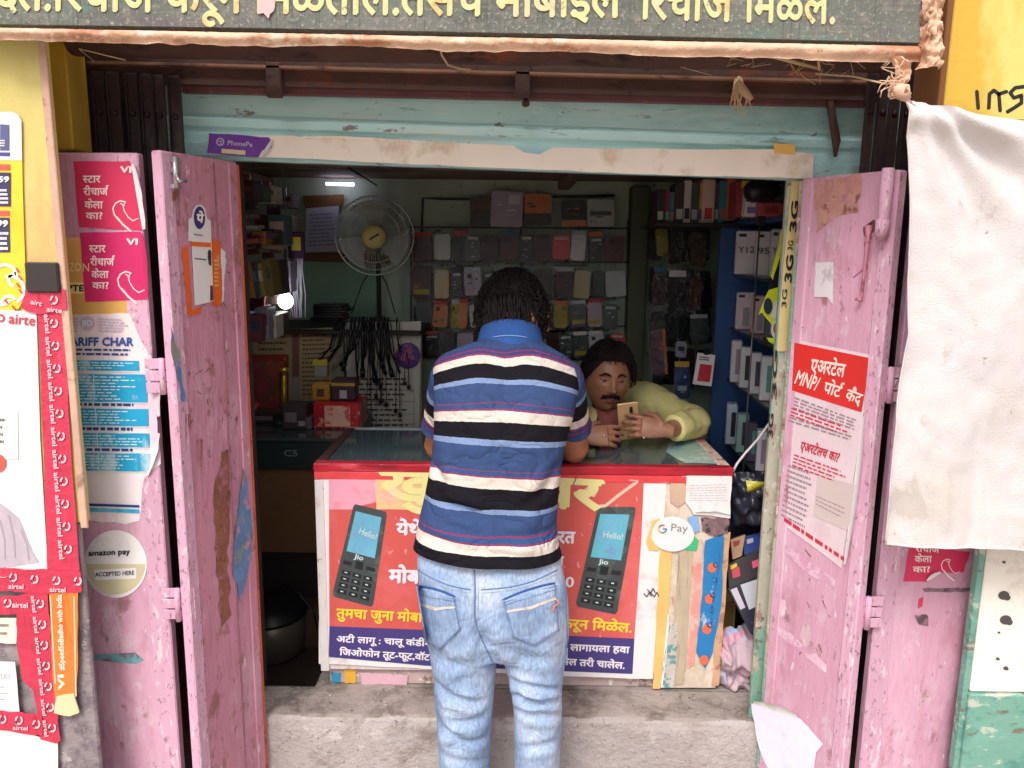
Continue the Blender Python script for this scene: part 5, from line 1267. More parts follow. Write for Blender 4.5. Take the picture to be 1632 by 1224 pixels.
# ---- shirt
sh = MB()
sr = [(536, 756, 870, 2.152, .074, R(29), 0), (545, 722, 890, 2.125, .092, R(28), 0), (556, 699, 908, 2.10, .100, R(26), 0), (575, 690, 920, 2.062, .108, R(23), -.01), (605, 691, 922, 2.022, .115, R(19), -.02), (650, 691, 915, 1.982, .118, R(14), -.03), (700, 690, 903, 1.958, .116, R(9), -.04),
      (745, 687, 894, 1.948, .112, R(5), -.05), (780, 682, 890, 1.942, .112, R(3), -.06), (815, 675, 887, 1.932, .116, R(1), -.06), (850, 667, 885, 1.912, .122, 0, -.05), (885, 661, 888, 1.893, .130, 0, -.05), (908, 657, 893, 1.884, .136, 0, -.05)]
sr = dense([tuple(map(float, r)) for r in sr], 6)
r_, at = spine(sr, 64, 2.05)
SF = [(690, 742, 712, 772, 5, .007), (694, 720, 700, 790, 6, .006), (716, 806, 770, 826, 7, .008), (700, 800, 760, 815, 8, .005), (890, 740, 860, 790, 7, .007), (884, 770, 830, 812, 7, .005), (770, 640, 820, 650, 9, .003), (760, 560, 800, 580, 8, .004), (850, 560, 830, 582, 8, .004), (880, 850, 800, 862, 9, .004), (668, 850, 720, 872, 8, .005), (700, 690, 770, 700, 10, .003), (720, 880, 860, 892, 8, .003)]
for i, rg in enumerate(r_):
    for j, p in enumerate(rg):
        x, y = proj(p); dd = 0
        if p.y < 2.12:
            for (x0, y0, x1, y1, w, dep) in SF:
                L2 = (x1-x0)**2+(y1-y0)**2; t = ((x-x0)*(x1-x0)+(y-y0)*(y1-y0))/L2
                if -.15 < t < 1.15:
                    dep *= 1.9; L = math.sqrt(L2); s = ((x-x0)*(y1-y0)-(y-y0)*(x1-x0))/L; e = min(1, max(0, (t+.15)*4), max(0, (1.15-t)*4))
                    dd += dep*e*(math.exp(-(s/w)**2)-.5*math.exp(-((s-w*2)/(w*1.4))**2)-.5*math.exp(-((s+w*2)/(w*1.4))**2))
            # shoulder blades and spine furrow
            dd -= .010*math.exp(-((x-745)/38)**2-((y-610)/48)**2)+.010*math.exp(-((x-868)/38)**2-((y-612)/48)**2)-.006*math.exp(-((x-800)/20)**2)*min(1, max(0, (y-540)/80))
        nn = noise.noise(p*7)*.004+noise.noise(p*16+V((3, 1, 2)))*.0025
        rg[j] = p+V((nn*.5, dd+nn, 0))
nb = len(sh.v)
sh.loft(r_, cap=False, attr=at)
for i in range(len(r_)):
    xs = [p.x for p in r_[i]]; xc = (min(xs)+max(xs))/2; ha = (max(xs)-min(xs))/2
    for j in range(64):
        u = (r_[i][j].x-xc)/ha; y = at[i]
        fd = max(0, min(1, (720-y)/120)); f2 = max(0, min(1, (640-y)/50))
        sh.a[nb+i*64+j] = y-9*fd*abs(u)**2.5-5*f2*math.exp(-(u/.16)**2)+3*f2*math.exp(-((abs(u)-.45)/.2)**2)+1.5*noise.noise(r_[i][j]*6)
for sd in (1, -1):
    s0, el = ES[sd]
    d = (el-s0); pts = []; n = 14; rings = []; sat = []
    a0 = s0-d*.08
    for k in range(n+1):
        t = -.22+.86*k/n
        c = s0+d*t+V((-.012*sd*max(0, -t/.22), 0, -.012*max(0, -t/.22)))
        r = .068-.004*min(1, max(0, t)/.4)+(.004 if k == n else 0)
        if t < 0: r = .068*math.sqrt(max(.04, 1-((-t)/.226)**2))
        u = V((1, 0, 0)); w = d.normalized().cross(u).normalized()
        wob_ = [1+.06*noise.noise(V((k*.5, math.cos(q)*2, math.sin(q)*2+sd*4))) for q in [2*math.pi*j/28 for j in range(28)]]
        rings.append([c+(u*math.cos(2*math.pi*j/28)*.94+w*math.sin(2*math.pi*j/28))*r*wob_[j] for j in range(28)])
        sat.append(646-(t+.10)/.74*100 if t > -.1 else 646)
    sh.loft(rings, cap=False, attr=sat)
def shirtmat():
    m = bpy.data.materials.new('striped_knit'); m.use_nodes = True
    N, L = m.node_tree.nodes, m.node_tree.links; b = N['Principled BSDF']; b.inputs['Roughness'].default_value = .9
    b.inputs['Specular IOR Level'].default_value = .12
    a = N.new('ShaderNodeAttribute'); a.attribute_name = 'stripe'
    g = N.new('ShaderNodeNewGeometry')
    nz = N.new('ShaderNodeTexNoise'); nz.inputs['Scale'].default_value = 60; L.new(g.outputs['Position'], nz.inputs[0])
    ad = N.new('ShaderNodeMath'); ad.operation = 'MULTIPLY_ADD'; ad.inputs[1].default_value = 2.2; L.new(nz.outputs[0], ad.inputs[0]); L.new(a.outputs['Fac'], ad.inputs[2])
    mr = N.new('ShaderNodeMapRange'); mr.inputs[1].default_value = 501.1; mr.inputs[2].default_value = 921.1; L.new(ad.outputs[0], mr.inputs[0])
    blue, white, black, lb, red, pur, teal = S(58, 77, 118), S(212, 202, 192), S(27, 25, 31), S(124, 143, 180), S(134, 58, 98), S(66, 66, 108), S(54, 82, 128)
    st = [(500, blue), (552, pur), (556, red), (558, pur), (563, red), (566, white), (580, black), (603, lb), (611, blue), (642, red), (643.6, blue), (652, red), (655, white), (673, black), (701, lb), (711, blue), (750, red), (751.8, teal), (759, red), (762, white), (780, black), (812, lb), (821, blue), (856, red), (858, teal), (867, red), (870, white), (888, black)]
    cr = N.new('ShaderNodeValToRGB'); cr.color_ramp.interpolation = 'CONSTANT'; e = cr.color_ramp.elements
    e[0].position = 0; e[0].color = st[0][1]; e[1].position = (st[1][0]-500)/420; e[1].color = st[1][1]
    for y, c in st[2:]:
        q = e.new((y-500)/420); q.color = c
    L.new(mr.outputs[0], cr.inputs[0])
    n2 = N.new('ShaderNodeTexNoise'); n2.inputs['Scale'].default_value = 300; L.new(g.outputs['Position'], n2.inputs[0])
    m3 = N.new('ShaderNodeMapRange'); m3.inputs[1].default_value = .3; m3.inputs[2].default_value = .7; m3.inputs[3].default_value = .85; m3.inputs[4].default_value = 1.12; L.new(n2.outputs[0], m3.inputs[0])
    mx = N.new('ShaderNodeMix'); mx.data_type = 'RGBA'; mx.blend_type = 'MULTIPLY'; mx.inputs[0].default_value = 1
    L.new(cr.outputs[0], mx.inputs[6]); L.new(m3.outputs[0], mx.inputs[7]); L.new(mx.outputs[2], b.inputs['Base Color'])
    bp = N.new('ShaderNodeBump'); bp.inputs['Strength'].default_value = .2; bp.inputs['Distance'].default_value = .003; creases(N, L, g, bp, 7, .6); L.new(n2.outputs[0], bp.inputs['Height']); L.new(bp.outputs[0], b.inputs['Normal'])
    return m
shirt = sh.build('shirt', shirtmat(), CUS, attr='stripe')
# collar, folded over
nc = P(813, 546, 2.125)+V((0, math.cos(R(30)), -math.sin(R(30))))*.098
mb = MB()
prof = [(.112, -.036), (.108, -.018), (.1035, .002), (.099, .028), (.093, .056), (.089, .076), (.084, .080), (.080, .068), (.080, .0)]
rings = []
for (r, h) in prof:
    rg = []
    for j in range(48):
        q = 2*math.pi*j/48
        x, y = r*math.cos(q)*1.0, r*math.sin(q)*.98
        p = V((x, y, h-.012*math.sin(q)*0)); p = Matrix.Rotation(R(-30), 3, 'X') @ p
        if math.sin(q) < 0 and h < .01: p += V((0, -.010, -.010))*(-math.sin(q))
        rg.append(nc+p)
    rings.append(rg)
mb.loft(rings, cap=False)
mb.build('collar', M('collar_blue', S(44, 82, 146), .85, .08, 30, [(S(36, 68, 128), 20, .55, .08)], .2, 250), shirt)
mb = MB()
mb.tube([Surf(mb0, YP(2.1)).hit(x, y, .001) for mb0 in [bm_] for x, y in []] or [nc+Matrix.Rotation(R(-30), 3, 'X') @ V((.1025*math.cos(q), .1003*math.sin(q), .020)) for q in [R(t) for t in range(242, 299, 4)]], .0018, 6)
mb.build('collar_tipping', flat('tip_blue', 120, 154, 206, .8), shirt)
# ---- hair
def line_c(lon):   # face at lon 0 (local -y); back at pi
    t = abs(((lon+math.pi) % (2*math.pi))-math.pi)/math.pi
    if t < .36: return .62-.15*t
    if t < .5: return .55-(t-.36)/.14*.40
    if t < .62: return .15-(t-.5)/.12*.40
    return -.25-(t-.62)/.38*1.0
hb = hair_cap(HC, HROT, 1.15, line_c, .012, 3)
tufts(hb, HC, HROT, 1.15, line_c, 2600, 5, (.016, .036), .019, r=.0018, sway=1.3)
for k in range(700):     # short hair running down the nape to the collar
    q = R(random.uniform(205, 335)); z0 = random.uniform(.05, .135)
    a_ = Matrix.Rotation(R(-30), 3, 'X')
    def np_(z, r): return nc+a_ @ V((r*math.cos(q), r*math.sin(q)*1.0, z))
    rr_ = .058+.026*random.random()
    hb.tube([np_(z0+.035, rr_), np_(z0+.012, rr_+.004), np_(z0-.012, rr_+.001)], [.0026, .0026, .0008], 5)
hb.build('hair', HAIR, CUS)

# ---------------------------------------------------------------- shopkeeper
SK = thing('person', 'seated shopkeeper in yellow shirt with moustache looking at his gold phone', 'person', (.40, 3.0, .21))
sb = MB()
KC = P(967, 603, 2.70); KROT = Matrix.Rotation(R(8), 3, 'Z') @ Matrix.Rotation(R(4), 3, 'Y') @ Matrix.Rotation(R(5), 3, 'X')
head(sb, KC, KROT, 1.0, 90, 80)
neck0 = KC+V((.012, .03, -.07)); chest = V((KC.x+.03, 2.95, .86))
sb.tube([neck0, neck0.lerp(V((KC.x+.02, 2.86, 1.0)), .6), V((KC.x+.025, 2.88, .96))], [.052, .055, .075], 18)
for (z, a, b_, yy) in (): pass
rg = [ringpts(V((KC.x+.03, 2.93+.06*(1-k/6), .30+.68*k/6)), (.16, .165, .16, .165, .18, .185, .12)[k], (.11, .115, .11, .105, .11, .10, .07)[k], R(14), 28) for k in range(7)]
sb.loft(rg)
SHR = P(1036, 640, 2.90); ELR = PZ(1108, 688, ZC+.055); ELR.y = 2.70; ELR.x = P(1108, 688, 2.70).x; WRR = P(1060, 686, 2.50); WRR.z = max(WRR.z, ZC+.045)
SHL = V((KC.x-.155, 2.90, SHR.z)); ELL = V((KC.x-.24, 2.68, ZC+.05)); WRL = P(930, 696, 2.50); WRL.z = max(WRL.z, ZC+.04)
for s0, e0, w0 in ((SHR, ELR, WRR), (SHL, ELL, WRL)):
    sb.tube([s0, s0.lerp(e0, .5), e0], [.052, .046, .04], 14); sb.tube([e0+(s0-e0)*.02, e0, e0.lerp(w0, .3), w0], [.034, .041, .04, .026], 14)
for sd in (-1, 1):
    hip = V((KC.x+.03+sd*.09, 2.98, .42)); kn = V((KC.x+.03+sd*.13, 2.84, .62)); sb.tube([hip, hip.lerp(kn, .5)+V((0, 0, .04)), kn], [.085, .075, .055], 12); sb.tube([kn, V((kn.x, 2.90, .4)), V((kn.x, 2.92, .26))], [.054, .05, .038], 12)
    sb.box(V((kn.x, 2.90, .24)), (.085, .22, .06), bev=.02)
hb2 = MB()
hand(hb2, WRR, (-1, .02, .16), (.10, -.90, .40), 1, [.28, .34, .40, .46], .25, 1.6, .92)
hand(hb2, WRL+V((.0, 0, 0)), (.95, .02, .06), (-.10, -.85, .50), -1, [.30, .38, .44, .5], .25, 1.6, .92)
hm = remesh(hb2, .0028, 2, .4)
bm2 = remesh(sb, .0038, 2, .45)
allb = MB(); allb.add(bm2.v, bm2.f, 0, True); allb.add(hm.v, hm.f, 0, True)
bod = allb.build('body', SKIN2, SK)
def face_pt(x, z, off=0):
    """point on the face, local x and z"""
    t = getattr(face_pt, 't', None)
    if t is None: t = face_pt.t = bvh(bm2)
    o = KC+KROT @ V((x, -.25, z)); d = KROT @ V((0, 1, 0))
    h = t.ray_cast(o, d); return h[0]-d*off
EYEW = flat('eye_white', 120, 106, 100, .4); IRIS = flat('iris_dark', 34, 22, 18, .2); LIP = M('lip', S(132, 72, 66), .5, .08, 20, [], .1, 100)
for sd in (-1, 1):
    e = KC+KROT @ V((sd*.030, -.0722, .0125)); 
    mb = MB(); mb.lathe(e, [(.001, -.011), (.007, -.009), (.0105, -.004), (.0105, .004), (.007, .009), (.001, .011)], 14, mat=KROT @ Matrix.Rotation(R(90), 3, 'X')); ey = mb.build('eye', EYEW, SK)
    mb = MB(); mb.lathe(e+KROT @ V((.001, -.0098, -.0030)), [(.0062, 0), (.0052, .0014), (.001, .0016)], 12, mat=KROT @ Matrix.Rotation(R(90), 3, 'X')); mb.build('iris', IRIS, ey)
    mb = MB()
    mb.tube([face_pt(sd*.030+x, .0185-16*x*x*1.0, .0010) for x in (-.016, -.010, -.004, .002, .008, .014)], [.001, .0034, .0044, .0044, .0034, .001], 8); mb.tube([face_pt(sd*.030+x, .0060+10*x*x, .0004) for x in (-.014, -.007, 0, .007, .013)], [.0008, .002, .0024, .002, .0008], 8); mb.build('eyelid', SKIN2, ey)
    mb = MB(); mb.tube([face_pt(sd*(.012+.038*t), .030+.008*math.sin(math.pi*min(1, t*1.2))-.003*t, .001) for t in (0, .2, .4, .6, .8, 1)], [.0028, .0042, .0044, .004, .003, .001], 8); mb.build('eyebrow', HAIR, SK)
mb = MB()
rnd2 = random.Random(8)
for k in range(150):
    t = rnd2.uniform(-1, 1); x = t*.030; z0 = -.036-.006*t*t
    mb.tube([face_pt(x, z0+.002, .001), face_pt(x+.002*t, z0-.005-.002*abs(t), .004), face_pt(x+.004*t, z0-.010-.006*abs(t), .0028)], [.0016, .0017, .0006], 5)
mb.build('moustache', HAIR, SK)
mb = MB(); mb.tube([face_pt(x, -.0515+8*x*x, .0005) for x in (-.020, -.012, -.005, 0, .005, .012, .020)], [.001, .003, .0038, .0032, .0038, .003, .001], 8); mb.tube([face_pt(x, -.0600+8*x*x, .0005) for x in (-.017, -.009, 0, .009, .017)], [.001, .004, .005, .004, .001], 8)
mb.build('lips', LIP, SK)
def line_k(lon):
    t = abs(((lon+math.pi) % (2*math.pi))-math.pi)/math.pi
    if t < .2: return .72-.3*t
    if t < .36: return .66-(t-.2)/.16*.50
    if t < .5: return .16-(t-.36)/.14*.30
    return -.14-(t-.5)*1.0
hk = hair_cap(KC, KROT, 1.02, line_k, .010, 9)
tufts(hk, KC, KROT, 1.0, lambda q: line_k(q)+.14, 700, 12, (.020, .040), .018, r=.0027, sway=1.1)
hk.build('hair', HAIR, SK)
# shirt: torso shell, sleeves, collar; folded dark undershirt shows at the neck
YS = M('yellow_shirt', S(226, 214, 146), .85, .06, 8, [(S(206, 186, 104), 5, .54, .1), (S(232, 222, 160), 7, .58, .1)], .3, 180, fold=-7)
st_ = MB()
rg = []
for k in range(13):
    t = k/12
    a = (.185, .188, .186, .185, .186, .19, .196, .202, .206, .204, .19, .14, .088)[k]; b_ = (.128, .13, .13, .128, .126, .125, .125, .124, .12, .112, .098, .085, .070)[k]
    z = .32+.70*t
    rg.append([p+V((noise.noise(p*9)*.006, noise.noise(p*8)*.008-.018*max(0, .3-abs(noise.noise(V((p.x*14+p.z*6, 2, p.z*7))))), 0)) for p in ringpts(V((KC.x+.03, 2.94+.055*(1-t)-.03*max(0, t-.8)*5, z)), a, b_, R(14), 44, 2.3)])
st_.loft(rg, cap=False)
for s0, e0, w0, sgn in ((SHR, ELR, WRR, 1), (SHL, ELL, WRL, -1)):
    pts = [s0+(s0-e0)*.28+V((-.05*sgn, .02, .01)), s0+V((-.01*sgn, 0, .0)), s0.lerp(e0, .35), s0.lerp(e0, .7), e0+(e0-s0)*.03+V((0, 0, .004)), e0.lerp(w0, .25), e0.lerp(w0, .5), e0.lerp(w0, .74)]
    rr = [.052, .076, .066, .060, .056, .055, .052, .047]
    dn = dense([(p.x, p.y, p.z, r) for p, r in zip(pts, rr)], 6)
    m0 = MB(); m0.tube([q[:3] for q in dn], [q[3] for q in dn], 26)
    for i, p in enumerate(m0.v):
        q = noise.noise(p*14)*.009+noise.noise(p*30+V((2, 5, 1)))*.004
        a_ = (e0-s0).normalized(); w_ = (p-s0).dot(a_)
        q -= .016*max(0, .35-abs(noise.noise(V((w_*17+p.z*9, p.x*4, p.y*4+3)))))
        q -= .010*max(0, .3-abs(noise.noise(V((p.x*26, p.y*12, p.z*26)))))
        c = min((V(d[:3]) for d in dn), key=lambda c: (c-p).length)
        if (p-c).length > 1e-4: m0.v[i] = p+(p-c).normalized()*q
    st_.add(m0.v, m0.f, 0, True)
shk = st_.build('shirt', YS, SK)
mb = MB()
for sd in (-1, 1):
    base = KC+V((.018, .01, -.125))
    mb.add([], [])
    def cf(u, v, sd=sd):
        q = R(90-sd*(10+125*u)); r = .064+.014*v
        return base+V((r*math.cos(q), .03+r*math.sin(q)*.95, .03-.05*v-.025*u*u))
    mb.grid(cf, 14, 5)
mb.build('collar', YS, shk)
mb = MB()
def neckv(u, v): 
    x = (u-.5)*.10*(1-.7*v); p = KC+V((.012+x, -.005-.028*math.cos((u-.5)*2.6)*1-.02*v, -.105-.13*v)); return p
mb.grid(neckv, 12, 10); mb.build('undershirt', M('undershirt', S(150, 84, 78), .9, .1, 12, [(S(120, 60, 60), 20, .55, .06)], .3, 120), shk)
# rings on fingers
mb = MB()
for x, y in ((963, 694), (1026, 697)):
    h = Surf(hm, YP(2.5)).hit(x, y, .001); mb.lathe(h, [(.001, .003), (.004, .0025), (.005, 0), (.004, -.002), (.001, -.003)], 10)
mb.build('finger_ring', M('ring_metal', S(226, 210, 190), .2, .05, 20, [], 0, 20, metal=.9), bod)
# phone
PH = thing('mobile_phone', 'gold mobile phone held upright by the shopkeeper in both hands', 'phone', P(1003, 662, 2.53))
pc = P(1002, 671, 2.555); pr = Matrix.Rotation(R(-14), 4, 'Y').to_3x3() if False else (Matrix.Rotation(R(-8), 3, 'Y') @ Matrix.Rotation(R(16), 3, 'X'))
mb = MB(); mb.box(pc, (.072, .009, .142), bev=.004, seg=3, mat=Matrix.Translation(pc) @ pr.to_4x4()); mb.build('phone_body', M('gold_metal', S(206, 168, 124), .35, .05, 10, [], .03, 40, metal=.3), PH)
mb = MB(); q = pc+pr @ V((.010, -.0055, .045)); mb.box(q, (.011, .003, .024), bev=.002, mat=Matrix.Translation(q) @ pr.to_4x4()); mb.build('camera_lens', BLACK, PH)
mb = MB(); q = pc+pr @ V((0, .0050, 0)); mb.box(q, (.064, .001, .125), mat=Matrix.Translation(q) @ pr.to_4x4()); mb.build('phone_screen', BLACK, PH)
# ================================================================ inside the shop
rnd = random.Random(21)
BW = YP(4.015)
# tube light and bulb that are lit in the photograph
tl = thing('tube_light', 'short lit tube light on the ceiling edge of the back wall', 'light', P(541, 292, 3.96))
mb = MB(); mb.tube([P(520, 293, 3.93), P(564, 294, 3.93)], .0075, 12); mb.build('tube', emit('tube_glow', (.82, .76, 1, 1), 7), tl)
mb = MB(); a = P(518, 288, 3.97); b = P(566, 289, 3.97); mb.bx(a.x, b.x, 3.955, 4.0, a.z+.012, a.z+.024, .002); mb.build('fitting', flat('fitting_grey', 90, 84, 84), tl)
bl = thing('light_bulb', 'bright white lit bulb hanging by the left shelves', 'light', P(455, 478, 3.10))
c = P(455, 480, 3.10); mb = MB(); mb.lathe(c, [(.001, -.031), (.012, -.029), (.022, -.022), (.029, -.010), (.030, .002), (.027, .014), (.019, .026), (.012, .034), (.012, .04)], 24); mb.build('globe', emit('bulb_glow', (1, 1, 1, 1), 14), bl)
mb = MB(); mb.lathe(c, [(.013, .04), (.014, .05), (.012, .07), (.003, .075)], 12); mb.tube([c+V((0, 0, .07)), c+V((.01, .02, .16)), c+V((.0, .04, .52))], .003, 6); mb.build('holder', flat('holder_grey', 150, 146, 140, .4), bl)
# electric conduit and wires on the back wall
mb = MB(); mb.tube([P(672, 372, 3.99), P(674, 316, 3.99), P(700, 317, 3.98), P(770, 318, 3.98), P(890, 314, 3.98), P(980, 312, 3.98)], .006, 6); mb.build('conduit', flat('conduit_dark', 70, 66, 60), label='thin dark conduit running over the back wall above the hanging packs', cat='pipe')
mb = MB(); mb.tube([P(556, 268, 2.6), P(600, 295, 3.9)], .004, 6); mb.build('ceiling_wire', BLACK, label='dark wire running along the ceiling boards', cat='wire')
WOODB = M('brown_wood', S(120, 86, 52), .6, .15, 9, [(S(86, 58, 36), 9, .55, .08, (.2, 1, 1))], .2, 60)
# framed paper on the back wall
pc_ = thing('wall_chart', 'pale handwritten chart on a wooden board behind the fan', 'chart', P(515, 400, 3.98))
mb = MB(); mb.poly(YP(3.995), [(482, 312), (548, 310), (546, 328), (486, 332)], thick=.01); mb.poly(YP(3.995), [(478, 404), (566, 402), (620, 408), (620, 420), (478, 416)], thick=.03); mb.build('board', WOODB, pc_)
mb = MB(); mb.poly(YP(3.993), [(488, 332), (540, 328), (540, 400), (486, 402)], off=.002); mb.build('paper', flat('chart_paper', 196, 200, 220, .7), pc_)
mb = MB(); mb.greek(YP(3.993), [(494, 340), (535, 337), (535, 392), (493, 394)], 9, off=.005, rnd=rnd, fill=.25); mb.build('handwriting', flat('chart_ink', 110, 112, 150), pc_)
mb = MB(); mb.poly(YP(3.993), [(478, 416), (600, 420), (600, 505), (478, 505)], off=-.01, thick=.004); mb.build('pale_panel', M('pale_green_panel', S(150, 186, 162), .7, .08, 4, [], .1, 20), shop)

# ---- pedestal fan
FC = P(597, 376, 3.70)
fan = thing('pedestal_fan', 'pedestal fan with wire guard and yellowed hub on the back shelf', 'fan', (FC.x, 3.76, 1.24))
FM = Matrix.Rotation(R(8), 3, 'Z') @ Matrix.Rotation(R(4), 3, 'X')
def fp(r, a, y): return FC+FM @ V((r*math.cos(a), y, r*math.sin(a)))
RG = .183
mb = MB()
for yy, rr in ((-.045, .19*RG/.183*.35), ):
    pass
for k in range(64):
    a = 2*math.pi*k/64
    mb.tube([fp(.052, a, -.062), fp(.10, a+.05, -.062), fp(.155, a+.10, -.045), fp(RG, a+.12, 0)], .0011, 4)
for k in range(40):
    a = 2*math.pi*k/40
    mb.tube([fp(.05, a, .065), fp(.14, a, .05), fp(RG, a, 0)], .001, 4)
for r, y in ((RG, 0), (.12, -.057), (.155, -.045)): mb.tube([fp(r, 2*math.pi*k/60, y) for k in range(61)], .0018 if r < RG else .004, 6)
mb.build('wire_guard', M('guard_metal', S(200, 206, 196), .35, .1, 20, [(S(120, 110, 90), 40, .6, .06)], 0, 20, metal=.5), fan)
mb = MB()
mb.lathe(FC, [(.001, -.074), (.030, -.074), (.048, -.070), (.054, -.060), (.053, -.055)], 28, mat=FM @ Matrix.Rotation(R(-90), 3, 'X') @ Matrix.Scale(-1, 3, V((0, 0, 1))) @ Matrix.Rotation(R(0), 3, 'X'))
mb = MB()
rings = [[fp(r, 2*math.pi*k/28, y) for k in range(28)] for r, y in ((.002, -.078), (.03, -.077), (.048, -.072), (.056, -.062), (.055, -.054))]
mb.loft(rings); hubc = mb.build('hub_cap', M('hub_cream', S(214, 196, 120), .4, .06, 12, [], .05, 30), fan)
mb = MB(); mb.add([fp(.025, R(200), -.0792), fp(.025, R(220), -.0792), fp(.027, R(20), -.0792), fp(.027, R(42), -.0792)], [(0, 1, 2), (0, 2, 3)]); mb.build('badge', flat('badge_dark', 60, 56, 50), hubc)
BLM = M('fan_blade', S(176, 180, 176), .35, .06, 6, [], .03, 20)
for k in range(3):
    mb = MB(); a0 = R(100+120*k)
    def bf(u, v):
        a = a0-.62+1.24*(u**.9)*(.55+.45*v); r = .04+.125*v
        return fp(r, a, -.02+.035*(u-.5))
    mb.grid(bf, 10, 8); mb.build('blade', BLM, fan)
mb = MB(); rings = [[fp(r, 2*math.pi*k/20, y) for k in range(20)] for r, y in ((.02, .01), (.05, .03), (.055, .10), (.04, .16), (.01, .17))]; mb.loft(rings); mb.build('motor_housing', flat('motor_grey', 90, 92, 90, .4), fan)
mb = MB(); mb.tube([fp(0, 0, .09), V((FC.x, 3.79, FC.z-.06)), V((FC.x, 3.79, 1.27))], [.014, .012, .012], 12); mb.build('stand_pole', flat('pole_dark', 58, 62, 58, .4), fan)
mb = MB(); mb.lathe(V((FC.x, 3.79, 1.240)), [(.001, 0), (.14, 0), (.14, .012), (.05, .022), (.015, .045), (.001, .05)], 28); mb.build('base', flat('base_dark', 50, 54, 52, .4), fan)
mb = MB(); mb.tube([P(560, 500, 3.70), P(578, 450, 3.74), P(592, 430, 3.78)], .003, 6); mb.tube([P(630, 500, 3.70), P(616, 452, 3.74), P(604, 430, 3.78)], .003, 6); mb.build('stay_wire', BLACK, fan)

# ---- partition with shelf, notices below
sh_ = thing('back_shelf', 'dark wooden shelf with a board front along the back left', 'shelf', (-.9, 3.7, .21))
xa, xb = -1.56, P(672, 512, 3.55).x
mb = MB(); mb.bx(xa, xb, 3.50, 4.0, 1.222, 1.240, .003); mb.build('shelf_board', flat('shelf_dark', 40, 38, 38, .5), sh_)
mb = MB(); mb.bx(xa, xb-.002, 3.56, 3.60, .206, 1.2215, .003); mb.build('board_front', M('board_grey', S(150, 140, 126), .7, .1, 5, [(S(120, 104, 86), 6, .56, .08)], .15, 30), sh_)
NP = YP(3.557)
def notice(label, pts, col, rows, q, name='wall_notice', head_=None):
    a = MB(); a.greek(NP, q, rows, off=.0045, rnd=rnd, fill=.35)
    return poster(name, label, 'notice', NP, pts, M('notice_%s' % label[:12], S(*col), .8, .06, 5, [(S(col[0]-40, col[1]-45, col[2]-50), 5, .58, .1)], .1, 20), .003, [('handwriting', a, flat('notice_ink', 92, 68, 60))])
notice('brown paper notice with short lines on the left of the shelf front', [(403, 524), (463, 524), (463, 700), (403, 700)], (176, 150, 112), 16, [(412, 532), (458, 532), (458, 690), (412, 690)])
notice('brown paper notice with long lines beside the hanging cables', [(478, 524), (530, 522), (530, 640), (478, 640)], (180, 152, 114), 14, [(482, 532), (527, 530), (527, 632), (482, 632)])
notice('pale grey calendar sheet behind the hanging earphones', [(548, 514), (671, 512), (668, 690), (548, 690)], (206, 202, 190), 10, [(560, 600), (655, 600), (655, 682), (560, 682)], 'wall_calendar')
mb = MB()
for y in (622, 640, 660, 676): mb.line(NP, 562, y, 660, y, .8, off=.005)
for x in (562, 580, 600, 620, 640, 660): mb.line(NP, x, 620, x, 682, .7, off=.0052)
mb.build('ruled_table', flat('rule_grey', 120, 120, 120), label='ruled table printed on a slip over the grey calendar', cat='paper')
mb = MB(); mb.poly(NP, [(466, 524), (476, 524), (476, 600), (466, 600)], off=.002, thick=.01); mb.build('wooden_slat', flat('slat_red', 130, 84, 66), label='reddish slat between the two brown notices', cat='slat')
dd = thing('round_sticker', 'round purple and pink sticker hanging at the calendar edge', 'sticker', P(650, 580, 3.55))
mb = MB(); mb.disc(YP(3.545), 650, 567, 20, 21, off=0, thick=.004); mb.build('disc', M('disc_print', S(70, 44, 130), .35, .1, 14, [(S(190, 90, 140), 11, .52, .04), (S(40, 60, 140), 16, .56, .04)], .05, 20), dd)
# black cables hanging from the shelf edge
def cable(i, x, y1, dx, w):
    mb = MB(); y0 = 514
    p = [(x, y0), (x+dx*.15, y0+(y1-y0)*.35), (x+dx*.4, y0+(y1-y0)*.7), (x+dx, y1)]
    pts = [P(a, b, 3.505-.006*(i % 5)) for a, b in p]
    w *= .62
    mb.tube([q for q in pts], w, 7); mb.tube([q+V((.012, .006, 0)) for q in pts[:3]]+[pts[3]+V((-.006, .004, .02))], w*.6, 6)
    mb.tube([pts[-1], pts[-1]+(pts[-1]-pts[-2]).normalized()*.04], w*1.5, 7)
    mb.tube([pts[0]+V((0, .02, .02)), pts[0]+V((.002, 0, .006)), pts[0]], w, 6)
    mb.build('charging_cable', BLACK, label=CABL[i], cat='cable', group='black cables hanging from the shelf edge')
CABL = ['leftmost black cable swinging left over the brown notice', 'second black cable from the left, kinked towards the notice', 'third black cable from the left in front of the pale strip', 'short black cable at the thick middle of the cable bunch, left side', 'long straight black cable left of the bunch centre', 'thick black cable at the bunch centre', 'black cable just right of the bunch centre', 'black cable bent right above the calendar middle', 'black cable ending over the calendar heading', 'black cable nearest to the round purple sticker on its left', 'black cable passing in front of the round purple sticker', 'rightmost short black cable under the shelf end', 'black cable crossing behind the bunch towards the left', 'black cable crossing behind the bunch towards the right']
for i, (x, y1, dx, w) in enumerate([(535, 572, -24, .008), (546, 568, -18, .009), (548, 590, 2, .006), (560, 578, -10, .011), (566, 600, 4, .008), (578, 588, 0, .013), (590, 596, 6, .012), (596, 584, 14, .009), (604, 574, 4, .010), (612, 588, 10, .012), (618, 582, 14, .007), (632, 548, 3, .006), (572, 572, -22, .009), (584, 606, 18, .008)]): cable(i, x, y1, dx, w)
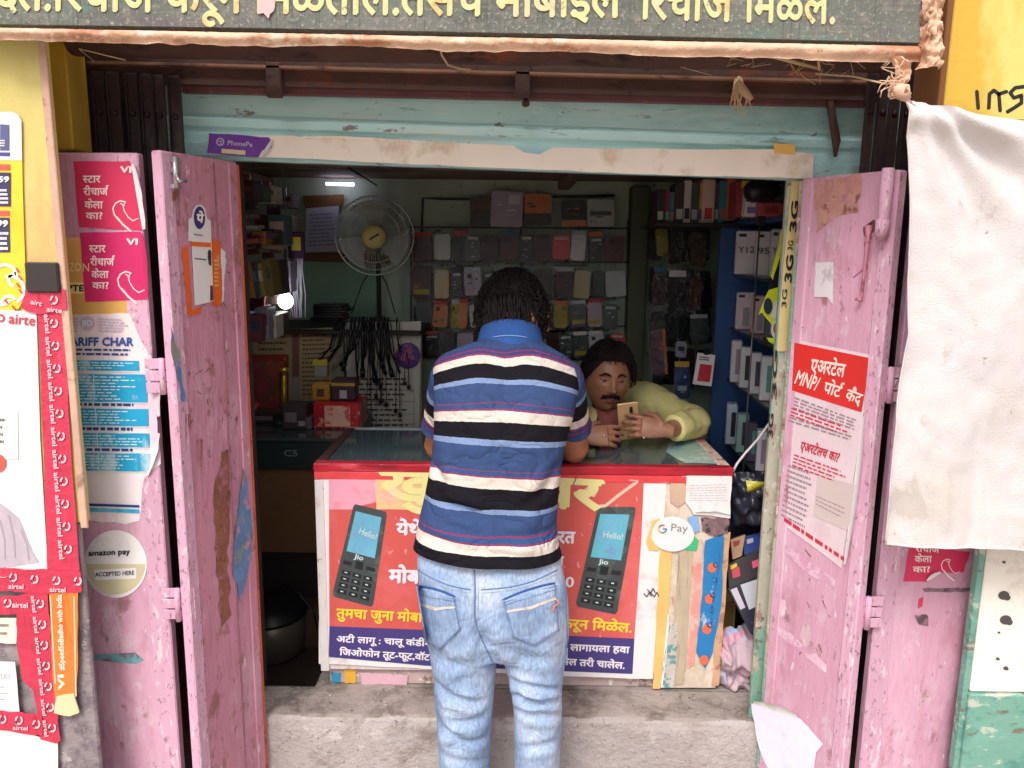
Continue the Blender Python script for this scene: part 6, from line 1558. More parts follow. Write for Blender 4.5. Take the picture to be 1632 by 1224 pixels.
for i, (x, y1, lab) in enumerate([(588, 662, 'black earphones hanging lowest on the left of the calendar'), (612, 640, 'black earphones hanging over the calendar middle'), (634, 656, 'black earphones hanging below the round sticker'), (603, 634, 'short black earphones between the two long pairs'), (648, 612, 'short black earphones under the round sticker')]):
    mb = MB()
    for s in (-1, 1):
        mb.tube([P(x, 560, 3.50), P(x+s*3, (560+y1)/2, 3.497), P(x+s*3.5, y1+s*3, 3.495)], .0022, 5); mb.lathe(P(x+s*3.5, y1+s*3+2, 3.495), [(.001, -.012), (.009, -.008), (.009, .004), (.004, .012)], 8)
    mb.build('earphones', BLACK, label=lab, cat='earphones', group='black earphones hanging before the calendar')
# black stack on the shelf and other black things
for i in range(6):
    mb = MB(); c = P(528+rnd.uniform(-3, 3), 507-i*4.2, 3.62); mb.box(c, (.155-.01*(i % 3), .12, .012), rot=(0, 0, rnd.uniform(-.15, .15)), bev=.003)
    mb.build('black_tray', BLACK, label='%s flat black case in the small stack on the back shelf' % ('bottom', 'second lowest', 'third lowest', 'third highest', 'second highest', 'top')[i], cat='case', group='flat black cases stacked on the back shelf')
# ---- the side cabinet on the left with the red picture, tin box and small boxes
sc = thing('side_cabinet', 'dark glass-topped side cabinet with brown front left of the counter', 'cabinet', (-1.05, 3.0, .21))
ZS = .90
mb = MB(); mb.bx(-1.4, -.625, 2.84, 3.40, ZS-.012, ZS, .002); mb.build('glass_top', GL, sc)
mb = MB(); mb.bx(-1.4, -.63, 2.86, 3.40, ZS-.13, ZS-.0125, .003); mb.build('display_box', flat('disp_dark', 40, 54, 54, .4), sc)
mb = MB(); mb.bx(-1.4, -.64, 2.89, 3.38, .42, ZS-.131, .003); mb.build('brown_front', M('brown_panel', S(120, 84, 54), .7, .1, 5, [(S(96, 64, 44), 5, .55, .1)], .2, 30), sc)
mb = MB(); mb.bx(-1.38, -.66, 2.95, 3.36, .051, .419, .003); mb.build('foot', flat('foot_dark', 50, 44, 42), sc)
def sbox(name, label, cat, xp, yp, Y, w, h, d, mat, extra=None, rz=0, group=None, zb=None):
    """box standing with its front bottom centre seen at photo pixel xp, yp"""
    c = P(xp, yp, Y)
    if zb is not None: c.z = zb
    t = thing(name, label, cat, c, group)
    m = Matrix.Translation(c) @ Matrix.Rotation(rz, 4, 'Z')
    mb = MB(); mb.box((0, 0, 0), (w, d, h), bev=min(.004, w*.1), mat=m @ Matrix.Translation((0, d/2, h/2))); mb.build('carton', mat, t)
    for (nm, u0, v0, u1, v1, mt) in (extra or []):
        mb = MB(); mb.box((0, 0, 0), (w*(u1-u0), .0012, h*(v1-v0)), mat=m @ Matrix.Translation((w*((u0+u1)/2-.5), -.0012, h*(v0+v1)/2))); mb.build(nm, mt, t)
    return t
def fl(c, r=.5): return flat('c_%d_%d_%d' % c, *c, r, var=.12)
t = thing('framed_picture', 'dark red framed picture leaning at the left of the side cabinet', 'picture', P(425, 690, 3.3))
mb = MB(); q = YP(3.3); mb.poly(q, [(392, 566), (458, 566), (458, 694), (394, 694)], thick=.02); mb.build('frame', M('frame_red', S(120, 40, 36), .4, .2, 14, [(S(150, 90, 50), 20, .58, .06)], .3, 50), t)
mb = MB(); mb.poly(q, [(400, 576), (450, 576), (450, 684), (402, 684)], off=.004); mb.build('print', M('print_red', S(130, 56, 50), .5, .25, 26, [(S(90, 70, 50), 22, .52, .06), (S(180, 120, 80), 34, .6, .05)], .1, 40), t)
mb = MB(); mb.tube([P(453, 592, 3.27), P(452, 676, 3.27)], .012, 12); mb.lathe(P(453, 590, 3.27), [(.001, -.01), (.02, -.008), (.02, .008), (.001, .012)], 12); mb.build('incense_tube', flat('brass', 190, 160, 60, .35, metal=.6), label='brass coloured upright tube before the red framed picture', cat='tube')
PR = M('pink_flower', S(190, 70, 80), .7, .3, 30, [(S(90, 110, 70), 24, .55, .05), (S(220, 160, 140), 30, .62, .04)], .3, 60)
mb = MB()
for k in range(40):
    c = P(402+rnd.gauss(0, 9), 668+rnd.gauss(0, 14), 3.18+rnd.uniform(-.03, .03)); mb.lathe(c, [(.001, -.012), (.014, -.006), (.016, .004), (.008, .012), (.001, .014)], 7)
mb.build('flower_garland', PR, label='heap of red and pink flowers at the left of the side cabinet', cat='flowers')
# red floral box with a lit front
RF = M('red_tin', S(196, 40, 46), .3, .12, 12, [(S(240, 190, 170), 9, .56, .05), (S(240, 120, 100), 16, .58, .05)], .1, 20)
tb = sbox('floral_box', 'glossy red box with pale floral print beside the counter glass', 'box', 537, 700, 3.0, .185, .105, .16, RF, [('floral_print', .25, .1, .8, .9, M('floral_print', S(246, 190, 170), .3, .15, 16, [(S(214, 60, 60), 22, .55, .03), (S(250, 226, 190), 20, .6, .03)], .05, 20))], zb=ZS)
sbox('amber_box', 'amber box with a round mark on top of the red floral box', 'box', 512, 663, 3.05, .072, .062, .08, fl((190, 140, 50)), [('round_mark', .3, .25, .7, .75, fl((90, 70, 40)))], zb=ZS+.106)
sbox('snack_box', 'dark purple printed carton on the right of the red floral box top', 'box', 548, 663, 3.05, .096, .085, .08, fl((70, 44, 66)), [('yellow_band', 0, .70, 1, .85, fl((196, 160, 50))), ('white_print', .35, .1, .65, .5, fl((190, 190, 200)))], zb=ZS+.106)
sbox('small_jar', 'small clear jar above the amber box', 'jar', 512, 640, 3.16, .055, .06, .05, fl((150, 150, 140), .2), [('yellow_lid', -.05, .85, 1.05, 1.25, fl((190, 170, 50)))], zb=ZS+.18)
for i, (x, y, w, h, col, lab) in enumerate([(470, 700, .10, .10, (70, 56, 60), 'dark grey box behind the brass tube'), (478, 668, .09, .09, (84, 44, 44), 'maroon box stacked behind the brass tube'), (430, 704, .16, .045, (60, 44, 46), 'low dark box at the front of the side cabinet'), (485, 706, .06, .05, (110, 96, 104), 'small greyish box left of the red floral box'), (462, 715, .12, .03, (44, 40, 44), 'flat black case on the cabinet edge')]):
    sbox('storage_box', lab, 'box', x, y, 2.98+.05*(i % 3), w, h, .09, fl(col), [('label_patch', .15, .3, .6, .7, fl((min(255, col[0]+60), min(255, col[1]+60), min(255, col[2]+60))))], zb=ZS)
mb = MB(); q = P(432, 745, 2.86); q2 = YP(2.857)
mb.text(q2, 'C5', 452, 727, 474, 727, 9, off=.001, bold=.03); mb.build('display_lettering', flat('disp_ink', 120, 130, 130), sc)
# floor clutter left of the counter
mb = MB(); c = P(432, 1010, 2.78); c.z = .0505
mb.lathe(c, [(.001, 0), (.10, 0), (.125, .02), (.135, .16), (.13, .165), (.125, .16), (.118, .03), (.001, .02)], 28); mb.build('steel_pot', flat('pot_grey', 120, 112, 100, .35, metal=.5), label='dull metal pot on the floor left of the counter', cat='pot')
mb = MB(); mb.lathe(c+V((0, .0, .167)), [(.14, 0), (.14, .01), (.09, .05), (.02, .075), (.001, .08)], 28); mb.build('pot_lid', BLACK, label='black domed lid resting on the metal pot', cat='lid')
sbox('cardboard_box', 'dim brown cardboard box on the floor by the side cabinet', 'box', 478, 1005, 2.82, .16, .16, .12, fl((96, 72, 54)), [('tape_strip', .4, 0, .6, 1, fl((130, 110, 80)))], zb=.0505)
mb = MB(); mb.tube([P(450, 930, 2.75), P(476, 945, 2.74), P(500, 975, 2.72), P(505, 1000, 2.72)], .004, 6); mb.build('floor_cable', BLACK, label='black cable drooping in the dark gap left of the counter', cat='cable')

# ---- left wall shelves crammed with packets
ls = thing('wall_shelves', 'crammed wall shelves just inside the left door', 'shelves', (-1.45, 3.2, 1.2))
for z in (1.27, 1.43, 1.62, 1.78):
    mb = MB(); mb.bx(-1.6, -1.19, 2.75, 3.52, z-.010, z, .002); mb.build('shelf_board', flat('shelf_wood', 74, 58, 48, .6), ls)
cols = [(150, 116, 44), (60, 66, 90), (146, 130, 70), (70, 54, 50), (118, 108, 54), (180, 60, 70), (80, 110, 120), (196, 190, 180), (110, 60, 70), (60, 90, 70), (140, 130, 150), (220, 200, 190)]
words = {0: 'amber', 1: 'navy', 2: 'pale yellow', 3: 'dark brown', 4: 'olive', 5: 'red', 6: 'teal', 7: 'off-white', 8: 'maroon', 9: 'green', 10: 'lilac', 11: 'cream'}
lv = ['lowest', 'second', 'third', 'top']
def packs(lev, z, specs):
    for k, (x, Y, w, h, ci, tilt) in enumerate(specs):
        c = P(x, 400, Y); c.z = z+.0005
        lab = '%s packet on the %s left wall shelf, %s' % (words[ci], lv[lev], ['against the door edge', 'next to the packet by the door edge', 'in the middle of its row', 'right of the middle of its row', 'towards the inner end', 'at the inner end', 'leaning behind the inner end', 'squeezed in at the very end'][k])
        t = thing('goods_packet', lab, 'packet', c, 'packets on the left wall shelves')
        m = Matrix.Translation(c) @ Matrix.Rotation(tilt, 4, 'Y')
        mb = MB(); mb.box((0, 0, 0), (w, .10, h), bev=.003, mat=m @ Matrix.Translation((0, .05, h/2))); mb.build('carton', fl(cols[ci]), t)
        mb = MB(); mb.box((0, 0, 0), (w*.8, .001, h*.3), mat=m @ Matrix.Translation((0, -.0012, h*.62))); mb.build('print_band', fl(cols[(ci+5) % 12]), t)
packs(0, 1.27, [(398, 2.80, .05, .10, 8, .05), (412, 2.86, .05, .12, 10, .0), (424, 2.92, .05, .09, 7, .0), (434, 3.0, .05, .09, 3, 0)])
packs(1, 1.43, [(394, 2.80, .036, .13, 0, -.10), (404, 2.82, .03, .125, 1, -.09), (413, 2.84, .032, .125, 2, -.08), (424, 2.88, .05, .14, 4, -.10), (438, 3.0, .05, .135, 3, -.06), (450, 3.2, .06, .13, 10, 0)])
packs(2, 1.62, [(396, 2.8, .07, .03, 3, 0), (413, 2.84, .05, .05, 0, 0), (428, 2.92, .05, .06, 3, 0), (442, 3.1, .07, .12, 6, 0), (455, 3.3, .05, .12, 7, 0)])
packs(3, 1.78, [(396, 2.8, .06, .06, 3, 0), (412, 2.9, .05, .06, 9, 0), (430, 3.1, .06, .07, 7, 0), (452, 3.4, .10, .06, 10, 0)])
for k, (x, y, col, lab) in enumerate([(400, 385, (150, 90, 70), 'flat reddish pack wedged under the third left shelf'), (392, 345, (110, 100, 96), 'flat grey pack lying on the third left shelf'), (420, 375, (90, 70, 90), 'flat violet pack under the third left shelf'), (400, 362, (200, 196, 190), 'thin white pack edge on the third left shelf'), (438, 392, (150, 130, 110), 'tan pack hanging below the third left shelf')]):
    c = P(x, y, 2.83+.03*k); mb = MB(); mb.box(c, (.075, .09, .018), rot=(.02*k, .05*(k-2), 0), bev=.003); mb.build('flat_pack', fl(col), label=lab, cat='packet', group='packets on the left wall shelves')
for k, (x, y, w_, h_, Y, c_, lab) in enumerate([(392, 278, 12, 9, 2.9, (150, 120, 60), 'small amber pack at the very top by the door'), (408, 290, 16, 8, 3.0, (60, 90, 90), 'dark teal pack near the ceiling by the door'), (424, 288, 12, 8, 3.1, (110, 96, 84), 'tan pack near the ceiling'), (444, 300, 22, 14, 3.3, (120, 90, 116), 'violet glossy pack with white tip near the ceiling'), (398, 312, 26, 22, 2.95, (90, 80, 84), 'dull grey pouch high on the left shelves'), (436, 322, 22, 20, 3.2, (96, 76, 88), 'plum pouch high on the left shelves'), (436, 345, 26, 32, 3.25, (170, 180, 186), 'pale blue-grey pouch beside the paper chart'), (456, 352, 8, 18, 3.35, (40, 38, 44), 'narrow black pack beside the paper chart'), (414, 342, 16, 24, 3.1, (84, 60, 54), 'brown pouch in the upper middle of the left shelves'), (398, 372, 18, 22, 3.0, (120, 84, 56), 'brown pack with dotted print by the door edge'), (416, 384, 20, 12, 3.1, (140, 126, 120), 'greyish pouch in the clutter of the left shelves'), (438, 378, 16, 26, 3.2, (80, 66, 70), 'dark mauve pouch in the clutter of the left shelves'), (456, 380, 8, 40, 3.35, (196, 196, 190), 'long narrow white pack beside the paper chart'), (402, 396, 18, 10, 3.0, (150, 86, 60), 'rust coloured pack above the amber packets'), (426, 402, 18, 10, 3.1, (110, 90, 96), 'mauve pack above the olive packets'), (408, 462, 30, 34, 3.05, (110, 54, 60), 'maroon pouch below the amber packets'), (430, 455, 22, 30, 3.1, (90, 74, 64), 'brown pouch below the olive packets'), (446, 448, 16, 22, 3.2, (56, 70, 84), 'dark blue pouch left of the lit bulb')]):
    q = YP(Y); a = random.Random(k).uniform(-.12, .12)
    t = thing('goods_pouch', lab, 'pouch', q.hit(x, y), 'pouches crammed on the left wall shelves')
    def w(u, v): dx, dy = (u-.5)*w_, v*h_; return (x+dx*math.cos(a)-dy*math.sin(a), y+dx*math.sin(a)+dy*math.cos(a))
    mb = MB(); mb.poly(q, [w(0, .06), w(.1, 0), w(.9, 0), w(1, .06), w(1, .95), w(.92, 1), w(.08, 1), w(0, .95)], thick=.018); mb.build('pouch', M('pouch_%d' % k, S(*c_), .3, .2, 24, [(S(*[min(255, v+60) for v in c_]), 30, .6, .04)], .4, 40), t)
    mb = MB(); mb.poly(q, [w(.15, .2), w(.8, .2), w(.8, .42), w(.15, .42)], off=.001); mb.build('print', fl(tuple(min(255, int(v*.5+rnd.choice((20, 90)))) for v in c_)), t)
# hanging bundle of silver cables near the bulb
mb = MB()
for k in range(14):
    x = 464+k*1.5; pts = [P(x+rnd.uniform(-2, 2), 386+rnd.uniform(-6, 6), 3.3), P(x+rnd.uniform(-4, 4), 430, 3.28), P(x+rnd.uniform(-4, 4), 470, 3.29), P(x+rnd.uniform(-4, 4), 506, 3.3)]
    mb.tube(pts, .0026, 5)
mb.build('cable_bundle', flat('cable_silver', 180, 176, 190, .3), label='bundle of pale cables hanging from the left shelves by the lit bulb', cat='cables')
t = sbox('cable_card', 'black card with yellow print at the top of the pale cable bundle', 'card', 472, 412, 3.26, .07, .11, .02, fl((60, 40, 70)), [('yellow_print', .25, .3, .8, .8, fl((200, 180, 60)))])
for i, (x, y, col, lab) in enumerate([(402, 500, (190, 190, 210), 'crinkled clear pouch on the shelf left of the bulb'), (420, 502, (200, 200, 196), 'second clear pouch on the shelf left of the bulb')]):
    sbox('clear_pouch', lab, 'pouch', x, y, 3.2, .06, .10, .02, M('clear_pouch', S(150, 150, 160), .2, .3, 30, [(S(220, 220, 230), 26, .55, .04)], .5, 30), [('product_card', .2, .1, .8, .6, fl(col))], zb=1.2805)
# ---- phone covers hanging in rows on the back wall
RODM = flat('rod_metal', 110, 110, 108, .35, metal=.7)
rk = thing('display_rack', 'wire display rack for phone covers on the back wall', 'rack', P(830, 520, 3.97))
for y, x0, x1 in ((366, 656, 1000), (420, 654, 1000), (475, 654, 1002), (522, 680, 1000)):
    mb = MB(); mb.tube([P(x0, y-4, 3.955), P(x1, y-2, 3.955)], .004, 6); mb.build('rod', RODM, rk)
for x in (655, 830, 1001): 
    mb = MB(); mb.tube([P(x, 350, 3.962), P(x, 560, 3.962)], .005, 6); mb.build('upright', RODM, rk)
PCH = bpy.data.materials.new('clear_film'); PCH.use_nodes = True
N_, L_ = PCH.node_tree.nodes, PCH.node_tree.links
N_.remove(N_['Principled BSDF'])
gl_ = N_.new('ShaderNodeBsdfGlossy'); gl_.inputs['Roughness'].default_value = .04
tr_ = N_.new('ShaderNodeBsdfTransparent'); mxs = N_.new('ShaderNodeMixShader'); fr_ = N_.new('ShaderNodeFresnel'); fr_.inputs[0].default_value = 1.5
tn = N_.new('ShaderNodeTexNoise'); tn.inputs['Scale'].default_value = 26; tn.inputs['Detail'].default_value = 4
gp_ = N_.new('ShaderNodeNewGeometry'); L_.new(gp_.outputs['Position'], tn.inputs[0])
bn = N_.new('ShaderNodeBump'); bn.inputs['Strength'].default_value = 1; bn.inputs['Distance'].default_value = .025
L_.new(tn.outputs[0], bn.inputs['Height']); L_.new(bn.outputs[0], gl_.inputs['Normal']); L_.new(bn.outputs[0], fr_.inputs['Normal'])
L_.new(fr_.outputs[0], mxs.inputs[0]); L_.new(tr_.outputs[0], mxs.inputs[1]); L_.new(gl_.outputs[0], mxs.inputs[2]); L_.new(mxs.outputs[0], N_['Material Output'].inputs[0])
def pack(x0, y0, x1, y1, col, Y, label, band=None, group='phone covers in clear pouches on the back wall', name='phone_cover_pack', cat='phone cover', full=False, film=True):
    pl = YP(Y); rot = rnd.uniform(-.09, .09)
    cx, cy = (x0+x1)/2, y0
    def w(x, y): dx, dy = x-cx, y-cy; return (cx+dx*math.cos(rot)-dy*math.sin(rot), cy+dx*math.sin(rot)+dy*math.cos(rot))
    t = thing(name, label, cat, pl.hit(cx, cy), group)
    W = x1-x0; H = y1-y0
    mb = MB(); mb.poly(pl, [w(x, y) for x, y in ((x0, y0+4), (x0+2, y0), (x1-2, y0), (x1, y0+4), (x1+.6, y1-2), (x1-1, y1), (x0+1, y1), (x0-.6, y1-2))], off=.010, thick=.0006)
    if film: mb.build('pouch', PCH, t)
    a, b_, c_, d_ = (x0+W*.10, y0+H*.14, x1-W*.10, y1-H*.07) if not full else (x0+1, y0+1, x1-1, y1-1)
    r = min(3, (c_-a)*.15)
    mb = MB(); mb.poly(pl, [w(x, y) for x, y in ((a, b_+r), (a+r, b_), (c_-r, b_), (c_, b_+r), (c_, d_-r), (c_-r, d_), (a+r, d_), (a, d_-r))], off=.006, thick=.011); mb.build('cover', col, t)
    if band:
        (u0, v0, u1, v1, bc) = band
        mb = MB(); mb.poly(pl, [w(a+(c_-a)*u, b_+(d_-b_)*v) for u, v in ((u0, v0), (u1, v0), (u1, v1), (u0, v1))], off=.0068)
        for _ in range(4):
            uu, vv = rnd.uniform(.08, .7), rnd.uniform(.25, .85); du, dv = rnd.uniform(.05, .3), rnd.uniform(.015, .06)
            mb.poly(pl, [w(a+(c_-a)*u, b_+(d_-b_)*v) for u, v in ((uu, vv), (uu+du, vv), (uu+du, vv+dv), (uu, vv+dv))], off=.0070+.0002*_)
        mb.build('print', bc, t)
    if film and not full and rnd.random() < .65:
        hc = rnd.choice([(230, 226, 226), (214, 180, 60), (200, 60, 60), (60, 60, 70), (190, 196, 206), (220, 130, 60), (60, 110, 150)])
        mb = MB(); mb.poly(pl, [w(x, y) for x, y in ((x0+W*.12, y0+1), (x1-W*.12, y0+1), (x1-W*.12, y0+H*.15), (x0+W*.12, y0+H*.15))], off=.0086, thick=.0006); mb.build('header_card', fl(hc), t)
    mb = MB(); q = w(cx, y0+1); mb.tube([pl.hit(q[0], q[1], .008), pl.hit(q[0]+1, q[1]-4, .02), pl.hit(q[0], q[1]-5, .05)], .0016, 5); mb.build('hook', RODM, t)
K = dict(blk=(30, 27, 30), mar=(70, 34, 42), mar2=(96, 50, 54), gry=(78, 90, 92), grn=(48, 70, 64), wht=(226, 222, 226), lil=(186, 172, 190), bei=(204, 190, 146), red=(220, 74, 90), org=(214, 128, 60), ylw=(180, 164, 48), slv=(200, 204, 202), brn=(90, 66, 46))
W_ = dict(blk='black', mar='maroon', mar2='reddish brown', gry='grey', grn='dark green', wht='white', lil='lilac white', bei='beige', red='pink red', org='orange', ylw='yellow', slv='silver', brn='brown')
top5 = [(748, 314, 782, 362, 'brn', ('blk', 0, .45, 1, 1), 'black and yellow flat pack, leftmost of the large packs'), (783, 304, 836, 362, 'lil', ('wht', .55, .1, .9, .35), 'large lilac plastic pack second from the left'), (835, 308, 880, 360, 'org', ('blk', 0, .62, 1, 1), 'orange and black large pack hanging askew'), (893, 318, 935, 364, 'blk', ('org', 0, .72, 1, .95), 'black large pack with an orange foot'), (935, 316, 980, 362, 'slv', ('gry', .1, .45, .9, .6), 'grey large pack with line drawing, rightmost')]
for x0, y0, x1, y1, c, (bc, u0, v0, u1, v1), lab in top5:
    pack(x0, y0, x1, y1, fl(K[c], .3), 3.93, lab+' in the top row', (u0, v0, u1, v1, fl(K[bc], .3)), 'large flat packs above the phone covers', 'flat_pack', 'pack', True)
rows = [(368, 416, 'second row', [(657, 690, 'mar'), (691, 719, 'slv'), (720, 744, 'grn'), (742, 767, 'gry'), (768, 794, 'mar'), (797, 829, 'mar2'), (829, 850, 'blk'), (852, 879, 'mar'), (879, 910, 'red'), (911, 936, 'wht'), (937, 962, 'blk'), (964, 999, 'mar2')]),
        (423, 474, 'third row', [(655, 690, 'mar'), (692, 717, 'bei'), (718, 736, 'blk'), (737, 767, 'lil'), (768, 790, 'blk'), (820, 846, 'mar2'), (850, 882, 'blk'), (884, 916, 'mar'), (916, 944, 'bei'), (944, 962, 'grn'), (962, 998, 'slv')]),
        (477, 522, 'fourth row', [(660, 688, 'gry'), (690, 716, 'org'), (720, 732, 'ylw'), (732, 746, 'org'), (746, 768, 'slv'), (870, 882, 'blk'), (882, 906, 'ylw'), (907, 934, 'gry'), (935, 960, 'lil'), (961, 986, 'gry')]),
        (526, 566, 'lowest row', [(676, 700, 'blk'), (702, 724, 'blk'), (728, 756, 'lil'), (890, 912, 'grn'), (912, 936, 'grn'), (936, 962, 'slv'), (972, 998, 'red')])]
ordn = ['leftmost', 'second from the left', 'third from the left', 'fourth from the left', 'fifth from the left', 'sixth from the left', 'seventh from the left', 'eighth from the left', 'ninth from the left', 'tenth from the left', 'eleventh from the left', 'rightmost']
for y0, y1, rn, items in rows:
    for k, (x0, x1, c) in enumerate(items):
        o = 'rightmost' if k == len(items)-1 else ordn[k]
        bd = rnd.choice([None, (.2, .12, .45, .3, BLACK), (.1, .72, .9, .9, fl(K['ylw'])), (.15, .1, .85, .2, fl(K['slv'])), (.55, .1, .85, .25, fl(K['gry']))])
        pack(x0-2, y0+rnd.uniform(-3, 2), x1+2, y1+rnd.uniform(0, 7), fl(K[c], .35), 3.93-.012*(k % 2), '%s phone cover, %s in the %s of the wire rack' % (W_[c], o, rn), bd)
for (y0, y1, rn, xs) in ((374, 422, 'second row', range(672, 990, 36)), (430, 482, 'third row', range(676, 990, 36)), (482, 530, 'fourth row', range(674, 990, 36)), (524, 572, 'lowest row', range(684, 996, 40))):
    for k, x in enumerate(xs):
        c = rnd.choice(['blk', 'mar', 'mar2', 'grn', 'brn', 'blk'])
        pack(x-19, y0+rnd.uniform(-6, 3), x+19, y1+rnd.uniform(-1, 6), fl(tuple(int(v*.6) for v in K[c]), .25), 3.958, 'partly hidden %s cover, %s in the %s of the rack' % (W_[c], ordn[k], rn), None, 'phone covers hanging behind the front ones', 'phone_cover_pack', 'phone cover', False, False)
# olive corner post
mb = MB(); a = P(1008, 300, 3.9); b = P(1036, 300, 3.9); mb.bx(a.x, b.x, 3.9, 4.01, .21, 1.93, .004); mb.build('corner_post', flat('post_olive', 96, 104, 82, .6), shop)
# ---- dark goods hanging on the right of the back wall
dk = [(1042, 352, 1064, 412, 'ylw', 'olive yellow bag hung high beside the corner post'), (1066, 356, 1100, 420, 'blk', 'black bag hung next to the olive yellow bag'), (1098, 360, 1128, 430, 'brn', 'brown dark bag hung right of the black bag'), (1040, 425, 1066, 492, 'mar', 'maroon dark bag in the middle of the hanging goods'), (1062, 430, 1098, 505, 'blk', 'large black bag in the middle of the hanging goods'), (1098, 432, 1124, 500, 'mar2', 'dark reddish bag beside the blue cabinet'), (1030, 500, 1060, 560, 'blk', 'black bag hung low beside the corner post'), (1096, 500, 1132, 548, 'gry', 'dark grey ribbed pack low beside the blue cabinet')]
for x0, y0, x1, y1, c, lab in dk:
    pack(x0, y0, x1, y1, M('dk_'+c, S(*[int(v*.8) for v in K[c]]), .35, .3, 20, [(S(*[min(255, v+50) for v in K[c]]), 30, .62, .04)], .4, 40), 3.62+rnd.uniform(-.05, .05), lab, None, 'dark goods hanging beside the blue cabinet', 'hanging_bag', 'bag')
for r_i, (y0, y1, rn) in enumerate(((352, 425, 'top'), (418, 495, 'second'), (486, 556, 'third'), (548, 622, 'bottom'))):
    for k, x in enumerate((1048, 1072, 1096, 1120)):
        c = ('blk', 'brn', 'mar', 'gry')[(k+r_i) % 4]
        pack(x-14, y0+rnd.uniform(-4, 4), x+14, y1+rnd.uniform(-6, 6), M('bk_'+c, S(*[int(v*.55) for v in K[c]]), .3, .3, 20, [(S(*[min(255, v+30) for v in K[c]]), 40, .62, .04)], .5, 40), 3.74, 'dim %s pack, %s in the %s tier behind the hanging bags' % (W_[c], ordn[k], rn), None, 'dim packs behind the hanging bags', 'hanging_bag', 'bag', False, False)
pack(1032, 512, 1062, 604, M('lilac_bag', S(110, 86, 96), .4, .2, 14, [(S(70, 50, 60), 20, .55, .06)], .3, 30), 3.45, 'mauve bag with orange edge hanging behind the shopkeeper', (.82, 0, 1, 1, fl((206, 110, 50))), 'dark goods hanging beside the blue cabinet', 'hanging_bag', 'bag')
pack(1072, 575, 1102, 640, fl((56, 76, 130), .3), 3.3, 'blue pack hanging behind the seated man', (.2, .6, .8, .75, fl((190, 190, 200))), 'dark goods hanging beside the blue cabinet', 'hanging_bag', 'bag')
pack(1076, 540, 1098, 572, fl((150, 150, 170), .3), 3.32, 'pale small pack above the blue pack', (.2, .3, .8, .6, BLACK), 'dark goods hanging beside the blue cabinet', 'hanging_bag', 'bag')
t = thing('product_card', 'white card with a red pack inside hung by a black clip beside the blue cabinet', 'card', P(1122, 590, 3.0))
q = YP(3.0); mb = MB(); mb.poly(q, [(1112, 562), (1140, 566), (1134, 616), (1104, 612)], thick=.003); mb.build('card', WHITEP, t)
mb = MB(); mb.poly(q, [(1116, 580), (1135, 582), (1131, 609), (1111, 607)], off=.002, thick=.0019); mb.build('red_pack', M('red_pack', S(206, 56, 70), .35, .15, 12, [(S(220, 120, 60), 10, .56, .06)], .1, 20), t)
mb = MB(); mb.box(q.hit(1126, 561, .002), (.02, .012, .022), bev=.003); mb.build('clip', BLACK, t); mb = MB(); mb.greek(q, [(1115, 567), (1133, 569), (1132, 576), (1114, 574)], 2, off=.002, rnd=rnd); mb.build('print', INK, t)
# top shelf right with books and boxes
ts = thing('top_shelf', 'dark high shelf with a row of boxes at the upper right', 'shelf', (1.0, 3.2, 1.65))
zt = P(1100, 356, 3.1).z
mb = MB(); mb.bx(P(1040, 350, 3.1).x, 1.61, 3.05, 3.4, zt-.015, zt, .002); mb.build('shelf_board', flat('shelf_dk2', 40, 36, 36, .5), ts)
bk = [(1052, 3.12, .035, .13, (60, 46, 60), 'dark violet book'), (1063, 3.12, .022, .125, (150, 50, 90), 'pink thin book'), (1071, 3.11, .025, .12, (70, 130, 130), 'teal thin book'), (1082, 3.10, .04, .155, (66, 60, 66), 'grey box with white lettering'), (1094, 3.10, .032, .165, (206, 200, 200), 'tall white carton'), (1106, 3.10, .035, .15, (70, 90, 70), 'green box'), (1116, 3.11, .02, .155, (200, 170, 80), 'thin yellow box'), (1128, 3.10, .05, .17, (220, 190, 180), 'pale pink carton with red foot'), (1142, 3.11, .03, .16, (90, 84, 90), 'dark slim carton'), (1151, 3.10, .03, .165, (70, 140, 160), 'bright teal carton'), (1163, 3.10, .035, .185, (226, 120, 60), 'orange leaning carton'), (1176, 3.12, .03, .16, (200, 176, 170), 'cream slim carton')]
for k, (x, Y, w, h, c, lab) in enumerate(bk):
    ex = [('label_patch', .2, .1, .8, .35, fl((206, 60, 70)) if 'red foot' in lab else fl(tuple(max(20, 255-v) for v in c)))]
    sbox('shelf_carton', lab+' standing in the row on the high right shelf', 'box', x, 352, Y, w, h, .12, fl(c), ex, 0, 'boxes on the high right shelf', zb=zt+.0005)
# ---- blue cabinet along the right wall with boxed phones
bc = thing('blue_cabinet', 'blue wall cabinet with shelves of boxed phones on the right', 'cabinet', (1.1, 2.9, .21))
BLUEC = M('blue_panel', S(52, 84, 138), .5, .1, 4, [(S(40, 64, 110), 4, .55, .1)], .1, 20)
xa = P(1136, 600, 3.10).x; xb_ = 1.60
mb = MB(); mb.bx(xa, xb_, 3.10, 3.12, .2055, 1.74, .003); mb.build('back_panel', BLUEC, bc)
shelfz = []
fa, fb = P(1164, 520, 3.095), P(1240, 545, 2.44)
for y in (438, 527, 612, 712):
    z = P(1175, y, 2.95).z; shelfz.append(z)
    mb = MB(); o_ = [(fa.x, fa.y), (fb.x, fb.y), (1.58, 2.44), (1.58, 3.095)]
    mb.add([V((x, yy, z)) for x, yy in o_]+[V((x, yy, z-.012)) for x, yy in o_], [(0, 1, 2, 3), (7, 6, 5, 4), (0, 4, 5, 1), (1, 5, 6, 2), (2, 6, 7, 3), (3, 7, 4, 0)]); mb.build('shelf_board', flat('shelf_glass', 40, 52, 60, .2), bc)
mb = MB(); mb.bx(1.585, 1.605, 2.42, 3.095, .2055, 1.74, .003); mb.build('side_panel', BLUEC, bc)
